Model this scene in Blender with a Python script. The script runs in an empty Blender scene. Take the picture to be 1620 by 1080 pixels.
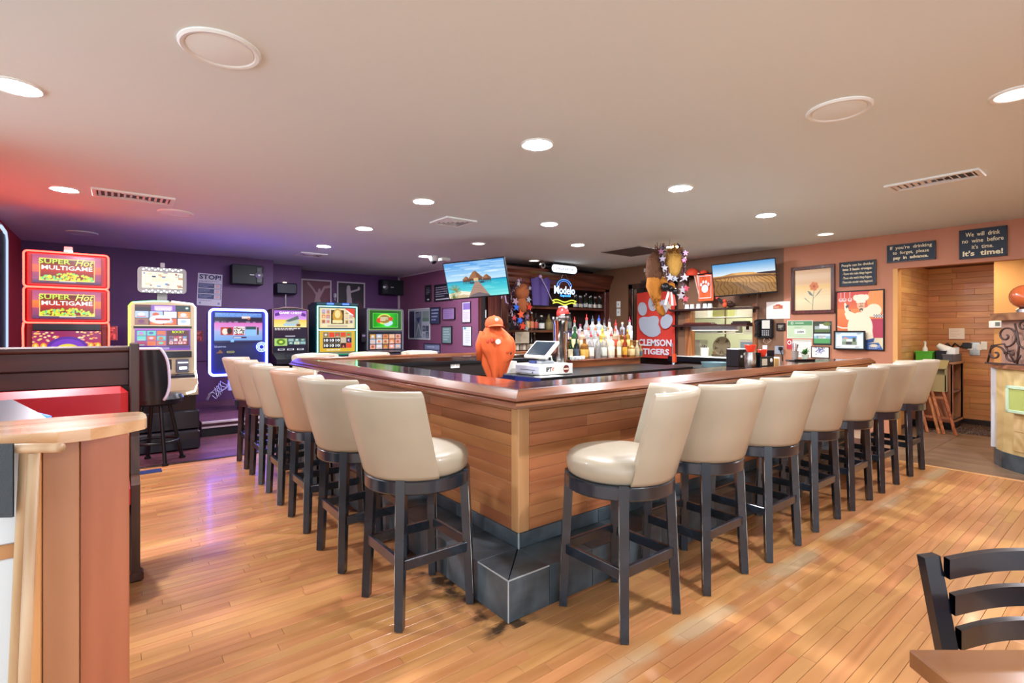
import bpy, math, random
import numpy as np
from mathutils import Vector, Matrix

SC = bpy.context.scene
COL = SC.collection
PI = math.pi
R = math.radians
rng = random.Random(7)

# ------------------------------------------------------------------ camera
HFOV_F = 800.0                                   # focal length in pixels of the 1620 px wide frame
cd = bpy.data.cameras.new('camera')
cam = bpy.data.objects.new('camera', cd)
COL.objects.link(cam)
cd.sensor_width = 36.0
cd.lens = HFOV_F / 1620 * 36.0
cd.shift_y = -16.0 / 1620                        # level camera, frame shifted so that verticals stay vertical
cd.clip_start = 0.05
cam.location = (0, 0, 1.35)
cam.rotation_euler = (R(90), 0, R(52 - 90))
SC.camera = cam

# ------------------------------------------------------------------ light of the place
w = bpy.data.worlds.new('daylight')
SC.world = w
w.use_nodes = True
bgn = w.node_tree.nodes['Background']
bgn.inputs['Color'].default_value = (0.80, 0.90, 1.0, 1)
bgn.inputs['Strength'].default_value = 3.0
SC.view_settings.view_transform = 'Standard'
SC.view_settings.look = 'None'
SC.view_settings.gamma = 1
SC.view_settings.use_curve_mapping = False
SC.view_settings.exposure = 0.2
LAMP = 640.0                                   # radiance of a recessed ceiling lamp
SC.cycles.max_bounces = 8
SC.cycles.diffuse_bounces = 6
SC.cycles.glossy_bounces = 3
SC.cycles.transmission_bounces = 5
SC.cycles.sample_clamp_indirect = 4
SC.cycles.caustics_reflective = False
SC.cycles.caustics_refractive = False

# ------------------------------------------------------------------ helpers
def s2l(c):
    return c / 12.92 if c <= 0.04045 else ((c + 0.055) / 1.055) ** 2.4

def srgb(h):
    if isinstance(h, str):
        h = h.lstrip('#')
        return tuple(int(h[i:i + 2], 16) / 255 for i in (0, 2, 4))
    return tuple(h[:3])

def lin(h):
    return tuple(s2l(c) for c in srgb(h)) + (1.0,)

class NT:
    def __init__(s, name):
        s.m = bpy.data.materials.new(name); s.m.use_nodes = True
        s.t = s.m.node_tree; s.b = s.t.nodes['Principled BSDF']
    def n(s, typ, **kw):
        nd = s.t.nodes.new(typ)
        for k, v in kw.items():
            if k in nd.inputs: nd.inputs[k].default_value = v
            else: setattr(nd, k, v)
        return nd
    def l(s, a, b): s.t.links.new(a, b)
    def math(s, op, a, b=None):
        nd = s.t.nodes.new('ShaderNodeMath'); nd.operation = op
        for i, v in enumerate((a, b)):
            if v is None: continue
            if hasattr(v, 'is_output'): s.l(v, nd.inputs[i])
            else: nd.inputs[i].default_value = v
        return nd.outputs[0]
    def mix(s, f, a, b, blend='MIX'):
        nd = s.t.nodes.new('ShaderNodeMix'); nd.data_type = 'RGBA'; nd.blend_type = blend
        for i, v in ((0, f), (6, a), (7, b)):
            if hasattr(v, 'is_output'): s.l(v, nd.inputs[i])
            else: nd.inputs[i].default_value = v
        return nd.outputs[2]
    def ramp(s, f, stops):
        nd = s.t.nodes.new('ShaderNodeValToRGB'); cr = nd.color_ramp
        while len(cr.elements) < len(stops): cr.elements.new(0.5)
        for e, (p, c) in zip(cr.elements, stops): e.position = p; e.color = c
        s.l(f, nd.inputs[0]); return nd.outputs[0]

MATS = {}
def mat(name, col='#808080', rough=.5, metal=0, emit=None, es=1, noise=None, bump=None, coat=0, trans=0, ior=1.45, rand=0, alpha=1, spec=.5):
    if name in MATS: return MATS[name]
    t = NT(name); b = t.b
    b.inputs['Base Color'].default_value = lin(col)
    b.inputs['Roughness'].default_value = rough
    b.inputs['Metallic'].default_value = metal
    b.inputs['Specular IOR Level'].default_value = spec
    b.inputs['Coat Weight'].default_value = coat
    b.inputs['Coat Roughness'].default_value = .08
    b.inputs['Transmission Weight'].default_value = trans
    b.inputs['IOR'].default_value = ior
    b.inputs['Alpha'].default_value = alpha
    if emit is not None:
        b.inputs['Emission Color'].default_value = lin(emit)
        b.inputs['Emission Strength'].default_value = es
    co = t.n('ShaderNodeTexCoord').outputs['Object']
    c = None
    if noise:
        sc_, amt = noise[0], noise[1]
        nz = t.n('ShaderNodeTexNoise', Scale=sc_, Detail=5.0); t.l(co, nz.inputs['Vector'])
        f = t.ramp(nz.outputs[0], [(.3, (1 - amt,) * 3 + (1,)), (.7, (1 + amt,) * 3 + (1,))])
        c = t.mix(1.0, lin(col), f, 'MULTIPLY')
    if rand:
        oi = t.n('ShaderNodeObjectInfo')
        f = t.math('ADD', t.math('MULTIPLY', oi.outputs['Random'], 2 * rand), 1 - rand)
        c = t.mix(1.0, c if c is not None else lin(col), f, 'MULTIPLY')
    if c is not None: t.l(c, b.inputs['Base Color'])
    if bump:
        nz = t.n('ShaderNodeTexNoise', Scale=bump[0], Detail=4.0); t.l(co, nz.inputs['Vector'])
        bp = t.n('ShaderNodeBump', Strength=bump[1], Distance=.01)
        t.l(nz.outputs[0], bp.inputs['Height']); t.l(bp.outputs[0], b.inputs['Normal'])
    MATS[name] = t.m
    return t.m

def glow(name, col, s):
    return mat(name, '#101010', .4, emit=col, es=s)

def wood(name, c1, c2, axis='X', sc=6.0, rough=.4, coat=0, rand=.12, rings=.35, coord='World', scuff=False, bump=.15):
    """oak-like grain that runs along one axis; planks differ by object and by island"""
    if name in MATS: return MATS[name]
    t = NT(name); b = t.b
    b.inputs['Coat Weight'].default_value = coat; b.inputs['Coat Roughness'].default_value = .1
    pos = t.n('ShaderNodeNewGeometry')
    src = pos.outputs['Position'] if coord == 'World' else t.n('ShaderNodeTexCoord').outputs['Object']
    oi = t.n('ShaderNodeObjectInfo')
    rnd = t.math('FRACT', t.math('ADD', oi.outputs['Random'], pos.outputs['Random Per Island']))
    sv = {'X': (.09, 1, 1), 'Y': (1, .09, 1), 'Z': (1, 1, .09)}[axis]
    mp = t.n('ShaderNodeMapping'); mp.inputs['Scale'].default_value = tuple(v * sc for v in sv)
    t.l(src, mp.inputs['Vector'])
    cmb = t.n('ShaderNodeCombineXYZ')
    for i, k in enumerate((37.0, 53.0, 71.0)): t.l(t.math('MULTIPLY', rnd, k), cmb.inputs[i])
    t.l(cmb.outputs[0], mp.inputs['Location'])
    nz = t.n('ShaderNodeTexNoise', Scale=1.0, Detail=6.0, Roughness=.6, Distortion=.6); t.l(mp.outputs[0], nz.inputs['Vector'])
    n2 = t.n('ShaderNodeTexNoise', Scale=.55, Detail=1.0); t.l(mp.outputs[0], n2.inputs['Vector'])
    ring = t.math('ADD', t.math('MULTIPLY', t.math('SINE', t.math('MULTIPLY', n2.outputs[0], 55.0)), .5), .5)
    fac = t.math('ADD', t.math('MULTIPLY', nz.outputs[0], 1 - rings), t.math('MULTIPLY', ring, rings))
    col = t.ramp(fac, [(.25, lin(c2)), (.72, lin(c1))])
    v = t.math('ADD', t.math('MULTIPLY', rnd, 2 * rand), 1 - rand)
    col = t.mix(1.0, col, v, 'MULTIPLY')
    hs = t.n('ShaderNodeHueSaturation'); t.l(col, hs.inputs['Color'])
    t.l(t.math('ADD', t.math('MULTIPLY', t.math('FRACT', t.math('MULTIPLY', rnd, 7.3)), .016), .492), hs.inputs['Hue'])
    col = hs.outputs[0]
    if scuff:
        sp = t.n('ShaderNodeSeparateXYZ'); t.l(pos.outputs['Position'], sp.inputs[0])
        big = t.n('ShaderNodeTexNoise', Scale=2.2, Detail=6.0); t.l(pos.outputs['Position'], big.inputs['Vector'])
        # pale foot-worn lane in front of the stools, black scuffs at the toe of the ledge
        lane = t.math('SUBTRACT', 1.0, t.math('MULTIPLY', t.math('ABSOLUTE', t.math('SUBTRACT', sp.outputs[1], 1.31)), 13.0))
        f = t.math('MULTIPLY', t.math('MAXIMUM', lane, 0.0), t.math('MAXIMUM', t.math('MULTIPLY', t.math('SUBTRACT', big.outputs[0], .42), 5.0), 0.0))
        f = t.math('MULTIPLY', t.math('MINIMUM', f, .5), t.math('GREATER_THAN', sp.outputs[0], 1.1))
        col = t.mix(f, col, lin('#c9bc9a'))
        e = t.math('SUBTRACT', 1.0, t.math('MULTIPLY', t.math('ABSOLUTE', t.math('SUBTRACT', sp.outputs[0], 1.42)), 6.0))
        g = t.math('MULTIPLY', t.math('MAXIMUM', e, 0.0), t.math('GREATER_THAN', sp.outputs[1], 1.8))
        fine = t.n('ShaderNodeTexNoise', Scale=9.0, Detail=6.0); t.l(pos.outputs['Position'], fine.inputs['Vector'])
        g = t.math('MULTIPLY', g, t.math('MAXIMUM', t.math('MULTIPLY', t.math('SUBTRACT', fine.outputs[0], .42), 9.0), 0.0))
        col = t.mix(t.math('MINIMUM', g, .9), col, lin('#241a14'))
    t.l(col, b.inputs['Base Color'])
    r = t.math('ADD', t.math('MULTIPLY', nz.outputs[0], .2), rough - .1)
    t.l(r, b.inputs['Roughness'])
    bp = t.n('ShaderNodeBump', Strength=bump, Distance=.004); t.l(fac, bp.inputs['Height']); t.l(bp.outputs[0], b.inputs['Normal'])
    MATS[name] = t.m
    return t.m

def attr_mat(name, es=0.0, rough=.5):
    if name in MATS: return MATS[name]
    t = NT(name)
    a = t.n('ShaderNodeAttribute', attribute_name='Col')
    t.b.inputs['Roughness'].default_value = rough
    if es:
        t.b.inputs['Base Color'].default_value = (.01, .01, .01, 1)
        t.l(a.outputs['Color'], t.b.inputs['Emission Color']); t.b.inputs['Emission Strength'].default_value = es
    else:
        t.l(a.outputs['Color'], t.b.inputs['Base Color'])
    MATS[name] = t.m
    return t.m

class MB:
    """collects shapes into ONE mesh"""
    def __init__(s): s.v = []; s.f = []; s.sm = []; s.mi = []
    def add(s, vs, fs, smooth=False, M=None, mi=0):
        o = len(s.v)
        s.v += [tuple(M @ Vector(p)) if M is not None else tuple(p) for p in vs]
        s.f += [tuple(i + o for i in f) for f in fs]; s.sm += [smooth] * len(fs); s.mi += [mi] * len(fs)
        return s
    def box(s, x0, x1, y0, y1, z0, z1, b=0, M=None, mi=0):
        if x0 > x1: x0, x1 = x1, x0
        if y0 > y1: y0, y1 = y1, y0
        if z0 > z1: z0, z1 = z1, z0
        if b <= 0:
            vs = [(x, y, z) for z in (z0, z1) for y in (y0, y1) for x in (x0, x1)]
            return s.add(vs, [(0, 2, 3, 1), (4, 5, 7, 6), (0, 1, 5, 4), (2, 6, 7, 3), (0, 4, 6, 2), (1, 3, 7, 5)], False, M, mi)
        b = min(b, (x1 - x0) * .49, (y1 - y0) * .49, (z1 - z0) * .49)
        vs = []; idx = {}
        lo = (x0, y0, z0); hi = (x1, y1, z1)
        for sx in (0, 1):
            for sy in (0, 1):
                for sz in (0, 1):
                    for ax in range(3):
                        p = [0, 0, 0]
                        for k, sg in enumerate((sx, sy, sz)):
                            e = hi[k] if sg else lo[k]
                            p[k] = e if k == ax else e + (-b if sg else b)
                        idx[(sx, sy, sz, ax)] = len(vs); vs.append(p)
        fs = []
        for ax in range(3):
            o1, o2 = [(1, 2), (2, 0), (0, 1)][ax]
            for sg in (0, 1):
                q = []
                for a_, b_ in ((0, 0), (1, 0), (1, 1), (0, 1)):
                    k = [0, 0, 0]; k[ax] = sg; k[o1] = a_; k[o2] = b_; q.append(idx[(*k, ax)])
                fs.append(tuple(q if sg else q[::-1]))
            for a_ in (0, 1):
                for b_ in (0, 1):
                    k0 = [0, 0, 0]; k1 = [0, 0, 0]; k0[ax] = 0; k1[ax] = 1
                    for k in (k0, k1): k[o1] = a_; k[o2] = b_
                    q = [idx[(*k0, o1)], idx[(*k1, o1)], idx[(*k1, o2)], idx[(*k0, o2)]]
                    fs.append(tuple(q if a_ != b_ else q[::-1]))
        for sx in (0, 1):
            for sy in (0, 1):
                for sz in (0, 1):
                    q = [idx[(sx, sy, sz, 0)], idx[(sx, sy, sz, 1)], idx[(sx, sy, sz, 2)]]
                    fs.append(tuple(q if (sx + sy + sz) % 2 else q[::-1]))
        return s.add(vs, fs, False, M, mi)
    def bar(s, p0, p1, wx, wy, up=(0, 0, 1), taper=1.0, b=0, M=None, mi=0):
        """square bar from p0 to p1"""
        p0 = Vector(p0); p1 = Vector(p1); d = (p1 - p0); L = d.length; d.normalize()
        u = Vector(up); x = d.cross(u)
        if x.length < 1e-4: x = Vector((1, 0, 0))
        x.normalize(); y = x.cross(d)
        vs = []
        for p, k in ((p0, 1), (p1, taper)):
            for a_, b_ in ((-1, -1), (1, -1), (1, 1), (-1, 1)):
                vs.append(p + x * (a_ * wx / 2 * k) + y * (b_ * wy / 2 * k))
        return s.add(vs, [(0, 1, 2, 3)[::-1], (4, 5, 6, 7), (0, 1, 5, 4), (1, 2, 6, 5), (2, 3, 7, 6), (3, 0, 4, 7)], False, M, mi)
    def lathe(s, prof, n=16, M=None, mi=0, sharp=32, a0=0, a1=2 * PI, sq=1.0):
        prof = [p for p in prof]
        segs = [[prof[0]]]
        for i in range(1, len(prof)):
            segs[-1].append(prof[i])
            if i < len(prof) - 1:
                d0 = Vector((prof[i][0] - prof[i - 1][0], prof[i][1] - prof[i - 1][1])); d1 = Vector((prof[i + 1][0] - prof[i][0], prof[i + 1][1] - prof[i][1]))
                if d0.length < 1e-7 or d1.length < 1e-7 or abs(d0.angle(d1)) > R(sharp): segs.append([prof[i]])
        full = abs(a1 - a0 - 2 * PI) < 1e-6
        m = n if full else n + 1
        for sg in segs:
            vs = []; fs = []
            for (r, z) in sg:
                for k in range(m):
                    a = a0 + (a1 - a0) * k / n
                    c, q = math.cos(a), math.sin(a)
                    if sq != 1.0:
                        e = (abs(c) ** sq + abs(q) ** sq) ** (-1 / sq); c *= e; q *= e
                    vs.append((r * c, r * q, z))
            for i in range(len(sg) - 1):
                for k in range(n):
                    k2 = (k + 1) % m if full else k + 1
                    if sg[i][0] < 1e-6: fs.append((i * m + k, (i + 1) * m + k2, (i + 1) * m + k)[::-1] if False else (i * m + k, (i + 1) * m + k2, (i + 1) * m + k))
                    elif sg[i + 1][0] < 1e-6: fs.append((i * m + k, i * m + k2, (i + 1) * m + k))
                    else: fs.append((i * m + k, i * m + k2, (i + 1) * m + k2, (i + 1) * m + k))
            s.add(vs, fs, True, M, mi)
        return s
    def cyl(s, p0, p1, r0, r1=None, n=12, M=None, mi=0):
        r1 = r0 if r1 is None else r1
        p0 = Vector(p0); p1 = Vector(p1); d = p1 - p0
        q = d.to_track_quat('Z', 'Y').to_matrix().to_4x4(); q.translation = p0
        MM = (M @ q) if M is not None else q
        L = d.length
        return s.lathe([(0, 0), (r0, 0), (r1, L), (0, L)], n, MM, mi)
    def tube(s, pts, r, n=8, closed=False, M=None, mi=0):
        pts = [Vector(p) for p in pts]; m = len(pts); vs = []; fs = []
        prev = None
        for i, p in enumerate(pts):
            a = pts[(i - 1) % m] if (closed or i > 0) else p
            c = pts[(i + 1) % m] if (closed or i < m - 1) else p
            d = (c - a)
            d = d.normalized() if d.length > 1e-9 else Vector((0, 0, 1))
            if prev is None:
                u = Vector((0, 0, 1)) if abs(d.z) < .9 else Vector((1, 0, 0))
                x = d.cross(u).normalized()
            else:
                x = (prev - d * prev.dot(d))
                x = x.normalized() if x.length > 1e-6 else d.cross(Vector((0, 0, 1))).normalized()
            prev = x; y = d.cross(x)
            rr = r[i] if isinstance(r, (list, tuple)) else r
            for k in range(n):
                t = 2 * PI * k / n; vs.append(p + x * (math.cos(t) * rr) + y * (math.sin(t) * rr))
        for i in range(m if closed else m - 1):
            j = (i + 1) % m
            for k in range(n): fs.append((i * n + k, i * n + (k + 1) % n, j * n + (k + 1) % n, j * n + k))
        if not closed: fs += [tuple(range(n))[::-1], tuple(range((m - 1) * n, m * n))]
        return s.add(vs, fs, True, M, mi)
    def ball(s, c, r, n=12, m=8, M=None, mi=0):
        rx, ry, rz = r if isinstance(r, (tuple, list)) else (r, r, r)
        vs = [(c[0], c[1], c[2] - rz)]; fs = []
        for i in range(1, m):
            t = -PI / 2 + PI * i / m
            for k in range(n):
                a = 2 * PI * k / n; vs.append((c[0] + rx * math.cos(t) * math.cos(a), c[1] + ry * math.cos(t) * math.sin(a), c[2] + rz * math.sin(t)))
        vs.append((c[0], c[1], c[2] + rz)); top = len(vs) - 1
        for k in range(n):
            k2 = (k + 1) % n
            fs.append((0, 1 + k2, 1 + k)); fs.append((top, 1 + (m - 2) * n + k, 1 + (m - 2) * n + k2))
            for i in range(m - 2): fs.append((1 + i * n + k, 1 + i * n + k2, 1 + (i + 1) * n + k2, 1 + (i + 1) * n + k))
        return s.add(vs, fs, True, M, mi)
    def prism(s, poly, a, b, axis='Z', M=None, mi=0):
        """polygon (counter-clockwise) swept from a to b along an axis; for axis Y the polygon is (x,z)"""
        n = len(poly)
        f = {'Z': lambda p, t: (p[0], p[1], t), 'Y': lambda p, t: (p[0], t, p[1]), 'X': lambda p, t: (t, p[0], p[1])}[axis]
        vs = [f(p, a) for p in poly] + [f(p, b) for p in poly]
        fs = [tuple(range(n))[::-1], tuple(range(n, 2 * n))] + [(i, (i + 1) % n, n + (i + 1) % n, n + i) for i in range(n)]
        return s.add(vs, fs, False, M, mi)
    def grid(s, fn, nu, nv, M=None, mi=0, smooth=True, closed_u=False):
        vs = [fn(i / nu, j / nv) for j in range(nv + 1) for i in range(nu + 1)]
        fs = [(j * (nu + 1) + i, j * (nu + 1) + i + 1, (j + 1) * (nu + 1) + i + 1, (j + 1) * (nu + 1) + i) for j in range(nv) for i in range(nu)]
        return s.add(vs, fs, smooth, M, mi)
    def mesh(s, name, mats):
        me = bpy.data.meshes.new(name)
        me.from_pydata(s.v, [], s.f)
        for m in (mats if isinstance(mats, (list, tuple)) else [mats]): me.materials.append(m)
        me.polygons.foreach_set('use_smooth', s.sm); me.polygons.foreach_set('material_index', s.mi)
        me.update(); return me
    def build(s, name, mats, parent=None, loc=(0, 0, 0), rot=(0, 0, 0), fix=True):
        me = s.mesh(name, mats)
        if fix:
            import bmesh
            bm = bmesh.new(); bm.from_mesh(me); bmesh.ops.recalc_face_normals(bm, faces=bm.faces[:]); bm.to_mesh(me); bm.free()
        return link(name, me, parent, loc, rot)

def link(name, me, parent=None, loc=(0, 0, 0), rot=(0, 0, 0)):
    o = bpy.data.objects.new(name, me); COL.objects.link(o)
    if parent is not None: o.parent = parent
    o.location = loc; o.rotation_euler = rot
    return o

def thing(name, label, cat, loc=(0, 0, 0), rz=0, group=None, rot=None):
    o = bpy.data.objects.new(name, None); COL.objects.link(o)
    o.empty_display_size = .1
    o.location = loc; o.rotation_euler = rot if rot else (0, 0, rz)
    o['label'] = label; o['category'] = cat
    if group: o['group'] = group
    return o

def tag(o, label, cat, group=None):
    o['label'] = label; o['category'] = cat
    if group: o['group'] = group
    return o

def struct(name, mb, m, parent=None):
    o = mb.build(name, m, parent)
    if parent is None: o['kind'] = 'structure'
    return o

def copy_tree(o, parent=None, label=None, loc=None, rz=None):
    c = o.copy(); COL.objects.link(c)
    if parent is not None: c.parent = parent
    if label: c['label'] = label
    if loc is not None: c.location = loc
    if rz is not None: c.rotation_euler = (0, 0, rz)
    for ch in [x for x in KIDS.get(o.name, [])]: copy_tree(ch, c)
    return c
KIDS = {}
def remember(o):
    """note the children of a finished thing so that copies can be made in a loop"""
    ch = [x for x in COL.objects if x.parent == o]
    KIDS[o.name] = ch
    for x in ch: remember(x)

def text(name, body, m, parent, at, fit, depth=.003, bold=0.0, shear=0.0, align='CENTER', space=1.0, rot=(0, 0, 0)):
    """lettering that stands upright in its parent's frame and faces local -y; fit = (width, height)"""
    cu = bpy.data.curves.new(name, 'FONT'); cu.body = body; cu.size = 1; cu.extrude = .02; cu.offset = bold; cu.shear = shear
    cu.resolution_u = 2; cu.align_x = align; cu.space_line = space
    ob = bpy.data.objects.new(name, cu); COL.objects.link(ob)
    dg = bpy.context.evaluated_depsgraph_get(); dg.update()
    me = bpy.data.meshes.new_from_object(ob.evaluated_get(dg))
    bpy.data.objects.remove(ob); bpy.data.curves.remove(cu)
    n = len(me.vertices); co = np.empty(n * 3, np.float32); me.vertices.foreach_get('co', co); co = co.reshape(-1, 3)
    lo = co.min(0); hi = co.max(0); c = (lo + hi) / 2; sz = np.maximum(hi - lo, 1e-6)
    sx = fit[0] / sz[0] if fit[0] else fit[1] / sz[1]; sy = fit[1] / sz[1] if fit[1] else sx
    out = np.stack([(co[:, 0] - c[0]) * sx, -(co[:, 2] - lo[2]) / sz[2] * depth, (co[:, 1] - c[1]) * sy], 1)
    me.vertices.foreach_set('co', out.astype(np.float32).ravel()); me.update()
    me.materials.clear(); me.materials.append(m)
    return link(name, me, parent, at, rot)

class Cv:
    """a small raster that becomes the printed or shown picture on a panel"""
    def __init__(s, w, h, bg='#000000'):
        s.w, s.h = w * 2, h * 2
        s.a = np.empty((s.h, s.w, 3)); s.a[:] = srgb(bg)
        s.X, s.Y = np.meshgrid((np.arange(s.w) + .5) / s.w, (np.arange(s.h) + .5) / s.h)
    def put(s, m, c, al=1.0): s.a[m] = s.a[m] * (1 - al) + np.array(srgb(c)) * al; return s
    def rect(s, x0, y0, x1, y1, c, al=1.0): return s.put((s.X >= x0) & (s.X < x1) & (s.Y >= y0) & (s.Y < y1), c, al)
    def ell(s, cx, cy, rx, ry, c, al=1.0): return s.put(((s.X - cx) / rx) ** 2 + ((s.Y - cy) / ry) ** 2 < 1, c, al)
    def poly(s, pts, c, al=1.0):
        m = np.zeros(s.X.shape, bool); n = len(pts)
        for i in range(n):
            (x0, y0), (x1, y1) = pts[i], pts[(i + 1) % n]
            if y0 == y1: continue
            cr = ((y0 > s.Y) != (y1 > s.Y)) & (s.X < (x1 - x0) * (s.Y - y0) / (y1 - y0) + x0); m ^= cr
        return s.put(m, c, al)
    def line(s, pts, wd, c, al=1.0):
        asp = s.w / s.h
        for (x0, y0), (x1, y1) in zip(pts, pts[1:]):
            dx, dy = (x1 - x0) * asp, y1 - y0; L2 = dx * dx + dy * dy + 1e-12
            t = np.clip((((s.X - x0) * asp) * dx + (s.Y - y0) * dy) / L2, 0, 1)
            d = np.hypot((s.X - x0) * asp - t * dx, s.Y - y0 - t * dy); s.put(d < wd / 2, c, al)
        return s
    def frame(s, x0, y0, x1, y1, wd, c):
        a = s.h / s.w
        return s.rect(x0, y0, x1, y0 + wd, c).rect(x0, y1 - wd, x1, y1, c).rect(x0, y0, x0 + wd * a, y1, c).rect(x1 - wd * a, y0, x1, y1, c)
    def grad(s, y0, y1, c0, c1, x0=0, x1=1):
        m = (s.Y >= y0) & (s.Y < y1) & (s.X >= x0) & (s.X < x1); t = ((s.Y[m] - y0) / (y1 - y0))[:, None]
        s.a[m] = np.array(srgb(c0)) * (1 - t) + np.array(srgb(c1)) * t; return s
    def hgrad(s, x0, x1, c0, c1, y0=0, y1=1):
        m = (s.Y >= y0) & (s.Y < y1) & (s.X >= x0) & (s.X < x1); t = ((s.X[m] - x0) / (x1 - x0))[:, None]
        s.a[m] = np.array(srgb(c0)) * (1 - t) + np.array(srgb(c1)) * t; return s
    def blobs(s, x0, y0, x1, y1, cols, n, r, seed=0, asp=1.0):
        g = random.Random(seed)
        for _ in range(n): s.ell(g.uniform(x0, x1), g.uniform(y0, y1), r * g.uniform(.5, 1.2), r * g.uniform(.5, 1.2) * s.w / s.h * asp, g.choice(cols))
        return s
    def tiles(s, x0, y0, x1, y1, nx, ny, cols, gap=.12, seed=0):
        g = random.Random(seed); dx, dy = (x1 - x0) / nx, (y1 - y0) / ny
        for i in range(nx):
            for j in range(ny):
                c = g.choice(cols); xa, ya = x0 + i * dx + gap * dx / 2, y0 + j * dy + gap * dy / 2
                s.rect(xa, ya, xa + dx * (1 - gap), ya + dy * (1 - gap), c)
                s.ell(xa + dx * .42, ya + dy * .42, dx * .24, dy * .24, g.choice(cols)); s.rect(xa + dx * .1, ya + dy * .68, xa + dx * .75, ya + dy * .8, g.choice(cols))
        return s
    def lines(s, x0, y0, x1, y1, n, c, seed=0, thick=.45, al=1.0):
        g = random.Random(seed); dy = (y1 - y0) / n
        for i in range(n):
            x = x0; e = x0 + (x1 - x0) * (g.uniform(.75, 1) if i < n - 1 else .6)
            while x < e:
                k = g.uniform(.03, .1) * (x1 - x0) * 1.4; s.rect(x, y0 + i * dy, min(x + k, e), y0 + (i + thick) * dy, c, al); x += k + .016 * (x1 - x0) * 1.4
        return s
    def out(s):
        a = s.a.reshape(s.h // 2, 2, s.w // 2, 2, 3).mean((1, 3)); return np.clip(a, 0, 1)

def picture(name, cv, wd, ht, parent, at=(0, 0, 0), es=0.0, rough=.45, rot=(0, 0, 0)):
    """the picture as a flat printed (or lit) sheet of fine cells, facing local -y"""
    a = cv.out(); h, w_ = a.shape[:2]
    xs = (np.arange(w_) / (w_ - 1) - .5) * wd; zs = (.5 - np.arange(h) / (h - 1)) * ht
    X, Z = np.meshgrid(xs, zs); co = np.stack([X, np.zeros_like(X), Z], -1).reshape(-1, 3)
    i = np.arange(h * w_).reshape(h, w_)
    q = np.stack([i[1:, :-1], i[1:, 1:], i[:-1, 1:], i[:-1, :-1]], -1).reshape(-1, 4)
    me = bpy.data.meshes.new(name)
    me.vertices.add(len(co)); me.vertices.foreach_set('co', co.astype(np.float32).ravel())
    me.loops.add(q.size); me.loops.foreach_set('vertex_index', q.astype(np.int32).ravel())
    me.polygons.add(len(q)); me.polygons.foreach_set('loop_start', np.arange(0, q.size, 4, dtype=np.int32))
    me.update(calc_edges=True)
    at_ = me.color_attributes.new('Col', 'FLOAT_COLOR', 'POINT')
    l = np.where(a <= .04045, a / 12.92, ((a + .055) / 1.055) ** 2.4).reshape(-1, 3)
    at_.data.foreach_set('color', np.concatenate([l, np.ones((len(l), 1))], 1).astype(np.float32).ravel())
    me.materials.append(attr_mat('screen_%.2f' % es if es else 'print_%.2f' % rough, es, rough if not es else .15))
    return link(name, me, parent, at, rot)

FX = -PI / 2          # turn of a thing that hangs on a wall facing -x

# ------------------------------------------------------------------ materials of the setting
M_ceil = mat('ceiling_paint', '#e3efee', .85, bump=(60, .02))
M_orange = mat('terracotta_paint', '#b97b5c', .6, noise=(1.5, .06), bump=(40, .04))
M_tan = mat('brown_paint', '#7d5a42', .6, noise=(1.5, .06), bump=(40, .04))
M_gold = mat('golden_paint', '#dba35f', .6, noise=(1.5, .04))
M_plum = mat('plum_paint', '#5c3468', .5, noise=(1.2, .08), bump=(40, .04))
M_plum_l = mat('mauve_paint', '#83506f', .5, noise=(1.2, .08), bump=(40, .04))
M_red = mat('red_paint', '#bb2f38', .5, bump=(40, .04))
M_trimdark = wood('dark_trim_wood', '#4a2a1c', '#24120c', 'Z', 9, .35, .2)
M_slot = mat('floor_gap', '#4a2f1c', .8)
M_oak = wood('floor_oak', '#cf9660', '#ad7442', 'X', 9, .32, .12, .10, .14, scuff=True, bump=.12)
M_white = mat('white_enamel', '#eaf0ec', .45)
M_black = mat('black_plastic', '#0d0e12', .35)
M_metal = mat('brushed_steel', '#b9b7b2', .25, 1)
M_chrome = mat('chrome', '#d8d8d8', .08, 1)

# ------------------------------------------------------------------ floor
floor = struct('floor', MB().box(-4, 6.43, -4, 9.8, -.06, -.004), M_slot)
PW = .0572
planks = []
pg = random.Random(3)
def view_area(x0, x1, y):
    """rough size of a plank in the frame, 0 when it is outside"""
    p = []
    for x in (x0, (x0 + x1) / 2, x1):
        d = x * .6157 + y * .788
        if d < .35: continue
        u = 810 + 800 * (x * .788 - y * .6157) / d; v = 524 + 800 * 1.35 / d
        if -60 < u < 1680 and v < 1140: p.append(d)
    if not p: return 0
    d = sum(p) / len(p); return (x1 - x0) * PW / d ** 3 * len(p)
row = 0
y = -1.6
while y < 6.15:
    x = -2.6 - pg.uniform(0, .9)
    while x < 6.43:
        L = pg.choice((.35, .5, .65, .8, .95, 1.15, 1.4)); x1 = min(x + L, 6.43) if 6.43 - x - L > .2 else 6.43
        under_bar = x > 1.62 and x1 < 6.2 and y > 2.05 and y < 5.3
        if x1 - x > .12 and not under_bar:
            planks.append((view_area(x, x1, y + PW / 2) * (.25 if (x > 1.35 and y > 1.8) else 1), x, x1, y))
        x = x1
    y += PW; row += 1
planks.sort(reverse=True)
def plank_mb(mb, x0, x1, y, z=0.0):
    b = .0010; g = .0007
    xa, xb, ya, yb = x0 + g, x1 - g, y + g, y + PW - g
    vs = [(xa, ya, -.02), (xb, ya, -.02), (xb, yb, -.02), (xa, yb, -.02), (xa, ya, z - b), (xb, ya, z - b), (xb, yb, z - b), (xa, yb, z - b),
          (xa + b, ya + b, z), (xb - b, ya + b, z), (xb - b, yb - b, z), (xa + b, yb - b, z)]
    mb.add(vs, [(0, 1, 5, 4), (1, 2, 6, 5), (2, 3, 7, 6), (3, 0, 4, 7), (4, 5, 9, 8), (5, 6, 10, 9), (6, 7, 11, 10), (7, 4, 8, 11), (8, 9, 10, 11)])
PM = {}
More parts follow.
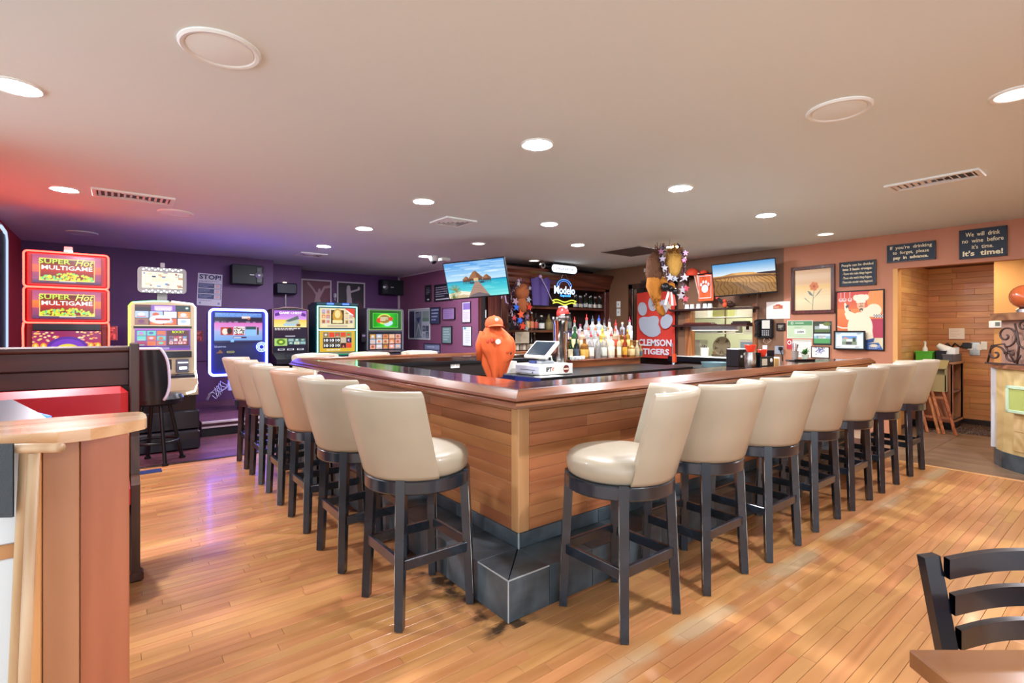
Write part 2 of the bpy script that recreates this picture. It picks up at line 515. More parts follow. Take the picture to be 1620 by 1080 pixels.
for a, x0, x1, yy in planks[:298]:
    k = round(x1 - x0, 3)
    if k not in PM:
        mb = MB(); plank_mb(mb, 0, k, 0); PM[k] = mb.mesh('plank', M_oak)
    link('plank', PM[k], floor, (x0, yy, -pg.uniform(0, .0009)))
mb = MB()
for a, x0, x1, yy in planks[298:]: plank_mb(mb, x0, x1, yy, -pg.uniform(0, .0009))
o = mb.build('plank', M_oak, floor, fix=False); o['kind'] = 'stuff'
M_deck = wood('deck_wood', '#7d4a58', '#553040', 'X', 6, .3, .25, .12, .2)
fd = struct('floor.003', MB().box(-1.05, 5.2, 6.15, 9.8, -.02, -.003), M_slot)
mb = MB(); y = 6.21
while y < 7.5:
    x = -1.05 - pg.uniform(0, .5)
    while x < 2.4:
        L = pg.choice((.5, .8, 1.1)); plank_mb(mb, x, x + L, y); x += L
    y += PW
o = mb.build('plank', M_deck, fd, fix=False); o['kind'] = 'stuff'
o = struct('trim_1', MB().box(-1.05, 1.40, 6.15, 6.21, -.01, .008, .003), M_trimdark)

# tiled entry floor beyond the oak
M_tile = wood('entry_tile', '#8d7258', '#6f5946', 'Y', 5, .35, 0, .07, .1, bump=.1)
fl2 = struct('floor.001', MB().box(6.43, 10.5, -4, 7.5, -.06, -.006), mat('entry_grout', '#a08b74', .8))
struct('trim_2', MB().box(6.415, 6.455, -3, 2.2, -.01, .004, .002), wood('oak_strip', '#e0b07a', '#c08d58', 'Y', 9, .35))
tm = {}
for i in range(12):
    for j in range(-3, 2):
        x0 = 6.458 + i * .205; y0 = .4 + j * 1.2 if i >= 0 else 0
        y1 = min(y0 + 1.2, 2.2)
        if x0 > 8.75: continue
        k = round(y1 - y0, 3)
        if k not in tm: tm[k] = MB().box(0, .200, .0025, k - .0025, -.02, 0, .0015).mesh('tile', M_tile)
        link('tile', tm[k], fl2, (x0, y0, 0))
M_peb = mat('river_pebble', '#5c4234', .3, rand=.3, noise=(3, .5))
mb = MB(); g = random.Random(5)
for i in range(34):
    for j in range(44):
        x = 8.80 + i * .031 + g.uniform(-.008, .008); y = .95 + j * .029 + g.uniform(-.008, .008)
        mb.ball((x, y, 0), (g.uniform(.011, .018), g.uniform(.010, .015), .009), 6, 4, Matrix.Translation((0, 0, -.002)))
o = mb.build('pebble_paving', M_peb, fl2, fix=False); o['kind'] = 'stuff'

# ------------------------------------------------------------------ ceiling and walls
CH = 2.62
struct('ceiling', MB().box(-2.4, 10, -1.9, 11.2, CH, CH + .08), M_ceil)
# service wall (x = 8): doorway y 5.44-6.38, kitchen pass-through y 3.97-5.14
mb = MB()
mb.box(8, 8.12, 6.38, 7.5, 0, CH); mb.box(8, 8.12, 5.44, 6.38, 2.2, CH); mb.box(8, 8.12, 5.14, 5.44, 0, CH)
mb.box(8, 8.12, 3.97, 5.14, 0, .90); mb.box(8, 8.12, 3.97, 5.14, 1.76, CH); mb.box(8, 8.12, 3.52, 3.97, 0, CH)
struct('wall_service', mb, M_tan)
mb = MB()
mb.box(8, 8.12, 2.14, 3.52, 0, CH); mb.box(8, 8.12, -3, 2.14, 2.165, CH)
struct('wall_right', mb, M_orange)
struct('trim_3', MB().box(7.985, 8.13, 2.09, 2.142, 0, 2.165), M_gold)
struct('wall_back', MB().box(2.6, 10, -2.0, -1.88, 0, CH), M_orange)
struct('wall_entry', MB().box(8.9, 9.0, -3, 1.31, 0, CH), M_gold)
struct('ceiling.001', MB().box(8.12, 9.95, -3, 2.3, 2.30, 2.36), mat('niche_soffit', '#5a3520', .7))
# niche clad in oak boards
M_niche = wood('niche_oak', '#d69a60', '#ad6f3c', 'Y', 7, .38, .15, .14, .12)
M_niche_x = wood('niche_oak_side', '#dda868', '#b87c42', 'X', 7, .38, .15, .10, .12)
wb = struct('wall_niche', MB().box(9.82, 9.92, .9, 2.3, 0, 2.35).box(8.12, 9.92, 2.20, 2.30, 0, 2.35), M_slot)
g = random.Random(11); bm = {}
def board(axis, L, hgt):
    k = (axis, round(L, 3))
    if k not in bm:
        bm[k] = (MB().box(-.02, 0, .0008, L - .0008, .0008, hgt - .0008, .002) if axis == 'Y' else MB().box(.0008, L - .0008, -.02, 0, .0008, hgt - .0008, .002)).mesh('plank', M_niche if axis == 'Y' else M_niche_x)
    return bm[k]
BH = .083
for r_ in range(27):
    z = .06 + r_ * BH
    y = .95 - g.choice((0, .15, .3, .45))
    while y < 2.19:
        L = g.choice((.5, .7, .9)); y1 = y + L if 2.195 - y - L > .12 else 2.195
        if y1 - y > .06: link('plank', board('Y', y1 - y, BH), wb, (9.82 - g.uniform(0, .002), y, z))
        y = y1
    x = 8.13
    while x < 9.80:
        L = g.choice((.55, .8, 1.1)); x1 = x + L if 9.80 - x - L > .12 else 9.80
        if x1 - x > .06: link('plank', board('X', x1 - x, BH), wb, (x, 2.20 - g.uniform(0, .002), z))
        x = x1
struct('baseboard_niche', MB().box(9.78, 9.82, .9, 2.2, 0, .075, .004), mat('pebble_base', '#2a1d18', .4, noise=(40, .8)))
# machine wall in three steps, raised deck in front of it
struct('wall_far', MB().box(-1.15, 2.12, 9.75, 9.9, 0, CH).box(2.12, 2.2, 9.75, 10.35, 0, CH).box(2.2, 2.74, 10.25, 10.4, 0, CH).box(2.74, 2.82, 10.25, 11.1, 0, CH).box(2.82, 5.3, 10.95, 11.1, 0, CH), M_plum)
struct('wall_left', MB().box(-1.15, -1.05, 4.6, 9.75, 0, CH), M_red)
struct('wall_plum', MB().box(5.2, 5.32, 7.66, 10.95, 0, CH), M_plum_l)
struct('trim_4', MB().box(5.17, 5.2, 7.66, 10.95, CH - .03, CH, .004).box(5.16, 5.2, 10.9, 10.95, 1.3, CH - .03, .004), mat('mauve_trim', '#c9b4c4', .5))
struct('wall_back_bar', MB().box(5.2, 8.12, 7.44, 7.56, 0, CH), mat('dark_recess', '#1c1215', .7))
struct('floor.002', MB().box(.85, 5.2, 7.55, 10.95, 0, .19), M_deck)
struct('baseboard_deck', MB().box(.85, 5.2, 7.53, 7.55, 0, .10), mat('black_skirting', '#120d12', .5))
for i, (za, zb) in enumerate(((.105, .125), (.165, .192))):
    struct('trim_%d' % (5 + i), MB().box(.85, 5.2, 7.51 - .01 * i, 7.55, za, zb, .003), mat('pale_nosing', '#b9a3ad', .45))
struct('trim_7', MB().box(-1.05, 2.12, 9.73, 9.75, .86, .90, .004), M_plum)
# doorway behind the red banner: casing, dark hall
mb = MB()
for y0, y1 in ((6.36, 6.46), (5.36, 5.46)): mb.box(7.965, 8.02, y0, y1, 0, 2.27, .006)
mb.box(7.965, 8.02, 5.36, 6.46, 2.18, 2.28, .006)
struct('trim_8', mb, M_trimdark)
mb = MB().box(8.40, 8.44, 5.40, 6.6, 0, 2.4).box(8.12, 8.40, 5.40, 5.44, 0, 2.4).box(8.12, 8.40, 6.42, 6.5, 0, 2.4).box(8.12, 8.44, 5.40, 6.6, 2.3, 2.4)
struct('wall_hall', mb, mat('hall_paint', '#3a2b26', .7))
# kitchen behind the pass-through
mb = MB().box(10.4, 10.5, 3.3, 7.3, 0, 2.5).box(8.12, 10.5, 7.2, 7.3, 0, 2.5).box(8.12, 10.5, 3.3, 3.4, 0, 2.5)
struct('wall_kitchen', mb, mat('kitchen_green', '#d3d6ba', .6))
struct('ceiling.002', MB().box(8.12, 10.5, 3.3, 7.3, 2.45, 2.5), M_white)
mb = MB()
mb.box(7.975, 8.13, 5.10, 5.20, .86, 1.8, .004).box(7.975, 8.13, 3.92, 3.99, .86, 1.8, .004)
struct('window_1', mb, wood('passthrough_casing', '#a8693c', '#7c4526', 'Z', 8, .4))

# ------------------------------------------------------------------ the bar counter
M_bartop = wood('bar_top_varnish', '#3b2219', '#1e100c', 'X', 5, .13, .6, .06, .3)
M_rail = wood('bar_rail', '#855234', '#5f3820', 'X', 8, .22, .5, .05, .35)
M_rail_y = wood('bar_rail_side', '#7f4c30', '#5a3320', 'Y', 8, .22, .5, .05, .35)
M_front_x = wood('bar_front_oak', '#bd8054', '#965c38', 'X', 8, .38, .15, .17, .16)
M_front_y = wood('bar_front_oak_side', '#bd8054', '#965c38', 'Y', 8, .38, .15, .17, .16)
M_post = wood('bar_corner_post', '#d3a272', '#b37f52', 'Z', 8, .38, .15, .05, .15)
M_slate = mat('slate_tile', '#4c565c', .30, noise=(5, .62), rand=.2, bump=(9, .5))
M_grout = mat('slate_grout', '#5d6468', .8)
M_beige = mat('beige_panel', '#9c9078', .55)
bar = thing('bar_counter', 'long L-shaped oak bar counter with dark varnished top and slate step', 'bar counter', (0, 0, 0))
PX0, PY0, XE, YE = 1.678, 2.091, 6.30, 5.50            # panel faces and far ends
mb = MB()
mb.box(PX0 + .02, XE, PY0 + .02, PY0 + .30, .0, .995).box(PX0 + .02, PX0 + .30, PY0 + .3, YE - .02, 0, .995).box(PX0 + .3, 5.18, YE - .26, YE - .02, 0, .995)
mb.box(1.443, XE, 1.87, PY0 + .03, 0, .178).box(1.443, PX0 + .03, PY0, YE, 0, .178)
mb.build('carcass', mat('bar_carcass', '#20150f', .8), bar)
# varnished top
mb = MB()
mb.box(1.53, XE + .03, 1.91, 2.36, .995, 1.043, .004).box(1.53, 1.98, 2.36, 5.24, .995, 1.043, .004).box(1.53, 5.195, 5.24, 5.66, .995, 1.043, .004)
mb.build('bar_top', M_bartop, bar)
# moulded arm rail: a profile swept along the three outer edges
prof = [(.115, 1.02), (.115, 1.055), (.095, 1.067), (.07, 1.066), (.02, 1.034), (.012, 1.022), (.020, 1.016), (.004, 1.012), (-.004, 1.002), (.000, .990), (.014, .984), (.115, .984)]
OX, OY, OZ = 1.455, 1.834, 5.74
def swept(path_fn, a, b):
    m_ = MB(); n = len(prof); vs = [path_fn(q, a(q)) for q in prof] + [path_fn(q, b(q)) for q in prof]
    for i in range(n): m_.add([vs[i], vs[(i + 1) % n], vs[n + (i + 1) % n], vs[n + i]], [(0, 1, 2, 3)])
    m_.add(vs[:n], [tuple(range(n))]); m_.add(vs[n:], [tuple(range(n))]); return m_
swept(lambda q, t: (t, OY + q[0], q[1]), lambda q: OX + q[0], lambda q: XE + .04).build('arm_rail', M_rail, bar)
swept(lambda q, t: (OX + q[0], t, q[1]), lambda q: OY + q[0], lambda q: OZ - q[0]).build('arm_rail', M_rail_y, bar)
swept(lambda q, t: (t, OZ - q[0], q[1]), lambda q: OX + q[0], lambda q: 5.195).build('arm_rail', M_rail, bar)
# oak boards of the front
g = random.Random(21); bmesh_ = {}
def front_board(ax, L, h):
    k = (ax, round(L, 3))
    if k not in bmesh_:
        bmesh_[k] = (MB().box(.0006, L - .0006, 0, .02, .0006, h - .0006, .0018) if ax == 'X' else MB().box(0, .02, .0006, L - .0006, .0006, h - .0006, .0018)).mesh('plank', M_front_x if ax == 'X' else M_front_y)
    return bmesh_[k]
rows = 11; z0, z1 = .280, .986; hh = (z1 - z0) / rows
for r_ in range(rows):
    x = PX0 + .072
    while x < XE - .02:
        L = g.choice((.30, .45, .6, .75, .9)); e = min(x + L, XE)
        if e - x > .05: link('plank', front_board('X', e - x, hh), bar, (x, PY0 - g.uniform(0, .0015), z0 + r_ * hh))
        x += L
    y = PY0 + .06
    while y < YE - .02:
        L = g.choice((.30, .45, .6, .75, .9)); e = min(y + L, YE)
        if e - y > .05: link('plank', front_board('Y', e - y, hh), bar, (PX0 - g.uniform(0, .0015), y, z0 + r_ * hh))
        y += L
MB().box(PX0 - .004, PX0 + .070, PY0 - .005, PY0 + .015, z0, z1, .003).build('corner_post', M_post, bar)
MB().box(PX0 - .005, PX0 + .015, PY0 + .002, PY0 + .058, z0, z1, .003).build('corner_post', M_post, bar)
MB().box(XE - .01, XE + .012, PY0, PY0 + .30, 0, .99, .003).build('end_panel', M_post, bar)
# slate: foot step (riser and tread) and the course above it
MB().box(1.436, XE, 1.863, PY0 + .02, 0, .183).box(1.436, PX0 + .02, 1.863, YE, 0, .183).box(PX0 + .004, XE, PY0 + .004, PY0 + .02, .18, .278).box(PX0 + .004, PX0 + .02, PY0 + .004, YE, .18, .278).build('grout', M_grout, bar)
SX, SY, SZ = 1.423, 1.850, .1975
tc = {}
def slate(key, fn):
    if key not in tc: m_ = MB(); fn(m_); tc[key] = m_.mesh('slate_tile', M_slate)
    return tc[key]
T = .305
xs = [SX, 1.683] + [1.683 + T * i for i in range(1, 17)]
ys = [SY, 2.103] + [2.103 + T * i for i in range(1, 13)]
for a, b in zip(xs, xs[1:]):
    b = min(b, XE)
    if b - a < .03: continue
    L = round(b - a, 4)
    link('slate_tile', slate(('rx', L), lambda m_: m_.box(.002, L - .002, 0, .013, .001, SZ - .003, .0015)), bar, (a, SY, 0))
    if a > SX + .1:
        link('slate_tile', slate(('tx', L), lambda m_: m_.box(.002, L - .002, .002, PY0 - SY, -.013, 0, .0015)), bar, (a, SY, SZ))
        link('slate_tile', slate(('cx', L), lambda m_: m_.box(.002, L - .002, 0, .010, .002, .079, .0015)), bar, (a, PY0 - .004, SZ))
for a, b in zip(ys, ys[1:]):
    b = min(b, YE)
    if b - a < .03: continue
    L = round(b - a, 4)
    link('slate_tile', slate(('ry', L), lambda m_: m_.box(0, .013, .002, L - .002, .001, SZ - .003, .0015)), bar, (SX, a, 0))
    if a > SY + .1:
        link('slate_tile', slate(('ty', L), lambda m_: m_.box(.002, PX0 - SX, .002, L - .002, -.013, 0, .0015)), bar, (SX, a, SZ))
        link('slate_tile', slate(('cy', L), lambda m_: m_.box(0, .010, .002, L - .002, .002, .079, .0015)), bar, (PX0 - .004, a, SZ))
# the mitred pair of tread tiles at the corner, with the pale worn edges the photo shows
q0, q1 = (SX + .002, SY + .002), (1.681, 2.101)
MB().prism([(q0[0] + .004, q0[1]), (q1[0], q0[1]), (q1[0], q1[1] - .004)], SZ - .013, SZ).build('slate_tile', M_slate, bar)
MB().prism([(q0[0], q0[1] + .004), (q1[0] - .004, q1[1]), (q0[0], q1[1])], SZ - .013, SZ).build('slate_tile', M_slate, bar)
for b_ in ((SX - .001, SX + .004, SY - .001, SY + .004, .002, SZ), (SX - .001, SX + .004, SY + .004, 2.10, SZ - .004, SZ + .001), (SX + .004, 1.68, SY - .001, SY + .004, SZ - .004, SZ + .001)): MB().box(*b_).build('worn_edge', mat('worn_tile_edge', '#aab0b2', .5), bar)
MB().box(PX0 - .005, PX0 + .002, PY0 - .005, PY0 + .002, SZ, z0).build('worn_edge', MATS['worn_tile_edge'], bar)
# inner face of the far leg: beige sheet with a socket
MB().box(2.0, 5.18, 5.245, 5.26, 0, .985).build('inner_panel', M_beige, bar)
MB().box(1.98, 5.19, 5.225, 5.262, .955, .995, .003).build('inner_edge', M_black, bar)
x_, y_, z_, w_, h_ = (3.221, 5.24, 0.949, 0.125, 0.084)
ou = MB().box(x_ - w_ / 2, x_ + w_ / 2, 5.236, 5.246, z_ - h_ / 2, z_ + h_ / 2, .003).build('wall_socket', M_white, bar)
MB().box(x_ - .055, x_ - .012, 5.233, 5.238, z_ - .02, z_ + .02, .002).box(x_ + .012, x_ + .055, 5.233, 5.238, z_ - .02, z_ + .02, .002).build('socket_face', mat('socket_grey', '#cfcabd', .4), ou)
# purse hooks under the rail
for x in (1.912, 2.558, 3.2, 4.1, 5.0):
    MB().tube([(x - .016, 2.02, .99), (x - .014, 2.015, .972), (x, 2.01, .960), (x + .014, 2.015, .972), (x + .016, 2.02, .99)], .0028, 6).build('purse_hook', M_chrome, bar)

# ------------------------------------------------------------------ bar stools
M_vinyl = mat('cream_vinyl', '#a89c87', .38, noise=(4, .05), bump=(6, .06), coat=.15)
M_vinyl_t = mat('tan_vinyl', '#a5846a', .38, noise=(4, .05), bump=(6, .06), coat=.15)
M_stool = mat('worn_black_lacquer', '#1b242e', .24, noise=(7, .5), coat=.6)
M_stool.node_tree.nodes['Principled BSDF'].inputs['Coat Roughness'].default_value = .22
M_worn = mat('worn_edge_white', '#a9a8a0', .6)
SEATZ = .668
def seat_mesh(m):
    mb = MB()
    mb.lathe([(0, SEATZ), (.232, SEATZ), (.246, .680), (.252, .705), (.253, .735), (.244, .757), (.225, .770), (.18, .781), (.10, .788), (0, .790)], 40, sharp=70)
    return mb.mesh('seat', m)
def back_mesh(m):
    """shell that wraps the rear half of the seat (open towards +x), leaning back and flaring"""
    H0, H1 = SEATZ + .002, 1.092
    A = R(77); nu, mb = 28, MB()
    def P(u, r, z):
        a = PI + (u - .5) * 2 * A
        t = (z - H0) / (H1 - H0)
        lean = .105 * t
        fl = 1 + .06 * t
        return (r * fl * math.cos(a) - lean, r * fl * math.sin(a), z)
    ro, ri = .262, .205
    sec = [(ri + .006, H0), (ri, H0 + .02), (ri, .80), (ri, .95), (ri, H1 - .03), (ri + .008, H1 - .010), (ri + .028, H1), (ro - .02, H1 - .001), (ro - .004, H1 - .010), (ro, H1 - .03), (ro, .95), (ro, .80), (ro, H0 + .02), (ro - .006, H0)]
    n = len(sec)
    vs = []
    for i in range(nu + 1):
        u = i / nu
        dip = .012 * abs(u - .5) * 2
        for r, z in sec:
            zz = z - dip * max(0, (z - .9) / .19)
            vs.append(P(u, r, zz))
    fs = [(i * n + k, i * n + (k + 1) % n, (i + 1) * n + (k + 1) % n, (i + 1) * n + k) for i in range(nu) for k in range(n)]
    mb.add(vs, fs, True)
    for e in (0, nu):
        base = vs[e * n:(e + 1) * n]
        c = Vector((sum(p[0] for p in base) / n, sum(p[1] for p in base) / n, sum(p[2] for p in base) / n))
        mb.add(base, [tuple(range(n))], False)
    return mb.mesh('backrest', m)
def leg_mb():
    mb = MB(); s_ = .022
    vs = []
    for r0, z, k in ((.270, 0, .86), (.239, .668, 1.0)):
        for a, b in ((-1, -1), (1, -1), (1, 1), (-1, 1)): vs.append((r0 + a * s_ * k, b * s_ * k, z))
    mb.add(vs, [(3, 2, 1, 0), (4, 5, 6, 7), (0, 1, 5, 4), (1, 2, 6, 5), (2, 3, 7, 6), (3, 0, 4, 7)])
    return mb
def worn_mb():
    """pale rubbed arrises of a leg"""
    mb = MB(); g = random.Random(4)
    pa = [(.270 + .022 * .88 - .031 * q, -.0195 * (1 + .1 * q), .668 * q) for q in [k / 24 for k in range(2, 22)]]
    mb.tube(pa, [g.uniform(.0005, .0024) for _ in pa], 4)
    return mb
SM = dict(seat=seat_mesh(M_vinyl), back=back_mesh(M_vinyl), seat_t=seat_mesh(M_vinyl_t), back_t=back_mesh(M_vinyl_t), leg=leg_mb().mesh('leg', M_stool), worn=worn_mb().mesh('worn_edge', M_worn),
          ring=MB().lathe([(.20, .606), (.256, .606), (.261, .612), (.261, .664), (.256, .668), (.20, .668), (.20, .606)], 40).mesh('seat_ring', M_stool),
          foot=MB().cyl((0, 0, -.0), (0, 0, .006), .012, n=8).mesh('foot_glide', M_metal))
q = .270 * .7071 - .006
SM['rail'] = MB().box(-q + .012, q - .012, -.011, .011, .262, .310, .003).mesh('foot_rail', M_stool)
for k in ('seat', 'back', 'seat_t', 'back_t'):
    m_ = SM[k]
def stool(label, loc, rz, swivel=0, tan=False):
    t = thing('bar_stool', label, 'bar stool', loc, rz, 'cream vinyl bar stools around the bar')
    sfx = '_t' if tan else ''
    link('seat', SM['seat' + sfx], t, (0, 0, 0), (0, 0, swivel)); link('backrest', SM['back' + sfx], t, (0, 0, 0), (0, 0, swivel))
    link('seat_ring', SM['ring'], t)
    for k in range(4):
        l = link('leg', SM['leg'], t, (0, 0, .004), (0, 0, PI / 4 + k * PI / 2))
        link('worn_edge', SM['worn'], l); link('foot_glide', SM['foot'], l, (.270, 0, -.004))
        a = k * PI / 2
        link('foot_rail', SM['rail'], t, (q * math.cos(a + PI / 2), q * math.sin(a + PI / 2), .012 if k % 2 else 0), (0, 0, a))
    return t
ORD = ['first', 'second', 'third', 'fourth', 'fifth', 'sixth', 'seventh']
for i, (y, sw) in enumerate(((2.30, 8), (3.004, 6), (3.704, -2), (4.397, 3), (5.064, -4), (5.70, -16))):
    x = (1.195, 1.185, 1.195, 1.195, 1.195, 1.195)[i]
    lab = ('cream bar stool with seat in view, at the slate corner, slot machine side' if i == 0 else
           'tan brown bar stool, darker than the cream ones around the bar' if i == 2 else
           'cream bar stool, %s from the slate corner, on the slot machine side' % ORD[i])
    stool(lab, (x, y, 0), 0, R(sw), i == 2)
for i, (x, sw) in enumerate(((1.925, 39), (2.572, 4), (3.20, 2), (3.8985, -14), (4.555, -8), (5.227, -4), (6.01, -12))):
    lab = ('cream bar stool turned sideways, at the slate corner, on the dining side' if i == 0 else
           'cream bar stool, %s from the slate corner, on the dining side' % ORD[i])
    t = stool(lab, (x, 1.62 + (0, 0, -.02, 0, 0, 0, 0)[i], 0), PI / 2, R(sw))
for i, (xl, xr) in enumerate(((468, 527), (557, 608), (638, 684))):
    x = (1.837, 2.496, 3.195)[i]
    stool('cream bar stool across the bar in front of the %s' % ('chest themed slot machine', 'tall green lit slot machine', 'green screen slot machine')[i], (x, 5.93, 0), -PI / 2, 0)

# ------------------------------------------------------------------ ceiling fittings
M_lens = glow('lamp_lens', '#f6f7ff', LAMP)
M_lens_d = glow('lamp_lens_dim', '#fff6ea', 3.0)
LR = dict(trim=MB().lathe([(.112, 0), (.112, -.004), (.104, -.010), (.090, -.008), (.086, .0)], 28).mesh('trim_ring', M_white),
          lens=MB().lathe([(.0, -.0145), (.04, -.0135), (.07, -.0115), (.084, -.009), (.087, 0)], 28, sharp=80).mesh('lens', M_lens),
          dim=MB().lathe([(.0, -.006), (.086, -.005), (.087, 0)], 28).mesh('lens', M_lens_d))
def lamp(label, x, y, dim=False):
    t = thing('recessed_ceiling_light', label, 'ceiling light', (x, y, CH), 0, 'recessed ceiling lights')
    link('trim_ring', LR['trim'], t); link('lens', LR['dim' if dim else 'lens'], t)
for lab, x, y, d in (
    ('lit recessed ceiling light cut by the frame above the booth side', -.413, 3.645, 0), ('lit recessed ceiling light beside the long slotted vent above the booth', -.369, 6.019, 0),
    ('lit recessed ceiling light above the bar corner, largest one mid ceiling', 2.248, 2.599, 0), ('lit recessed ceiling light beside the square ceiling vent over the bar', 2.356, 4.418, 0),
    ('lit recessed ceiling light second from the bar corner light toward the slots', 2.401, 6.034, 0), ('lit recessed ceiling light above the chest themed slot machine', 2.424, 7.656, 0),
    ('lit recessed ceiling light above the back counter between the two televisions', 4.027, 4.438, 0), ('small lit recessed ceiling light above the neon beer sign', 5.325, 5.25, 0),
    ('lit recessed ceiling light above the front bar stools, beyond the corner light', 3.928, 2.611, 0), ('lit recessed ceiling light directly above the hanging straw haired plush', 6.572, 4.487, 0),
    ('lit recessed ceiling light in front of the desert television', 5.586, 2.643, 0), ('dim recessed ceiling light close to the flower picture wall', 7.285, 2.681, 1),
    ('dim recessed ceiling light cut by the frame above the table corner', 3.788, .47, 1), ('lit recessed ceiling light beside the white dome camera', 4.096, 7.635, 0),
    ('dim recessed ceiling light above the beach hut television', 4.118, 6.058, 1), ('dim recessed ceiling light above the back bar cornice', 5.898, 6.904, 1)):
    lamp(lab, x, y, d)
lamp('added unseen ceiling light beyond the frame, in line with the bar corner light', 2.25, .50)  # added lamp out of view, evens the light on the front floor
lamp('added unseen ceiling light beyond the frame, above the walnut table side', 5.60, .45)  # second added lamp out of view, also brightens the front floor
M_grille = mat('speaker_grille', '#eefafa', .7)
SPK = dict(rim=MB().lathe([(.165, 0), (.165, -.006), (.155, -.014), (.142, -.012), (.134, -.004)], 32).mesh('rim', M_white),
           gr=MB().lathe([(0, -.016), (.06, -.015), (.134, -.008), (.134, 0)], 32).mesh('grille', M_grille))
for lab, x, y in (('large round white ceiling speaker above the empty floor beside the booth', .367, 2.597), ('round white ceiling speaker near the right ceiling vent', 3.256, 1.129),
                  ('round white ceiling speaker next to the long slotted vent', .495, 6.471), ('small looking round ceiling speaker above the red rimmed slot machine', -.353, 8.54)):
    t = thing('ceiling_speaker', lab, 'speaker', (x, y, CH), 0, 'round ceiling speakers'); link('rim', SPK['rim'], t); link('grille', SPK['gr'], t)
def register(label, x, y, lx, ly, kind):
    t = thing('ceiling_vent', label, 'vent', (x, y, CH), 0, 'ceiling air vents')
    f = .035
    MB().box(-lx / 2, lx / 2, -ly / 2, -ly / 2 + f, -.018, 0, .003).box(-lx / 2, lx / 2, ly / 2 - f, ly / 2, -.018, 0, .003).box(-lx / 2, -lx / 2 + f, -ly / 2 + f, ly / 2 - f, -.018, 0, .003).box(lx / 2 - f, lx / 2, -ly / 2 + f, ly / 2 - f, -.018, 0, .003).build('frame', M_white, t)
    MB().box(-lx / 2 + f, lx / 2 - f, -ly / 2 + f, ly / 2 - f, -.002, 0).build('backing', mat('vent_dark', '#4a4d52', .7), t)
    M_v = mat('vent_white', '#f2f2f0', .45)
    ax = 0 if lx >= ly else 1
    if kind == 'slots':
        L = max(lx, ly) - 2 * f; W = min(lx, ly) - 2 * f; n = 12
        for i in range(n):
            p = -L / 2 + (i + .5) * L / n; tl = .012 * (1 if i < n / 2 else -1)
            h = W / 2 * (.35 + .65 * abs(i - n / 2 + .5) / (n / 2))
            a, b = ((p, -h, -.004), (p, h, -.006)) if ax == 0 else ((-h, p, -.006), (h, p, -.006))
            MB().bar(a, b, .004, .026, up=(1, 0, .8 * (1 if tl > 0 else -1)) if ax == 0 else (0, 1, .8 * (1 if tl > 0 else -1))).build('slat', M_v, t)
        for s_ in (-1, 1):
            for k in range(2):
                p = s_ * (W / 2 - .012 - k * .022)
                a, b = ((-L / 2 * (.55 - .2 * k), p, -.006), (L / 2 * (.55 - .2 * k), p, -.006)) if ax == 0 else ((p, -L / 2 * (.55 - .2 * k), -.006), (p, L / 2 * (.55 - .2 * k), -.006))
                MB().bar(a, b, .003, .016).build('slat', M_v, t)
    else:
        for k in range(4):
            h = (lx / 2 - f) * (1 - .24 * k) - .012
            for s_ in range(4):
                c, q_ = (math.cos(s_ * PI / 2), math.sin(s_ * PI / 2))
                MB().bar((c * h - q_ * h, q_ * h + c * h, -.006), (c * h + q_ * h, q_ * h - c * h, -.006), .004, .03, up=(c, q_, 1.2)).build('slat', M_v, t)
register('long slotted white ceiling vent above the booth and slot machines', .13, 5.93, .62, .32, 'slots')
register('square white ceiling vent beside a lit lamp over the bar', 3.06, 5.02, .40, .40, 'sq')
register('square white ceiling vent near the slot machine wall', 2.52, 8.62, .42, .42, 'sq')
register('slotted white ceiling vent in front of the dark drinking signs', 5.40, 1.17, .27, .62, 'slots')
t = thing('ceiling_hatch', 'dark brown square ceiling hatch beside the hanging straw haired plush', 'hatch', (6.45, 5.1, CH))
MB().box(-.36, .36, -.36, .36, -.012, 0, .003).build('hatch_panel', mat('hatch_brown', '#4d443e', .6), t)
MB().box(-.38, .38, -.38, -.36, -.015, 0).box(-.38, .38, .36, .38, -.015, 0).box(-.38, -.36, -.36, .36, -.015, 0).box(.36, .38, -.36, .36, -.015, 0).build('rim', mat('hatch_rim', '#8d857c', .5), t)
x, y = 4.214, 7.543
t = thing('security_camera', 'small white dome security camera on the ceiling by the beach television', 'camera', (x, y, CH))
MB().lathe([(.075, 0), (.075, -.03), (.068, -.06), (.05, -.085)], 20).build('housing', M_white, t); MB().ball((0, 0, -.085), (.05, .05, .05), 16, 10).build('dome', M_black, t)
x, y = 4.469, 7.623
t = thing('smoke_alarm', 'white square ceiling box behind the beach hut television corner', 'alarm', (x, y, CH))
MB().box(-.09, .09, -.07, .07, -.05, 0, .012).build('housing', M_white, t); MB().cyl((0, 0, -.05), (0, 0, -.058), .03).build('grille', M_metal, t)

# ------------------------------------------------------------------ televisions
def tv(label, loc, yaw, tilt, roll, wd, ht, cv):
    t = thing('television', label, 'television', loc, 0, None, None)
    t.rotation_mode = 'QUATERNION'
    t.rotation_quaternion = (Matrix.Rotation(yaw, 3, 'Z') @ Matrix.Rotation(tilt, 3, 'X') @ Matrix.Rotation(roll, 3, 'Y')).to_quaternion()
    MB().box(-wd / 2, wd / 2, 0, .045, -ht / 2, ht / 2, .006).box(-wd * .3, wd * .3, .045, .075, -ht * .35, ht * .2, .01).build('housing', M_black, t)
    f = .012
    MB().box(-wd / 2, wd / 2, -.006, 0, ht / 2 - f, ht / 2).box(-wd / 2, wd / 2, -.006, 0, -ht / 2, -ht / 2 + f * 1.6).box(-wd / 2, -wd / 2 + f, -.006, 0, -ht / 2, ht / 2).box(wd / 2 - f, wd / 2, -.006, 0, -ht / 2, ht / 2).build('bezel', M_black, t)
    picture('screen', cv, wd - 2 * f, ht - 2.6 * f, t, (0, -.003, .3 * f), es=1.0)
    return t
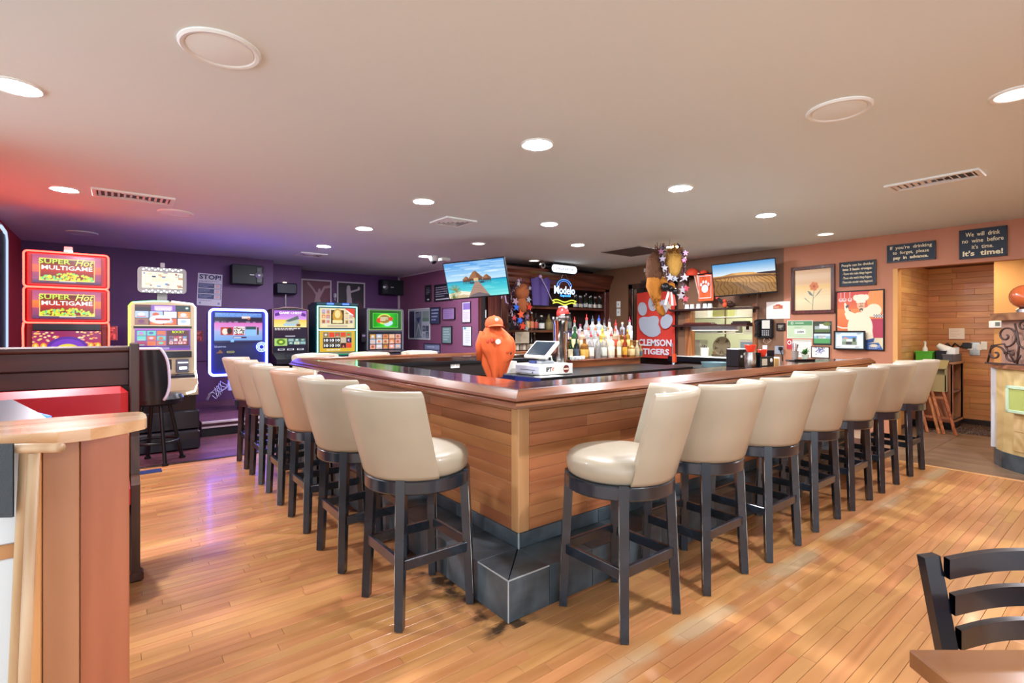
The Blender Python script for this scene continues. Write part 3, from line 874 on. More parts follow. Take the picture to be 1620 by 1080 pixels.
cv = Cv(190, 108, '#5aa8e0')
cv.grad(0, .52, '#3f8fd8', '#bfe0f2'); g = random.Random(2)
for k in range(26): cv.ell(g.uniform(0, 1), g.uniform(0, .4), g.uniform(.06, .22), g.uniform(.008, .03), '#ffffff', .28)
cv.grad(.52, .56, '#0c7fb0', '#1497bd').grad(.56, 1, '#19a9c4', '#7fe0dc'); cv.rect(0, .52, 1, .53, '#0a6a9c')
for k in range(20): cv.ell(g.uniform(0, 1), g.uniform(.6, .95), g.uniform(.05, .2), .01, '#b8f2ea', .3)
cv.poly([(0, .86), (.22, .8), (.42, .86), (.36, 1), (0, 1)], '#f0e6cf').poly([(.02, .97), (.25, .9), (.36, .94), (.3, 1), (0, 1)], '#c9b48f')
for cx_, w_, y0, y1 in ((.34, .07, .42, .5), (.68, .08, .41, .5), (.5, .125, .29, .48)):
    cv.poly([(cx_ - w_, y1), (cx_ - w_ * .25, y0), (cx_ + w_ * .1, y0 - .02), (cx_ + w_, y1)], '#9b6a48'); cv.poly([(cx_, y0 - .02), (cx_ + w_, y1), (cx_ + w_ * .2, y1)], '#7d5239')
    cv.rect(cx_ - w_ * .85, y1, cx_ + w_ * .85, y1 + .06, '#5d4334')
    for k in range(5): cv.rect(cx_ - w_ * .8 + k * w_ * .38, y1 + .04, cx_ - w_ * .8 + k * w_ * .38 + .008, y1 + .12, '#3c2c24')
cv.rect(.46, .47, .54, .56, '#d8b486').ell(.43, .6, .05, .03, '#2c4a5a').ell(.59, .6, .05, .03, '#2c4a5a')
cv.poly([(.475, .58), (.545, .58), (.70, 1), (.33, 1)], '#a98878')
for k in range(9): cv.line([(.475 - .0165 * k, .6 + .047 * k), (.545 + .018 * k, .6 + .047 * k)], .006, '#7f6258')
cv.poly([(.40, .92), (.52, .88), (.66, .94), (.70, 1), (.33, 1)], '#5d5a68', .8)
for k in range(16):
    a = R(200 + k * 15); cv.line([(.12, .78), (.12 + .10 * math.cos(a), .78 + .17 * math.sin(a))], .014, ('#4f7a35', '#7c7a3c', '#b08a50')[k % 3])
    cv.line([(.08, 1), (.08 + .07 * math.cos(a), 1 + .2 * math.sin(a))], .012, ('#4f7a35', '#6b6a2c')[k % 2])
t_ = tv('wide television showing a thatched hut beach, tilted down above the back counter', (3.90, 5.80, 2.070), R(-56), R(17.9), R(-3.4), .914, .528, cv)
bpy.context.view_layer.update(); mi = (Matrix.Translation(t_.location) @ t_.rotation_quaternion.to_matrix().to_4x4()).inverted()
MB().bar((0, .07, 0), mi @ Vector((5.23, 7.03, 2.10)), .05, .05).build('mount_arm', M_black, t_); MB().box(-.1, .1, .07, .09, -.1, .16).build('mount_plate', M_black, t_)
cv = Cv(190, 108, '#b98a52'); cv.grad(0, .38, '#4f93cf', '#dfe9ee')
cv.poly([(.72, .36), (1, .36), (1, .44), (.6, .44)], '#3c2f35')
cv.poly([(0, .40), (.18, .37), (.3, .32), (.5, .315), (.66, .34), (.74, .40), (1, .46), (1, 1), (0, 1)], '#b8813f')
cv.poly([(.3, .33), (.5, .32), (.66, .345), (.72, .39), (.4, .385)], '#e2a657'); cv.poly([(0, .42), (.35, .39), (.75, .42), (1, .48), (1, .53), (.5, .45), (0, .47)], '#7b4f28')
for k in range(26):
    t_ = k / 25; pts = []
    for i in range(14):
        u = i / 13; x = -.25 + 1.5 * t_ + (u * (.1 + .55 * (t_ - .35))) + .025 * math.sin(u * 9 + k); y = .46 + .56 * u ** 1.15; pts.append((x, y))
    cv.line(pts, .012 + .012 * abs(t_ - .5), '#3b2413'); 
for k in range(18):
    pts = [(.02 + i * .06, .50 + .027 * k + .012 * math.sin(i * 1.1 + k * .9) + .03 * (i / 15) ** 2 * k / 6) for i in range(17)]; cv.line(pts, .008, '#e6b571', .55)
cv.poly([(0, .48), (.4, .62), (.75, 1), (0, 1)], '#20130a', .35).poly([(.35, .6), (1, .72), (1, 1), (.6, 1)], '#3a2412', .25)
t_ = tv('wide television showing desert dunes, on the wall above the pass-through', (7.62, 3.946, 2.170), R(-66.2), R(13.1), R(-3.4), .90, .52, cv)
mi = (Matrix.Translation(t_.location) @ t_.rotation_quaternion.to_matrix().to_4x4()).inverted()
MB().bar((0, .07, 0), mi @ Vector((7.995, 4.12, 2.17)), .05, .05).build('mount_arm', M_black, t_)

# ------------------------------------------------------------------ slot machines
def rrect(w_, h_, r, n=5):
    p = []
    for cx_, cz_, a0 in ((w_ / 2 - r, h_ / 2 - r, 0), (-w_ / 2 + r, h_ / 2 - r, 90), (-w_ / 2 + r, -h_ / 2 + r, 180), (w_ / 2 - r, -h_ / 2 + r, 270)):
        for k in range(n + 1):
            a = R(a0 + 90 * k / n); p.append((cx_ + r * math.cos(a), cz_ + r * math.sin(a)))
    return p
def tube_rect(name, w_, h_, r, th, m, par, at, tilt=0):
    p = rrect(w_, h_, r); return MB().tube([(x, 0, z) for x, z in p], th, 8, True).build(name, m, par, at, (tilt, 0, 0))
M_ledred = glow('red_tube', '#ff2c22', 15)
M_ledblue = glow('blue_tube', '#4a58ff', 24)
M_ledgreen = glow('green_tube', '#7dff9a', 4)
M_ledwhite = glow('white_tube', '#e8f4ff', 5)
M_ledlime = glow('lime_tube', '#b4ff3c', 5)
M_txtw = glow('white_lettering', '#ffffff', 1.0)
M_txty = glow('yellow_lettering', '#f4ff7a', 1.0)
M_txtlime = glow('lime_lettering', '#c9e84a', 1.0)
M_txtdk = mat('dark_lettering_back', '#4a1408', .5)
M_cab = mat('machine_black', '#15131c', .3, coat=.2)
M_cabgold = mat('machine_champagne', '#b6a184', .3, .5)
M_cabgrey = mat('machine_grey', '#5b5a66', .3, .4)

def superhot(s):
    cv = Cv(120, 56, '#c24a6a'); cv.grad(0, .35, '#b1477a', '#c9607a').grad(.35, .62, '#ff8a2a', '#f26a3a').grad(.62, 1, '#a33a62', '#5d3a6a')
    g = random.Random(s)
    for k in range(14): cv.rect(0, g.uniform(0, 1), 1, g.uniform(0, 1) * .01 + g.uniform(0, 1), '#d8658a', .12)
    cv.rect(.10, .12, .90, .90, '#8f1f14').grad(.12, .50, '#5d1a10', '#c4401c', .10, .90).grad(.50, .72, '#d02a14', '#8f2a2a', .10, .90)
    for k in range(130):
        x = g.uniform(.11, .89); h_ = .22 * (1 - ((x - .5) / .45) ** 2) + .06
        cv.ell(x, .90 - g.uniform(0, h_), .018, .035, g.choice(['#e8f03a', '#b6e83a', '#7fe08a', '#f4d83a']))
    cv.rect(.10, .90, .90, 1, '#5a3a66').frame(.10, .12, .90, .91, .025, '#ffe36a'); cv.rect(.38, .915, .62, .94, '#dadada')
    return cv
# 1: tall machine with two stacked signs and red tubes
sm = thing('slot_machine', 'tall slot machine with two stacked fiery screens inside red light tubes', 'slot machine', (-.405, 7.0, 0), 0, 'slot machines along the far wall')
W1 = .665
MB().box(-W1 / 2, W1 / 2, .06, .40, .35, 2.17, .02).box(-W1 / 2 - .03, W1 / 2 + .03, -.05, .55, 0, .35, .02).box(-W1 / 2, W1 / 2, -.25, .1, .80, .90, .02).build('cabinet', mat('machine_dark_red', '#4a1216', .35), sm)
for i, zc in enumerate((1.985, 1.62)):
    sc_ = MB().box(-W1 / 2 + .02, W1 / 2 - .02, .02, .06, zc - .17, zc + .17, .01).build('sign_housing', mat('sign_red', '#7d1d22', .4), sm)
    picture('screen', superhot(3 + i), .54, .285, sm, (.0, .012, zc + .005), es=1.0)
    tube_rect('light_tube', W1, .362, .03, .0085, M_ledred, sm, (0, .012, zc))
    text('lettering', 'SUPER', M_txtlime, sm, (-.10, .006, zc + .085), (.245, .05), .003, .02)
    text('lettering', 'Hot', M_txty, sm, (.135, .004, zc + .085), (.15, .07), .003, .01, .35)
    text('lettering', 'MULTIGAME', M_txtw, sm, (.0, .006, zc + .022), (.40, .045), .003, .02)
cv = Cv(110, 90, '#b0286a'); cv.grad(0, 1, '#8e1a58', '#d8386a'); g = random.Random(9)
for k in range(60): 
    x = g.choice([g.uniform(0, .36), g.uniform(.64, 1)]); cv.ell(x, g.uniform(.02, .5), .022, .026, g.choice(['#ffd27a', '#ffb38a', '#ff8a3a', '#ffe9b0']))
cv.ell(.5, .62, .30, .42, '#5a2a9a').ell(.5, .66, .26, .38, '#7a3ac0').ell(.5, .75, .2, .3, '#e8d04a').ell(.5, .8, .16, .24, '#3ac0c8')
for x in (.05, .16, .84, .95): cv.ell(x, .52, .045, .11, '#ff9a1a').ell(x, .52, .02, .07, '#ffe27a')
picture('screen', cv, .54, .30, sm, (0, .012, 1.205), es=1.0)
MB().box(-.27, .27, .01, .05, 1.36, 1.445, .004).build('dark_band', M_cab, sm)
MB().tube([(-W1 / 2, .012, 1.44), (-W1 / 2 - .005, .0, 1.38), (-W1 / 2, .012, .95)], .0085).build('light_tube', M_ledred, sm); MB().tube([(W1 / 2, .012, 1.44), (W1 / 2 + .005, .0, 1.38), (W1 / 2, .012, .95)], .0085).build('light_tube', M_ledred, sm)
cz = MB().box(-.035, .035, .10, .16, 2.17, 2.21, .004).build('service_lamp', glow('service_lamp_white', '#ffe6e0', 2.5), sm); MB().box(-.035, .035, .10, .16, 2.21, 2.245, .004).build('lamp_cap', mat('lamp_cap_red', '#c77f78', .4, emit='#c77f78', es=.4), cz)
for k in range(6): MB().box(-.2 + k * .075, -.15 + k * .075, -.22, -.17, .90, .912, .004).build('button', M_ledwhite if k == 3 else M_white, sm)
# 2: curved champagne machine with a lit top box
sm = thing('slot_machine', 'champagne framed slot machine with lime and white edge light and separate top screen', 'slot machine', (.428, 7.2, 0), 0, 'slot machines along the far wall')
mb = MB(); W2 = .63
mb.prism([(-.02, .86), (-.02, 1.66), (.05, 1.70), (.40, 1.70), (.40, .44), (-.30, .44), (-.33, .66), (-.30, .76), (-.20, .84)], -W2 / 2 + .02, W2 / 2 - .02, 'X')
mb.build('cabinet', M_cab, sm)
MB().prism([(-W2 / 2, .86), (W2 / 2, .86), (W2 / 2, 1.66), (W2 / 2 - .05, 1.69), (.0, 1.705), (-W2 / 2 + .05, 1.69), (-W2 / 2, 1.66)], -.03, .0, 'Y').build('bezel', M_cabgold, sm)
MB().prism([(-.34, .62), (-.34, .68), (-.28, .80), (-.02, .87), (-.02, .80), (-.24, .70)], -W2 / 2, W2 / 2, 'X').build('console', M_cabgold, sm)
MB().box(-.33, .33, -.40, .42, .0, .22, .02).box(-.33, .33, -.32, .42, .22, .44, .015).build('plinth', M_cab, sm)
cv = Cv(110, 58, '#2a1a2a'); cv.rect(0, 0, 1, .12, '#5a2a2a').rect(.28, .02, .72, .30, '#8a5ab8').rect(.34, .06, .66, .26, '#e0c0f0').rect(.72, .02, 1, .28, '#1d2a30').ell(.93, .14, .03, .05, '#c0e0d0')
cv.tiles(0, .3, 1, .95, 4, 2, ['#d85a2a', '#b0c4e8', '#e8e0f0', '#7a3a6a', '#e88a3a', '#9a6a5a', '#f0f4ff'], .08, 4).ell(.45, .68, .2, .2, '#dfe8f8').rect(.36, .64, .62, .72, '#b03020').rect(0, .95, 1, 1, '#f0d0a0')
picture('screen', cv, .535, .245, sm, (0, -.036, 1.535), es=1.1)
text('lettering', 'ILLINOIS', M_txtw, sm, (-.0, -.04, 1.605), (.14, .03), .002, .02)
cv = Cv(110, 60, '#7a4aa8'); cv.rect(0, 0, 1, .06, '#d070e0').tiles(.03, .10, .55, .78, 3, 3, ['#b0406a', '#6ad0c0', '#c080e0', '#e07040', '#5a60b0', '#e0c0d0'], .1, 8)
cv.rect(.56, .10, .97, .78, '#5a0f18').tiles(.60, .34, .93, .72, 4, 3, ['#d85060', '#f0d0d0', '#8a1020', '#f0f0f0', '#7090c0'], .1, 5).grad(.8, 1, '#3a2a6a', '#9a4ac8')
cv.frame(.06, .86, .27, .93, .012, '#e8e8f0').frame(.36, .86, .60, .93, .012, '#e8e8f0')
picture('screen', cv, .535, .255, sm, (0, -.036, 1.255), es=1.0)
text('lettering', 'ROCKY', glow('green_yellow_lettering', '#d8f020', 1.1), sm, (.145, -.04, 1.343), (.12, .03), .002, .025)
MB().box(-.28, .28, -.045, -.03, 1.385, 1.41).box(-.28, .28, -.06, -.03, 1.04, 1.115, .006).build('dark_band', M_cab, sm)
MB().box(-.16, .08, -.04, -.03, .90, 1.02, .004).build('bill_panel', mat('bill_panel', '#2b241e', .4), sm)
bs = MB().box(.12, .25, -.06, -.03, .86, 1.02, .008).build('ticket_slot', M_cabgrey, sm); MB().box(.14, .24, -.065, -.058, .975, .985).box(.155, .23, -.065, -.058, .90, .93, .003).build('slot_light', M_ledwhite, bs)
x2 = W2 / 2 + .004
MB().tube([(-x2, -.034, .93), (-x2, -.034, 1.64), (-x2 + .03, -.034, 1.68)], .010).build('light_tube', M_ledlime, sm)
MB().tube([(-x2 + .03, -.034, 1.68), (-.1, -.034, 1.70), (.05, -.034, 1.702)], .008).build('light_tube', M_ledgreen, sm)
MB().tube([(.08, -.034, 1.702), (x2 - .03, -.034, 1.68), (x2, -.034, 1.64), (x2, -.034, .90), (x2, -.12, .84), (x2 - .01, -.30, .74), (x2 - .04, -.35, .66), (x2 - .12, -.355, .64)], .009).build('light_tube', M_ledwhite, sm)
cz = MB().prism(rrect(.48, .30, .04), .10, .16, 'Y').box(-.02, .02, .12, .2, 2.11, 2.16).box(-.05, .05, .16, .30, 1.6, 1.95).build('top_box', mat('top_box_grey', '#8f8d8c', .35, .3), sm, (-.0, 0, 0)); cz.location = (0, 0, 0)
for v in cz.data.vertices:
    if abs(v.co.z) < .16 and v.co.y < .17 and abs(v.co.x) > .1: v.co.z += 1.955
cv = Cv(100, 50, '#f4ecd2'); g = random.Random(12)
for k in range(30): cv.rect(*(lambda x, y: (x, y, x + g.uniform(.02, .14), y + g.uniform(.02, .12)))(g.uniform(0, .9), g.choice([g.uniform(0, .3), g.uniform(.65, .95)])), g.choice(['#6a8ac0', '#2a3a5a', '#c09070', '#e8c8a0', '#a06a70']))
cv.lines(.25, .36, .8, .6, 4, '#d8c8a8', 3)
picture('screen', cv, .40, .19, sm, (0, .094, 1.955), es=1.1)
for zz in (2.085, 1.825):
    for k in range(14): MB().ball((-.185 + k * .0285, .094, zz + (.007 if k % 2 else -.007)), .0085, 6, 4).build('led_bulb', M_ledwhite, sm, fix=False)
MB().box(-.022, .022, .10, .14, 2.11, 2.165, .004).build('service_lamp', mat('service_lamp_grey', '#9a98a0', .4), sm)
# 3: large square machine with a thick blue light ring
sm = thing('slot_machine', 'square slot machine rimmed by a thick blue light ring, wires hanging beneath', 'slot machine', (1.39, 8.2, .19), 0, 'slot machines along the far wall')
MB().prism([(x, z + 1.005) for x, z in rrect(.73, .925, .06)], .012, .30, 'Y').build('cabinet', mat('machine_navy', '#141a4a', .35, coat=.2), sm)
MB().box(.06, .34, .10, .5, 0, .52, .01).build('plinth', M_cab, sm)
tube_rect('light_ring', .735, .93, .06, .017, M_ledblue, sm, (0, -.012, 1.005))
cv = Cv(110, 70, '#141432'); cv.grad(0, .05, '#1a2a6a', '#1a2a6a').rect(.02, .04, .98, .18, '#5a8ad8').lines(.03, .06, .97, .17, 3, '#8ab4f0', 2).rect(.56, .14, .74, .22, '#f0d8d0').rect(.68, .2, .73, .26, '#d06040')
cv.rect(0, .30, 1, .36, '#3a2a4a').tiles(0, .30, 1, .36, 8, 1, ['#7a7a8a', '#3a2a4a', '#b070c0'], .3, 3).grad(.36, .6, '#e070c0', '#c8a0d8').grad(.6, .95, '#a8b0e0', '#6aa0e0')
cv.rect(.13, .50, .38, .75, '#b82a20').ell(.22, .64, .06, .1, '#f0e0d0').ell(.31, .62, .05, .1, '#201010').rect(.40, .48, .62, .76, '#e8e8e0').blobs(.41, .5, .6, .72, ['#2a2a2a', '#c03a2a', '#808080'], 26, .016, 4).rect(.41, .72, .61, .76, '#d02a2a').rect(.64, .48, .86, .78, '#8ac0f0').rect(.64, .48, .86, .57, '#1a4a4a').rect(.88, .5, .92, .74, '#40361a')
cv.rect(.38, .81, .66, .86, '#2a2a5a').rect(.39, .82, .55, .85, '#f0f0ff').rect(0, .93, 1, 1, '#2a2c5a').rect(.33, .9, .4, .98, '#8ac0ff')
picture('screen', cv, .62, .44, sm, (0, -.004, 1.22), es=1.0)
text('lettering', 'bluetree', glow('pale_lettering', '#c8d4ff', .8), sm, (-.235, -.004, .945), (.14, .028), .002)
M_red_ic = glow('icon_orange', '#a8704a', .6)
MB().prism([(-.29, .85), (-.20, .85), (-.215, .875), (-.24, .90), (-.255, .872)], -.006, .0, 'Y').build('icon', M_red_ic, sm); tube_rect('icon', .09, .022, .006, .003, glow('icon_yellow', '#d8d070', .7), sm, (-.105, -.004, .865)); text('icon', 'Tab', MATS['pale_lettering'], sm, (-.12, -.004, .77), (.045, .03), .002)
mb = MB()
for k in range(3): mb.tube([(.30 + (.07 - .018 * k) * math.cos(a * PI / 12), -.006, .93 + (.07 - .018 * k) * math.sin(a * PI / 12)) for a in range(24)], .003, 6, True)
mb.build('dial', M_ledblue, sm)
t = thing('junction_box', 'small pale box with tangled white wires under the blue ringed machine', 'box', (1.359, 8.25, 0.57), 0)
MB().box(-.10, .10, 0, .08, -.075, .075, .006).build('housing', mat('pale_box', '#b4b4d8', .5), t)
mb = MB(); g = random.Random(6)
for k in range(4): mb.tube([(-.1 + .05 * math.sin(i * .9 + k) - .022 * i, -.01 + .01 * k, .05 - .02 * i + .06 * math.sin(i * 1.3 + k * 1.7)) for i in range(11)], .004, 5)
mb.build('wires', mat('white_wire', '#c8c4dc', .5), t)
# 4: chest themed machine
def screen_frame(par, wd, ht, zc, m, name='bezel', th=.012): return tube_rect(name, wd, ht, .02, th, m, par, (0, -.004, zc))
sm = thing('slot_machine', 'narrow slot machine titled GAME CHEST with purple and gold screen', 'slot machine', (2.353, 9.2, .19), 0, 'slot machines along the far wall')
MB().box(-.29, .29, 0, .45, .0, 1.53, .015).prism([(-.3, .62), (-.3, .70), (.02, .80), (.02, .62)], -.29, .29, 'X').prism([(-.29, 1.52), (.29, 1.52), (.29, 1.54), (.1, 1.575), (-.1, 1.575), (-.29, 1.54)], 0, .3, 'Y').build('cabinet', M_cab, sm)
MB().tube([(-.29, -.008, .75), (-.285, -.008, 1.53), (-.1, -.008, 1.57), (.1, -.008, 1.57), (.285, -.008, 1.53), (.29, -.008, .75)], .010).build('bezel', mat('bezel_rose', '#9a7a7a', .3, .5), sm)
cv = Cv(100, 54, '#b070e0'); cv.grad(0, .6, '#a860d8', '#e0a8e8').grad(.55, 1, '#f0c850', '#f8e8a0').poly([(.30, .85), (.42, .5), (.72, .38), (.78, .72), (.7, .9)], '#b8c4b8').poly([(.34, .62), (.72, .30), (.76, .5), (.45, .68)], '#5a6a68').rect(.28, .8, .66, .93, '#a8c8e0').rect(.68, .8, .8, .94, '#7a4a1a').poly([(.03, .2), (.15, .12), (.18, .3), (.04, .36)], '#5a2a8a').poly([(.97, .2), (.85, .12), (.82, .3), (.96, .36)], '#5a2a8a')
picture('screen', cv, .53, .285, sm, (0, -.006, 1.375), es=1.0)
text('lettering', 'GAME CHEST', M_txtw, sm, (0, -.010, 1.478), (.37, .04), .002, .025)
cv = Cv(100, 62, '#171430'); cv.lines(.03, .02, .97, .13, 2, '#f0e8e0', 4, .6).rect(.34, .34, .64, .38, '#c8c8d8').rect(.02, .45, .40, .76, '#b0d878').ell(.21, .6, .13, .13, '#5a8a2a').ell(.21, .6, .06, .05, '#d8f060').tiles(.42, .45, .97, .72, 3, 2, ['#9ac0c0', '#d8e8d8', '#4a7a7a', '#b8c8a0'], .1, 2)
for x in (.12, .40, .70): cv.rect(x, .88, x + .2, .95, '#f0f0f0').rect(x + .03, .895, x + .17, .935, '#3a3a5a')
picture('screen', cv, .53, .40, sm, (0, -.006, 1.02), es=.9)
# 5: tall machine with green tubes
sm = thing('slot_machine', 'tall slot machine with green side tubes and gold reels showing tens', 'slot machine', (3.16, 9.2, .19), 0, 'slot machines along the far wall')
MB().box(-.385, .385, 0, .5, 0, 1.66, .02).box(-.385, .385, -.03, .3, 1.63, 1.68, .012).prism([(-.3, .66), (-.3, .74), (.02, .80), (.02, .66)], -.36, .36, 'X').build('cabinet', mat('machine_teal', '#0e3a44', .3, coat=.2), sm)
for x in (-.355, .355): MB().tube([(x, -.008, .78), (x, -.008, 1.61)], .012).build('light_tube', M_ledgreen, sm)
for z in (1.61, 1.185): MB().tube([(-.355, -.008, z), (.355, -.008, z)], .008).build('light_tube', glow('cyan_tube', '#9aeaff', 3), sm)
MB().box(-.2, -.08, -.04, -.03, 1.64, 1.67).box(.08, .2, -.04, -.03, 1.64, 1.67).build('top_lamp', glow('blue_lamp', '#3a60ff', 3), sm)
cv = Cv(110, 62, '#d8c890'); cv.rect(.04, .03, .96, .97, '#e8dcb0').tiles(.05, .06, .3, .8, 2, 3, ['#e0c8a0', '#b8a8c0', '#806a50', '#d87a4a'], .2, 3).tiles(.7, .06, .95, .8, 2, 3, ['#e0c8a0', '#b8a8c0', '#806a50', '#d0b070'], .2, 6)
cv.rect(.32, .1, .68, .78, '#4a3418').ell(.5, .4, .14, .36, '#c8983a').ell(.5, .3, .08, .2, '#f0d890').rect(.36, .6, .64, .74, '#e8dca0').rect(.22, .84, .78, .94, '#c8b8a0').poly([(.7, 0), (1, 0), (1, .5)], '#e0452a').line([(.76, .12), (.94, .34)], .05, '#ffffff')
picture('screen', cv, .64, .36, sm, (0, -.006, 1.40), es=1.0)
cv = Cv(110, 72, '#d8b030'); cv.rect(.09, .06, .91, .82, '#b8a070').tiles(.10, .08, .9, .32, 5, 1, ['#e0452a', '#d8d0c0', '#8a6a4a', '#7a9a3a'], .1, 7).rect(.10, .33, .58, .57, '#161820').rect(.10, .58, .58, .81, '#161820').rect(.59, .33, .74, .57, '#c8b8a0').rect(.75, .33, .9, .57, '#1a1430').rect(.59, .58, .74, .81, '#3a1814').rect(.75, .58, .9, .81, '#e0452a').lines(.2, .87, .85, .93, 1, '#e8e0d0', 2, .9)
picture('screen', cv, .64, .385, sm, (0, -.006, .98), es=1.0)
for i in range(3):
    for j in range(2): text('lettering', '10', M_txtw, sm, (-.32 + .64 * (.18 + .16 * i), -.010, .98 + .385 * (.05 - .245 * j)), (.075, .05), .002, .03)
text('lettering', 'A', glow('rose_lettering', '#ff7a6a', 1), sm, (-.32 + .64 * .665, -.010, .887), (.04, .05), .002, .03); text('lettering', 'K', glow('violet_lettering', '#e0b0ff', 1), sm, (-.32 + .64 * .825, -.010, .999), (.04, .05), .002, .03)
MB().box(-.12, .14, -.32, -.12, .74, .765, .01).build('button_deck', mat('deck_green', '#1c5a48', .25, emit='#1c8a68', es=.4), sm)
# 6: green screen machine
sm = thing('slot_machine', 'grey slot machine with bright green upper screen beside the plum side wall', 'slot machine', (4.22, 9.5, .19), 0, 'slot machines along the far wall')
MB().box(-.39, .39, 0, .5, 0, 1.62, .02).prism([(-.3, .66), (-.3, .74), (.02, .80), (.02, .66)], -.39, .39, 'X').build('cabinet', M_cabgrey, sm)
cv = Cv(100, 58, '#1f5a1a'); cv.frame(.0, .0, 1, 1, .03, '#d8f0b0').rect(.12, .16, .88, .86, '#1fc81f').hgrad(.12, .5, '#128a12', '#2ee02a', .16, .86).hgrad(.5, .88, '#2ee02a', '#128a12', .16, .86).frame(.12, .16, .88, .86, .02, '#7af06a').ell(.47, .46, .22, .26, '#d8e060').ell(.47, .45, .17, .2, '#9a7a3a').ell(.30, .52, .07, .12, '#e0402a').ell(.66, .44, .06, .1, '#e0402a').ell(.56, .72, .1, .08, '#b8e0f0').ell(.66, .64, .06, .1, '#b8e0f0').lines(.34, .36, .6, .56, 3, '#f0f0d0', 5, .6)
picture('screen', cv, .69, .40, sm, (0, -.006, 1.385), es=1.0)
cv = Cv(110, 66, '#1c2430'); cv.tiles(.03, .12, .97, .86, 5, 3, ['#e88a5a', '#f0c0a0', '#c0c8e0', '#d89a3a', '#e8e0e0', '#b06a4a', '#f0a8a0'], .12, 9).lines(.2, .92, .8, .98, 1, '#f0f0f0', 3, .9)
picture('screen', cv, .70, .40, sm, (0, -.006, .955), es=.9)
screen_frame(sm, .75, .85, 1.17, mat('bezel_grey', '#8a8894', .3, .4), th=.014)
MB().box(-.18, .18, -.32, -.14, .735, .76, .01).build('button_deck', mat('deck_black', '#1c1e22', .2), sm)
rx = (3.772, 9.45, 1.228)
ch = MB().box(-.05, .06, 0, .06, -.085, .085, .006).build('card_reader', M_cab, sm, (rx[0] - 4.22, .0, rx[2] - .19)); MB().box(-.03, .03, -.004, 0, .02, .06).build('reader_face', mat('reader_face', '#7a6a8a', .4), ch)
# 7: machine at the frame edge with a lit button deck
sm = thing('slot_machine', 'black slot machine cut by the frame, its button deck beside the booth', 'slot machine', (-.50, 2.72, 0), R(20), 'slot machines along the far wall')
MB().box(-.4, .16, -.25, .3, 0, .98, .02).box(-.6, .02, .18, .42, .98, 2.0, .02).build('cabinet', M_cab, sm)
dk = MB().prism([(-.42, .985), (-.42, 1.02), (.12, 1.07), (.12, .985)], -.42, .215, 'X').build('button_deck', mat('deck_steel', '#3a424c', .3, .3), sm)
for i in range(4):
    for j in range(3): MB().box(-.22 + i * .075, -.16 + i * .075, -.05 - j * .09, .02 - j * .09, 1.025 + .0, 1.062 - j * .008, .004).build('button', mat('deck_button_red', '#a8412a', .4) if (i > 1 and j == 1) else mat('deck_button', '#cfd2d0', .4), dk)
MB().box(.212, .222, -.30, .1, .985, 1.04, .003).build('edge_light', glow('blue_edge', '#3a62ff', 4), sm)
t = thing('lit_side_panel', 'blue white lit upright panel at the frame edge before the red wall', 'panel', (-0.95, 7.468, 1.509))
MB().box(-.03, .03, -.35, .03, -1.15, .86, .01).build('housing', M_black, t); MB().tube([(.03, .02, -1.1), (.03, .02, .8), (.03, -.05, .88), (.03, -.3, .90)], .016).build('edge_light', glow('pale_blue_edge', '#bcd4ff', 1.1), t)
t = thing('team_banner', 'orange and white banner hanging high on the red side wall', 'banner', (-1.045, 7.75, 2.36))
MB().box(0, .006, -.5, .55, -.30, .22).build('cloth', mat('banner_orange', '#d87a3c', .8), t); MB().box(-.001, .008, -.5, .55, .15, .22).box(-.001, .008, .46, .55, -.3, .22).build('border', mat('banner_white', '#e8dcdc', .8), t)

# ------------------------------------------------------------------ pictures and signs
def framed(label, cat, plc, cv, fw, fm, facing, name='picture_frame', depth=.022, es=0, group=None, off=.004, tiltz=0):
    """plc = (X, Y, z, width, height) on a wall; facing 'X' hangs on a wall that faces -x, 'Y' on one that faces -y"""
    x, y, z, w_, h_ = plc
    loc = (x - off, y, z) if facing == 'X' else (x, y - off, z)
    t = thing(name, label, cat, loc, FX if facing == 'X' else 0, group)
    if tiltz: t.rotation_euler = (0, tiltz, t.rotation_euler[2])
    if fw > 0:
        mb = MB()
        for a in ((-w_ / 2, w_ / 2, h_ / 2 - fw, h_ / 2), (-w_ / 2, w_ / 2, -h_ / 2, -h_ / 2 + fw), (-w_ / 2, -w_ / 2 + fw, -h_ / 2 + fw, h_ / 2 - fw), (w_ / 2 - fw, w_ / 2, -h_ / 2 + fw, h_ / 2 - fw)):
            mb.box(a[0], a[1], -depth, 0, a[2], a[3], min(.004, fw * .3))
        mb.build('frame', fm, t)
    MB().box(-w_ / 2 + fw * .5, w_ / 2 - fw * .5, -depth * .45, 0, -h_ / 2 + fw * .5, h_ / 2 - fw * .5).build('backing', fm if fw > 0 else M_white, t)
    picture('print', cv, w_ - 1.9 * fw, h_ - 1.9 * fw, t, (0, -depth * .45 - .001, 0), es=es)
    return t
M_frred = wood('mahogany_frame', '#5a2418', '#34120c', 'Z', 12, .3, .3)
M_frblk = mat('black_frame', '#15130f', .35)
M_chalk = mat('blue_black_board', '#1d2a3a', .55)
M_cream = mat('cream_lettering', '#efe2b8', .5)
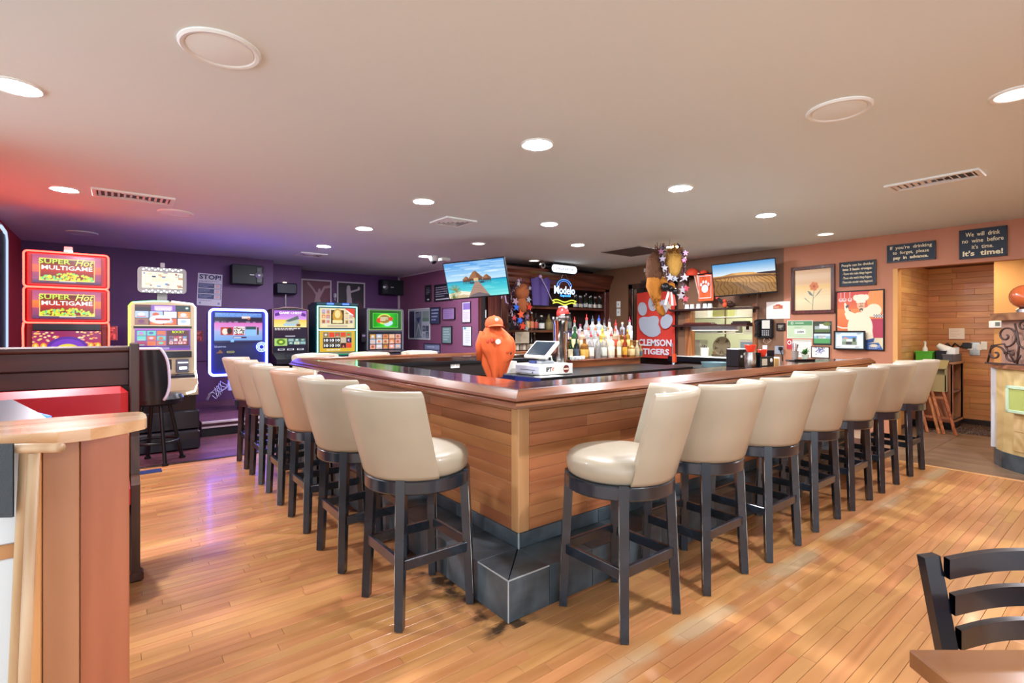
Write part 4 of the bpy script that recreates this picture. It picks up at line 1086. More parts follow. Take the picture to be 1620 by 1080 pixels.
# flower painting
cv = Cv(110, 120, '#e6cf9a'); cv.grad(0, .35, '#d8b48a', '#dcae74').grad(.35, .75, '#e6c07a', '#e8d8ac').grad(.75, 1, '#e8d8ac', '#d8c498')
g = random.Random(3)
for k in range(30): cv.rect(0, g.uniform(0, .4), 1, g.uniform(0, .01) + g.uniform(0, .4), g.choice(['#c98e62', '#e8d2b0', '#d8a878']), .18)
cv.line([(.5, .98), (.51, .75), (.54, .52)], .014, '#6a7a6a')
for a in ([(.17, .52), (.3, .72), (.49, .86), (.26, .66)], [(.76, .48), (.66, .6), (.52, .72), (.7, .52)], [(.36, .52), (.42, .62), (.53, .66), (.44, .55)], [(.72, .72), (.62, .82), (.5, .94), (.66, .78)]): cv.poly(a, '#5d6f66')
for k in range(6):
    a = R(k * 60 + 12); cv.ell(.54 + .075 * math.cos(a), .42 + .065 * math.sin(a), .052, .042, '#cf7a4a')
cv.ell(.54, .42, .035, .03, '#b0552e')
for k in range(5): cv.line([(.25, .58 + k * .025), (.95, .50 + k * .04)], .006, ['#f4f0ec', '#e8c8d0'][k % 2], .5)
framed('tall flower painting in a wide mahogany frame on the terracotta wall', 'picture', (8, 3.107, 1.956, 0.586, 0.695), cv, .05, M_frred, 'X', depth=.035)
# chef poster
cv = Cv(130, 170, '#d9743f'); cv.grad(0, .3, '#cf4a44', '#dd6f3c').grad(.3, .62, '#e08a4a', '#d86a35').rect(.70, .48, 1, .80, '#b0304a').rect(0, .8, 1, 1, '#d8cfa8').ell(.86, .16, .2, .22, '#e8944a')
cv.line([(0, .60), (.12, .63), (.25, .63)], .02, '#f0e6d0')
for x in (.09, .17, .29): cv.line([(x, 0), (x, .10)], .008, '#f0dcd0'); cv.ell(x, .14, .05, .035, '#e8c8c0').ell(x, .13, .03, .02, '#cf8a80')
cv.poly([(.16, .20), (.20, .19), (.30, .38), (.24, .48), (.17, .30)], '#f0e4c8').poly([(.22, .35), (.30, .31), (.32, .37), (.25, .41)], '#5a5a62').poly([(.19, .25), (.26, .22), (.27, .26), (.21, .29)], '#4a4a52')
cv.ell(.51, .62, .27, .26, '#efe3c2').poly([(.17, .38), (.24, .32), (.40, .38), (.34, .52), (.22, .48)], '#efe3c2').ell(.80, .335, .16, .11, '#efe3c2').poly([(.5, .30), (.8, .26), (.92, .34), (.80, .44), (.60, .44)], '#efe3c2').poly([(.26, .6), (.76, .6), (.80, .82), (.24, .82)], '#efe3c2').poly([(.62, .8), (.78, .8), (.76, .86), (.6, .9)], '#efe3c2')
cv.ell(.53, .235, .085, .085, '#e3b48c').ell(.53, .12, .155, .065, '#f4ead0').rect(.43, .12, .63, .20, '#f4ead0').ell(.42, .11, .06, .05, '#f4ead0').ell(.64, .11, .06, .05, '#f4ead0').ell(.52, .215, .012, .008, '#6a3a2a').ell(.56, .212, .012, .008, '#6a3a2a').ell(.535, .245, .018, .012, '#c87a5a').line([(.49, .265), (.58, .26)], .008, '#3a2a22')
cv.poly([(.50, .31), (.54, .29), (.58, .31), (.56, .35), (.54, .31), (.51, .35)], '#3a3430')
for k in range(8):
    for j in range(3): cv.rect(.80 + k * .025, .405 + j * .018 + .0 * k, .825 + k * .025, .423 + j * .018, '#f4f0e8' if (k + j) % 2 else '#22201e')
cv.poly([(.62, .84), (.82, .80), (.80, .87), (.64, .9)], '#2a4a8a').poly([(.58, .90), (.9, .88), (1, 1), (.6, 1)], '#345a9a').ell(.80, .93, .08, .025, '#e8d8a8').lines(.70, .93, .98, .99, 3, '#d8e0e8', 4)
framed('chef poster in a thin black frame above the bar end', 'poster', (8, 2.519, 1.501, 0.574, 0.82), cv, .016, M_frblk, 'X')
# advertisement plate standing in front of the chef
cv = Cv(110, 66, '#e8eef0'); cv.grad(0, 1, '#c8e0e8', '#f0f0ee').frame(.02, .03, .98, .97, .02, '#8ab8c8').rect(.2, .2, .8, .82, '#d8e4ea').rect(.24, .24, .76, .40, '#5a90c8').rect(.24, .40, .76, .58, '#9ab0a0').poly([(.26, .4), (.36, .3), (.5, .4)], '#d88a6a').rect(.4, .44, .6, .56, '#f4f0ea').rect(.62, .34, .72, .6, '#3a4a3a').rect(.24, .58, .76, .78, '#7a8a70').rect(.38, .6, .58, .76, '#3a3a40').lines(.05, .06, .22, .16, 2, '#2a4a5a', 2).lines(.76, .06, .95, .16, 2, '#2a4a5a', 3).lines(.05, .86, .3, .95, 2, '#2a4a5a', 5).lines(.7, .86, .95, .95, 2, '#2a4a5a', 6)
t = framed('small landscape advertisement with a white house photo below the chef poster', 'advert', (7.94, 2.619, 1.228, 0.38, 0.261), cv, .02, M_frblk, 'X', 'advert_stand', depth=.03)
# dark drinking signs
def board_sign(label, plc, rows, bold):
    x, y, z, w_, h_ = plc
    t = thing('wall_sign', label, 'sign', (x - .003, y, z), FX, 'dark painted drinking signs')
    MB().box(-w_ / 2, w_ / 2, -.022, 0, -h_ / 2, h_ / 2, .004).build('board', M_chalk, t)
    f = .010
    MB().box(-w_ / 2, w_ / 2, -.027, -.018, h_ / 2 - f, h_ / 2).box(-w_ / 2, w_ / 2, -.027, -.018, -h_ / 2, -h_ / 2 + f).box(-w_ / 2, -w_ / 2 + f, -.027, -.018, -h_ / 2, h_ / 2).box(w_ / 2 - f, w_ / 2, -.027, -.018, -h_ / 2, h_ / 2).build('border', M_black, t)
    n = len(rows)
    for i, (s_, fw_, fh_) in enumerate(rows):
        zc = h_ / 2 - h_ * (.07 + .86 * (i + .5) / n)
        text('lettering', s_, M_cream, t, (0 if fw_ > 0 else -w_ * .04, -.023, zc), (abs(fw_) * w_, h_ * .86 / n * fh_), .003, .03 if i in bold else .008)
    return t
board_sign('square dark sign reading We will drink no wine before its time', (8, 1.272, 2.385, 0.417, 0.344), [('We  will  drink', .72, .68), ('no  wine  before', .86, .66), ("it's  time.", .45, .66), ("It's  time!", .84, .86)], (3,))
board_sign("long dark sign reading If you're drinking to forget, please pay in advance", (8, 1.953, 2.361, 0.502, 0.23), [("If  you're  drinking", .86, .86), ('to  forget,  please', .74, .82), ('pay  in  advance.', .72, .8)], (2,))
board_sign('dark sign reading People can be divided into 3 basic groups', (8, 2.542, 2.142, 0.435, 0.338), [('People can be divided', .86, .78), ('into 3 basic groups:', .8, .78), ('-Those who make things happen.', .8, .74), ('-Those who watch things happen.', .8, .74), ('-Those who wonder what happened.', .84, .74)], (1,))
# papers by the phone
def paper(label, cat, plc, cv, facing, name, off=.003, roll=0):
    x, y, z, w_, h_ = plc
    t = thing(name, label, cat, (x - off, y, z) if facing == 'X' else (x, y - off, z), FX if facing == 'X' else 0)
    if roll: t.rotation_euler = (0, roll, t.rotation_euler[2])
    MB().box(-w_ / 2, w_ / 2, 0, .002, -h_ / 2, h_ / 2).build('sheet', mat('paper_white', '#ece6da', .7), t)
    picture('print', cv, w_ * .995, h_ * .995, t, (0, -.0006, 0)); return t
cv = Cv(100, 74, '#efe6da'); cv.rect(.30, .22, .70, .42, '#b8552f').ell(.5, .23, .12, .08, '#b8552f').lines(.33, .29, .67, .36, 1, '#f0d8b0', 2, .8).lines(.28, .56, .72, .80, 4, '#cfc4b4', 4, .3)
paper('cream certificate with an orange arched emblem on the terracotta wall', 'certificate', (8, 3.603, 1.675, 0.353, 0.262), cv, 'X', 'certificate')
cv = Cv(100, 70, '#bfd0ae'); cv.rect(0, 0, 1, 1, '#e6ecdc').rect(.02, .03, .98, .97, '#b9cda8').rect(.02, .03, .98, .28, '#4f8a5a').ell(.2, .15, .05, .07, '#e8f0e0').ell(.2, .15, .03, .045, '#4f8a5a').lines(.32, .12, .88, .19, 1, '#cfe4c8', 3, .7).rect(.3, .5, .72, .74, '#f0f2e8').lines(.3, .36, .72, .46, 2, '#8aa890', 8, .5)
t = paper('green certificate with the numerals 2004 beside the wall phone', 'certificate', (8, 3.29, 1.379, 0.357, 0.263), cv, 'X', 'certificate')
text('lettering', '2004', mat('grey_lettering', '#5f6b66', .6), t, (.01, -.003, -.035), (.10, .035), .001, .02)
cv = Cv(70, 100, '#1b221c'); cv.rect(.06, .04, .92, .46, '#2c3f22').rect(.1, .2, .9, .34, '#9aa8a8').rect(.35, .12, .8, .3, '#e8eae4').rect(.1, .34, .9, .45, '#4f6a30').ell(.75, .12, .2, .08, '#6a7a3a').rect(.06, .52, .92, .92, '#8fb8c8').rect(.06, .52, .92, .62, '#c8d8e0').rect(.06, .72, .92, .92, '#4f9a5a').rect(.3, .58, .7, .72, '#d8dcd8').lines(.2, .6, .8, .72, 3, '#5a6a70', 3)
paper('dark folder showing two house photos on the terracotta wall', 'brochure', (8, 2.984, 1.323, 0.244, 0.346), cv, 'X', 'brochure', .008)
cv = Cv(70, 60, '#ece8dc'); g = random.Random(6)
for k in range(60): cv.ell(g.gauss(.5, .13), min(.85, abs(g.gauss(.32, .2))), .035, .045, g.choice(['#7a88b8', '#5a6a9a', '#9aa4c8', '#4a5070', '#a8b0d0']))
framed('small grape bunch print in a dark frame below the house photos', 'picture', (8, 3.008, 1.049, 0.241, 0.164), cv, .008, M_frblk, 'X')
cv = Cv(60, 70, '#f2ece0'); cv.rect(0, .04, 1, .10, '#a8a090').lines(.06, .16, .94, .92, 8, '#b8b0a4', 5, .25)
paper('white lined list sheet hanging under the green certificate', 'notice', (8, 3.26, 1.097, 0.263, 0.262), cv, 'X', 'notice')
cv = Cv(20, 34, '#b8303a'); cv.ell(.5, .35, .38, .22, '#f4e6e0').ell(.5, .35, .22, .13, '#b8303a')
paper('small red tag with a white ring beside the list sheet', 'tag', (8, 3.436, 1.159, 0.073, 0.153), cv, 'X', 'red_tag', .006)
cv = Cv(40, 34, '#191816'); cv.lines(.15, .2, .85, .75, 4, '#c8bca0', 2, .5).rect(.44, .8, .56, .9, '#d8a040')
framed('tiny black notice plaque between the phone and green certificate', 'plaque', (8, 3.556, 1.418, 0.131, 0.116), cv, .012, M_frblk, 'X')
# wall phone
x, y, z, w_, h_ = (8, 3.792, 1.392, 0.264, 0.302)
ph = thing('wall_phone', 'black desk phone hung on the terracotta wall beside the pass-through', 'phone', (7.995, y, z), FX)
MB().box(-w_ / 2, w_ / 2, -.05, 0, -h_ / 2, h_ / 2, .02).build('housing', M_black, ph)
MB().box(-w_ / 2 + .005, -w_ / 2 + .075, -.10, -.045, -h_ / 2 + .01, h_ / 2 - .01, .024).box(-w_ / 2 + .0, -w_ / 2 + .08, -.115, -.05, h_ / 2 - .08, h_ / 2 - .01, .02).box(-w_ / 2 + .0, -w_ / 2 + .08, -.115, -.05, -h_ / 2 + .01, -h_ / 2 + .08, .02).build('handset', M_black, ph)
MB().box(-.03, .09, -.055, -.045, .0, .13, .003).build('card', mat('phone_card', '#cfccc0', .6), ph)
for i in range(4):
    for j in range(3): MB().box(-.03 + i * .03, -.012 + i * .03, -.056, -.048, -.105 + j * .03, -.088 + j * .03, .002).build('key', mat('phone_key', '#b9bab8', .5), ph)
MB().tube([(.0, -.03, -h_ / 2), (-.02, -.03, -h_ / 2 - .05), (.03, -.03, -h_ / 2 - .09), (.10, -.02, -h_ / 2 - .03), (.06, -.02, -h_ / 2)], .006).build('cord', mat('cord_beige', '#a58c78', .6), ph)
x, y, z, w_, h_ = (8, 3.585, 1.064, 0.131, 0.126)
t = thing('wall_socket', 'grey wall socket above the bar with a black plug', 'socket', (7.997, y, z), FX)
MB().box(-w_ / 2, w_ / 2, -.008, 0, -h_ / 2, h_ / 2, .003).build('plate', mat('plate_grey', '#9aa2ac', .4), t); MB().box(.01, .06, -.06, -.008, .0, .05, .008).tube([(.035, -.05, 0), (.07, -.06, -.08), (.07, -.05, -.16)], .007).build('plug', M_black, t)
x, y, z = (7.99, 3.939, 1.591)
t = thing('cable_conduit', 'thin vertical pipe with a looping black cable beside the pass-through', 'pipe', (7.985, y - .02, 1.9))
MB().cyl((0, 0, -.45), (0, 0, .2), .010).build('pipe', mat('conduit_brown', '#8a6a5a', .4), t)
MB().tube([(-.02, .35, .16), (-.03, .25, -.02), (-.03, .18, .12), (-.03, .12, .0), (-.03, .06, .17), (-.02, .0, .02), (-.02, -.05, .14), (-.02, -.06, -.02)], .006).build('cable', M_black, t)
# switch plates on the brown wall
for i, (ya, yb, lb) in enumerate(((476.5, 486.5, 'upper cream switch plate on the brown wall by the red banner'), (488, 499.5, 'lower cream switch plate on the brown wall by the red banner'))):
    x, y, z, w_, h_ = ((8, 6.734, 1.894, 0.09, 0.128), (8, 6.734, 1.736, 0.09, 0.147))[i]
    t = thing('switch_plate', lb, 'switch', (7.998, y, z), FX); MB().box(-.05, .05, -.008, 0, -h_ / 2, h_ / 2, .003).build('plate', M_white, t); MB().box(-.012, .012, -.014, -.008, -.02, .02, .003).build('toggle', mat('toggle_grey', '#a09a8c', .5), t)
t = thing('tag_on_wall', 'small white double hook high on the brown wall', 'hook', (7.99, 6.055, 2.525), FX); MB().box(-.03, -.008, -.03, 0, -.04, .03, .004).box(.008, .03, -.03, 0, -.04, .03, .004).build('hooks', M_white, t)
# red paw banner in the doorway
x, y, z, w_, h_ = (7.93, 5.803, 1.474, 0.859, 1.24)
bn = thing('team_banner', 'tall red banner with grey paw print and team name hanging in the doorway', 'banner', (7.93, y, z), FX)
def cloth(u, v): return ((u - .5) * w_, .012 * math.sin(u * 9 + v * 2), (v - .5) * h_)
MB().grid(cloth, 24, 24).build('cloth', mat('banner_red', '#c9382a', .75, noise=(2, .05)), bn, fix=False)
M_paw = mat('paw_grey', '#aab0bc', .7)
def pad(pts, cx_, cz_, s=1.0):
    n = 26; P = []
    for k in range(n):
        a = 2 * PI * k / n; r = 1.0
        rx, rz, rot, wob = pts
        xx = rx * math.cos(a); zz = rz * math.sin(a) * (1 + wob * math.cos(a)); P.append((cx_ + (xx * math.cos(rot) - zz * math.sin(rot)) * s, cz_ + (xx * math.sin(rot) + zz * math.cos(rot)) * s))
    MB().prism(P, -.016, -.010, 'Y').build('paw_pad', M_paw, bn, (0, -.008, 0))
W, Hh = w_, h_
pad((.12 * W, .105 * Hh, R(10), 0), -.32 * W, .245 * Hh); pad((.115 * W, .11 * Hh, R(4), 0), -.045 * W, .315 * Hh); pad((.12 * W, .125 * Hh, R(-24), .1), .23 * W, .255 * Hh); pad((.14 * W, .115 * Hh, R(-40), .1), .30 * W, .05 * Hh)
P = [(-.42, .04), (-.40, .10), (-.30, .125), (-.15, .12), (-.02, .135), (.08, .125), (.12, .07), (.10, .0), (.15, -.06), (.16, -.12), (.08, -.165), (-.02, -.185), (-.15, -.18), (-.28, -.135), (-.38, -.07)]
MB().prism([(a * W, b * Hh) for a, b in P][::-1], -.016, -.010, 'Y').build('paw_pad', M_paw, bn, (0, -.008, 0))
M_bl = mat('banner_lettering', '#d8d8e0', .7)
text('lettering', 'CLEMSON', M_bl, bn, (.0, -.018, -.27 * Hh), (.86 * W, .105 * Hh), .004, .035); text('lettering', 'TIGERS', M_bl, bn, (.03 * W, -.018, -.405 * Hh), (.68 * W, .09 * Hh), .004, .035)
MB().cyl((-.5 * W, 0, .5 * Hh), (.5 * W, 0, .5 * Hh), .008).build('pole', M_trimdark, bn)
t = thing('tube_light', 'white tube light glowing in the dark hall above the red banner', 'tube light', (8.32, 5.95, 2.27), R(90)); MB().box(-.35, .35, -.03, .03, -.03, .03, .01).build('tube', glow('hall_tube', '#f2f6ff', 4), t); MB().box(-.38, .38, -.05, .05, .02, .04).build('housing', M_white, t)
# wall pieces near the machines
cv = Cv(90, 118, '#cfc9dc'); cv.rect(.04, .30, .96, .45, '#3a3f6a').rect(.04, .47, .96, .62, '#3a3f6a').rect(.04, .64, .96, .79, '#3a3f6a')
for k in range(3): cv.rect(.68, .31 + .17 * k, .94, .44 + .17 * k, '#c8bcd0').ell(.81, .375 + .17 * k, .07, .04, '#d8a0a0'); cv.lines(.08, .32 + .17 * k, .64, .44 + .17 * k, 3, '#9aa0c4', k, .35)
cv.lines(.05, .235, .95, .285, 2, '#5a5a7a', 7, .5).lines(.05, .83, .95, .87, 1, '#8a86a4', 3, .5).ell(.12, .92, .05, .035, '#8088a8').ell(.88, .92, .05, .035, '#8088a8')
t = paper('white STOP notice with three dark bands on the plum wall', 'poster', (1.22, 9.75, 2.043, 0.355, 0.532), cv, 'Y', 'poster', .006, R(2))
x, y, z, w_, h_ = (1.22, 9.75, 2.043, 0.355, 0.532)
text('lettering', 'STOP!', mat('indigo_lettering', '#2a2f5a', .6), t, (0, -.004, h_ * .395), (.88 * w_, .15 * h_), .002, .03)
def spk(label, plc, flip):
    x, y, z, w_, h_ = plc
    t = thing('wall_speaker', label, 'speaker', (x, y - .01, z), 0, 'black wall speakers')
    MB().box(-w_ / 2, w_ / 2, -.22, 0, -h_ / 2, h_ / 2, .01).build('housing', mat('speaker_black', '#10161c', .5), t)
    s_ = 1 if flip else -1
    MB().box(s_ * w_ * .27, s_ * w_ * .46, -.232, -.215, -h_ * .42, h_ * .42, .008).build('front_panel', mat('speaker_panel', '#2c3238', .4), t)
    MB().lathe([(0, .02), (.02, .022), (.05, .006), (.062, .0)], 20, Matrix.Translation((s_ * w_ * .36, -.232, 0)) @ Matrix.Rotation(R(90), 4, 'X')).build('horn', mat('horn_silver', '#9a98a0', .3, .6), t)
    MB().box(-.02 + s_ * w_ * .1, .05 + s_ * w_ * .1, -.226, -.219, -.008, .008).build('badge', mat('badge', '#cfcfd8', .4), t)
spk('black wall speaker above the blue ringed slot machine', (1.751, 9.75, 2.314, 0.482, 0.329), True)
spk('black wall speaker in the corner above the green screen machine', (4.965, 10.95, 2.35, 0.561, 0.336), False)
t = thing('wall_projector', 'small dark box unit with a hanging lamp in the wall recess', 'wall unit', (2.498, 10.25, 2.149, 0.372, 0.204)[:3])
x, y, z, w_, h_ = (2.498, 10.25, 2.149, 0.372, 0.204)
MB().box(-w_ / 2, w_ / 2, -.25, 0, -h_ / 2, h_ / 2, .02).build('housing', mat('unit_navy', '#1c1c36', .4), t); MB().box(-.03, .03, -.1, -.05, h_ / 2, h_ / 2 + .03).build('lamp', glow('unit_lamp', '#fff2d0', 2), t); MB().cyl((0, -.15, -h_ / 2), (0, -.15, -h_ / 2 - .25), .006).cyl((0, -.15, -h_ / 2 - .25), (0, -.15, -h_ / 2 - .36), .03).build('pendant', M_metal, t)
def dancer(cv, skin, pose):
    L = cv.line
    if pose: L([(.45, .42), (.52, .24), (.60, .30), (.78, .12), (.98, .10)], .05, skin); L([(.55, .30), (.38, .16), (.2, .05)], .04, skin); cv.ell(.60, .20, .05, .06, skin); cv.poly([(.44, .38), (.6, .28), (.66, .42), (.5, .55)], skin); L([(.5, .5), (.26, .62), (.1, .95)], .07, skin); L([(.55, .5), (.7, .68), (.82, .98)], .07, skin)
    else: cv.ell(.40, .12, .07, .06, skin); L([(.40, .18), (.42, .4)], .11, skin); L([(.44, .24), (.62, .2), (.78, .16)], .05, skin); cv.ell(.8, .13, .05, .05, skin); cv.poly([(.34, .38), (.52, .38), (.60, .98), (.30, .98)], skin); cv.ell(.75, .75, .25, .3, '#5a2038', .8)
    return cv
cv = dancer(Cv(80, 120, '#6a2440'), '#a8808a', True); framed('red poster of a leaping dancer in a white frame on the plum wall', 'poster', (3.316, 10.95, 1.857, 0.623, 1.173), cv, .03, mat('white_frame', '#cfc0cc', .5), 'Y')
cv = dancer(Cv(80, 120, '#1c1224'), '#b8a8b4', False); framed('black poster of a standing figure in a white frame on the plum wall', 'poster', (4.057, 10.95, 1.99, 0.628, 0.889), cv, .03, MATS['white_frame'], 'Y')
t = thing('wall_lamp', 'small white knob lamp between the two plum wall posters', 'lamp', (3.692, 10.9, 2.117, 0.081, 0.122)[:3]); MB().ball((0, 0, 0), (.04, .04, .06), 10, 8).cyl((0, 0, -.1), (0, .05, -.02), .012).build('bulb', mat('knob_white', '#c8c4d4', .4), t)
# red plaques between machines
for lb, plc in (('small red cracked-letter tag at the side of the twin screen machine', (-0.041, 7.2, 1.329, 0.094, 0.155)), ('small red tag on the wall beside the blue ringed machine', (1.069, 9.75, 1.272, 0.107, 0.177))):
    cv = Cv(40, 40, '#7a2030'); cv.lines(.1, .1, .9, .4, 2, '#d86a6a', 3, .6).poly([(.2, .5), (.6, .5), (.3, .9)], '#c04a50').rect(.6, .55, .8, .9, '#c04a50'); paper(lb, 'tag', plc, cv, 'Y', 'wall_tag', .004)
# wall of notices beside the far bar leg (wall x = 5.2)
def board5(label, cat, plc, cv, fw, name='picture_frame', depth=.02, off=.003): return framed(label, cat, plc, cv, fw, M_frblk if name != 'poster' else M_white, 'X', name, depth, off=off)
def notice(bg, fg, n, s): return Cv(50, 60, bg).lines(.12, .12, .88, .9, n, fg, s, .45)
board5('narrow dark vertical sign high on the mauve wall', 'sign', (5.2, 9.52, 2.153, 0.262, 0.348), Cv(30, 70, '#1b1722').lines(.2, .15, .85, .6, 5, '#8f8a98', 3, .5).ell(.5, .88, .2, .05, '#d8d0e0'), .006, 'wall_sign')
board5('dark price board half hidden behind the beach television', 'sign', (5.2, 8.904, 2.135, 0.702, 0.344), Cv(70, 70, '#221e30').lines(.08, .14, .9, .8, 5, '#a09aac', 5, .5).rect(.08, .86, .9, .92, '#d8d4e0'), .006, 'wall_sign')
cv = Cv(90, 110, '#b8bcc8'); cv.rect(.02, .06, .28, .96, '#3a3550').rect(.33, .08, .62, .96, '#7a8498').lines(.34, .1, .6, .14, 1, '#2a2a3a', 2, .8).poly([(.36, .3), (.58, .26), (.48, .48)], '#3a4468').line([(.36, .9), (.48, .5), (.6, .88)], .03, '#b8c4c0').rect(.66, .08, .96, .30, '#8a9a98').rect(.66, .30, .96, .42, '#6a8a7a').tiles(.66, .55, .96, .96, 2, 2, ['#4a5468', '#8a94a8', '#c0c8d0'], .1, 4)
board5('large collage poster of grey photos on the mauve wall', 'poster', (5.2, 9.94, 1.509, 0.994, 0.675), cv, .015, 'poster', .012)
board5('small navy notice with pale lettering right of the collage poster', 'sign', (5.2, 9.219, 1.677, 0.395, 0.34), notice('#3a4264', '#a8b0d0', 4, 2), .004, 'wall_sign', .03)
board5('square lilac notice in the middle of the mauve wall', 'sign', (5.2, 8.665, 1.701, 0.46, 0.226), notice('#9a7ab0', '#8668a0', 5, 3), .004, 'wall_sign', .035)
board5('grey green notice in a dark frame low on the mauve wall', 'sign', (5.2, 8.742, 1.28, 0.379, 0.341), notice('#7a9498', '#b0c8c8', 5, 7), .010, 'wall_sign', .03)
board5('white and violet document frame beside the back bar side panel', 'certificate', (5.2, 8.037, 1.713, 0.295, 0.393), Cv(40, 90, '#e0d8e8').rect(.1, .06, .95, .38, '#8a70b8').lines(.15, .5, .9, .95, 6, '#b8b0c0', 2, .4), .008)
board5('white clipboard sheet below the violet document frame', 'notice', (5.2, 8.01, 1.261, 0.305, 0.368), Cv(40, 90, '#dfe6ee').ell(.25, .1, .14, .06, '#5aa0b8').lines(.3, .2, .85, .9, 8, '#b8bcc4', 2, .3), .006, 'clipboard')
board5('low blue grey sign with two pale stripes above the far bar leg', 'sign', (5.2, 9.357, 0.986, 0.672, 0.225), Cv(60, 45, '#5a5f80').rect(.04, .16, .96, .55, '#8a94b8').lines(.2, .28, .95, .4, 1, '#c8d0e8', 2, .8).rect(.04, .68, .96, .8, '#a8b0cc'), .004, 'wall_sign')

# ------------------------------------------------------------------ niche and right edge
x, y, z, w_, h_ = (9.79, 1.845, 1.317, 0.179, 0.159)
paper('white list sheet pinned on the oak niche wall', 'notice', (9.79, y, z, w_, h_), Cv(60, 46, '#efe6d8').lines(.08, .15, .8, .85, 5, '#d8c0a8', 3, .25), 'X', 'notice')
x, y, z, w_, h_ = (9.79, 1.643, 1.098, 0.117, 0.192)
t = thing('switch_plate', 'steel double light switch on the oak niche wall', 'switch', (9.79, y, z), FX); MB().box(-w_ / 2, w_ / 2, -.01, 0, -h_ / 2, h_ / 2, .004).build('plate', M_metal, t)
for s_ in (-1, 1): MB().box(s_ * .05 - .03, s_ * .05 + .03, -.02, -.01, -.02, .07, .004).build('rocker', M_white, t)
x, y, z, w_, h_ = (9.79, 1.544, 1.146, 0.067, 0.118)
t = thing('blank_plate', 'plain white square plate beside the steel switch in the niche', 'plate', (9.79, y, z), FX); MB().box(-w_ / 2, w_ / 2, -.012, 0, -h_ / 2, h_ / 2, .004).build('plate', M_white, t)
t = thing('thermostat', 'white thermostat at the edge of the golden wall by the niche', 'thermostat', (8.89, 1.294, 1.439), FX); MB().box(-.06, .06, -.03, 0, -.045, .045, .006).build('housing', M_white, t); MB().box(.0, .045, -.033, -.03, -.02, .03).build('display', mat('lcd', '#6c746c', .3), t)
t = thing('niche_cable', 'thin pale cable running down the niche corner', 'cable', (9.78, 2.218, 1.777)); MB().tube([(0, 0, .62), (.0, -.03, .2), (0, -.01, -.1), (0, .03, -.5)], .008).build('cable', mat('cable_tan', '#c89a70', .6), t)
M_cabw = wood('niche_cabinet', '#a8704a', '#7d4c30', 'Z', 7, .4, .15)
t = thing('side_cabinet', 'brown wooden cabinet open at the side, in the oak niche', 'cabinet', (8.95, 1.73, 0))
MB().box(0, .02, 0, .45, .10, .90, .003).build('front_panel', M_cabw, t); MB().box(.02, .60, .43, .45, .1, .9).box(.58, .6, 0, .45, .1, .9).build('back_panel', M_cabw, t); MB().box(-.02, .62, -.02, .46, .90, .93, .004).build('top', M_cabw, t); MB().box(.02, .58, .0, .43, .10, .13).box(.02, .58, .02, .43, .5, .52).build('shelf', wood('cabinet_inside', '#7a5a4c', '#5a4238', 'X', 6, .5), t); MB().box(.03, .57, .02, .44, 0, .10).build('kick', M_black, t); MB().box(0, .6, -.005, .02, .10, .13).box(.58, .60, -.005, .02, .1, .9).box(0, .02, -.005, .02, .1, .9).build('edge_strip', M_cabw, t)
x, y, z = (9.05, 2.081, 1.025)
def tray(nm, lab, m, loc, a, b, h):
    t = thing(nm, lab, 'basket', loc)
    mb = MB(); mb.box(-a, a, -b, b, 0, .006); mb.box(-a, a, -b, -b + .006, 0, h).box(-a, a, b - .006, b, 0, h).box(-a, -a + .006, -b, b, 0, h).box(a - .006, a, -b, b, 0, h); mb.build('basket', m, t); mb = MB().box(-a - .008, a + .008, -b - .008, -b, h - .015, h).box(-a - .008, a + .008, b, b + .008, h - .015, h).box(-a - .008, -a, -b, b, h - .015, h).box(a, a + .008, -b, b, h - .015, h); mb.build('rim', m, t); return t
M_lime = mat('lime_plastic', '#5cc63a', .4)
tray('plastic_basket', 'bright green plastic basket on the niche cabinet', M_lime, (9.10, 2.05, .93), .10, .10, .14)
tray('plastic_basket', 'black plastic basket beside the green one', M_black, (9.14, 1.88, .93), .09, .055, .15)
t = thing('pump_bottle', 'white pump bottle standing in the green basket', 'bottle', (9.1, 2.06, .94)); MB().lathe([(0, 0), (.03, 0), (.03, .17), (.012, .20), (.012, .23), (0, .23)], 14).build('body', M_white, t); MB().cyl((0, 0, .23), (0, 0, .26), .014).bar((0, 0, .265), (-.045, 0, .262), .014, .012).build('pump', M_white, t)
t = thing('desk_lamp', 'small white clip lamp leaning over the black basket', 'lamp', (9.2, 1.86, .93)); MB().cyl((0, 0, 0), (0, 0, .02), .05).build('base', M_metal, t); MB().cyl((0, 0, .02), (-.0, .02, .16), .010).build('arm', M_metal, t); MB().lathe([(.035, 0), (.075, .17), (.07, .17), (.03, .0)], 18, Matrix.Translation((0, .03, .19)) @ Matrix.Rotation(R(-55), 4, 'X') @ Matrix.Rotation(R(180), 4, 'X') @ Matrix.Translation((0, 0, -.06))).build('shade', M_white, t)
t = thing('cash_box', 'flat dark grey cash box on the niche cabinet', 'box', (9.14, 1.755, .93), R(0)); MB().box(-.16, .36, -.02, .09, 0, .10, .006).build('box', mat('cash_grey', '#4c4a4c', .5), t); MB().box(-.165, .365, -.025, .095, .085, .105, .004).build('lid', mat('cash_lid', '#5a585a', .5), t)
t = thing('receipt_holder', 'white paper tray tilted on the grey cash box', 'tray', (9.2, 1.79, 1.035)); MB().prism([(-.06, 0), (.06, 0), (.06, .01), (-.03, .09), (-.06, .09)], -.1, .12, 'X').build('tray', M_white, t)
t = thing('cable_bundle', 'tangle of black cables against the niche wall above the cash box', 'cables', (9.77, 1.852, 1.144)); MB().tube([(-.03 + .02 * math.sin(i), .12 - .03 * i, .03 * math.sin(i * 1.9)) for i in range(9)], .012).box(-.04, .02, -.18, -.08, -.04, .04, .006).build('cables', M_black, t)
x, y, z = (8.92, 1.905, 0.738)
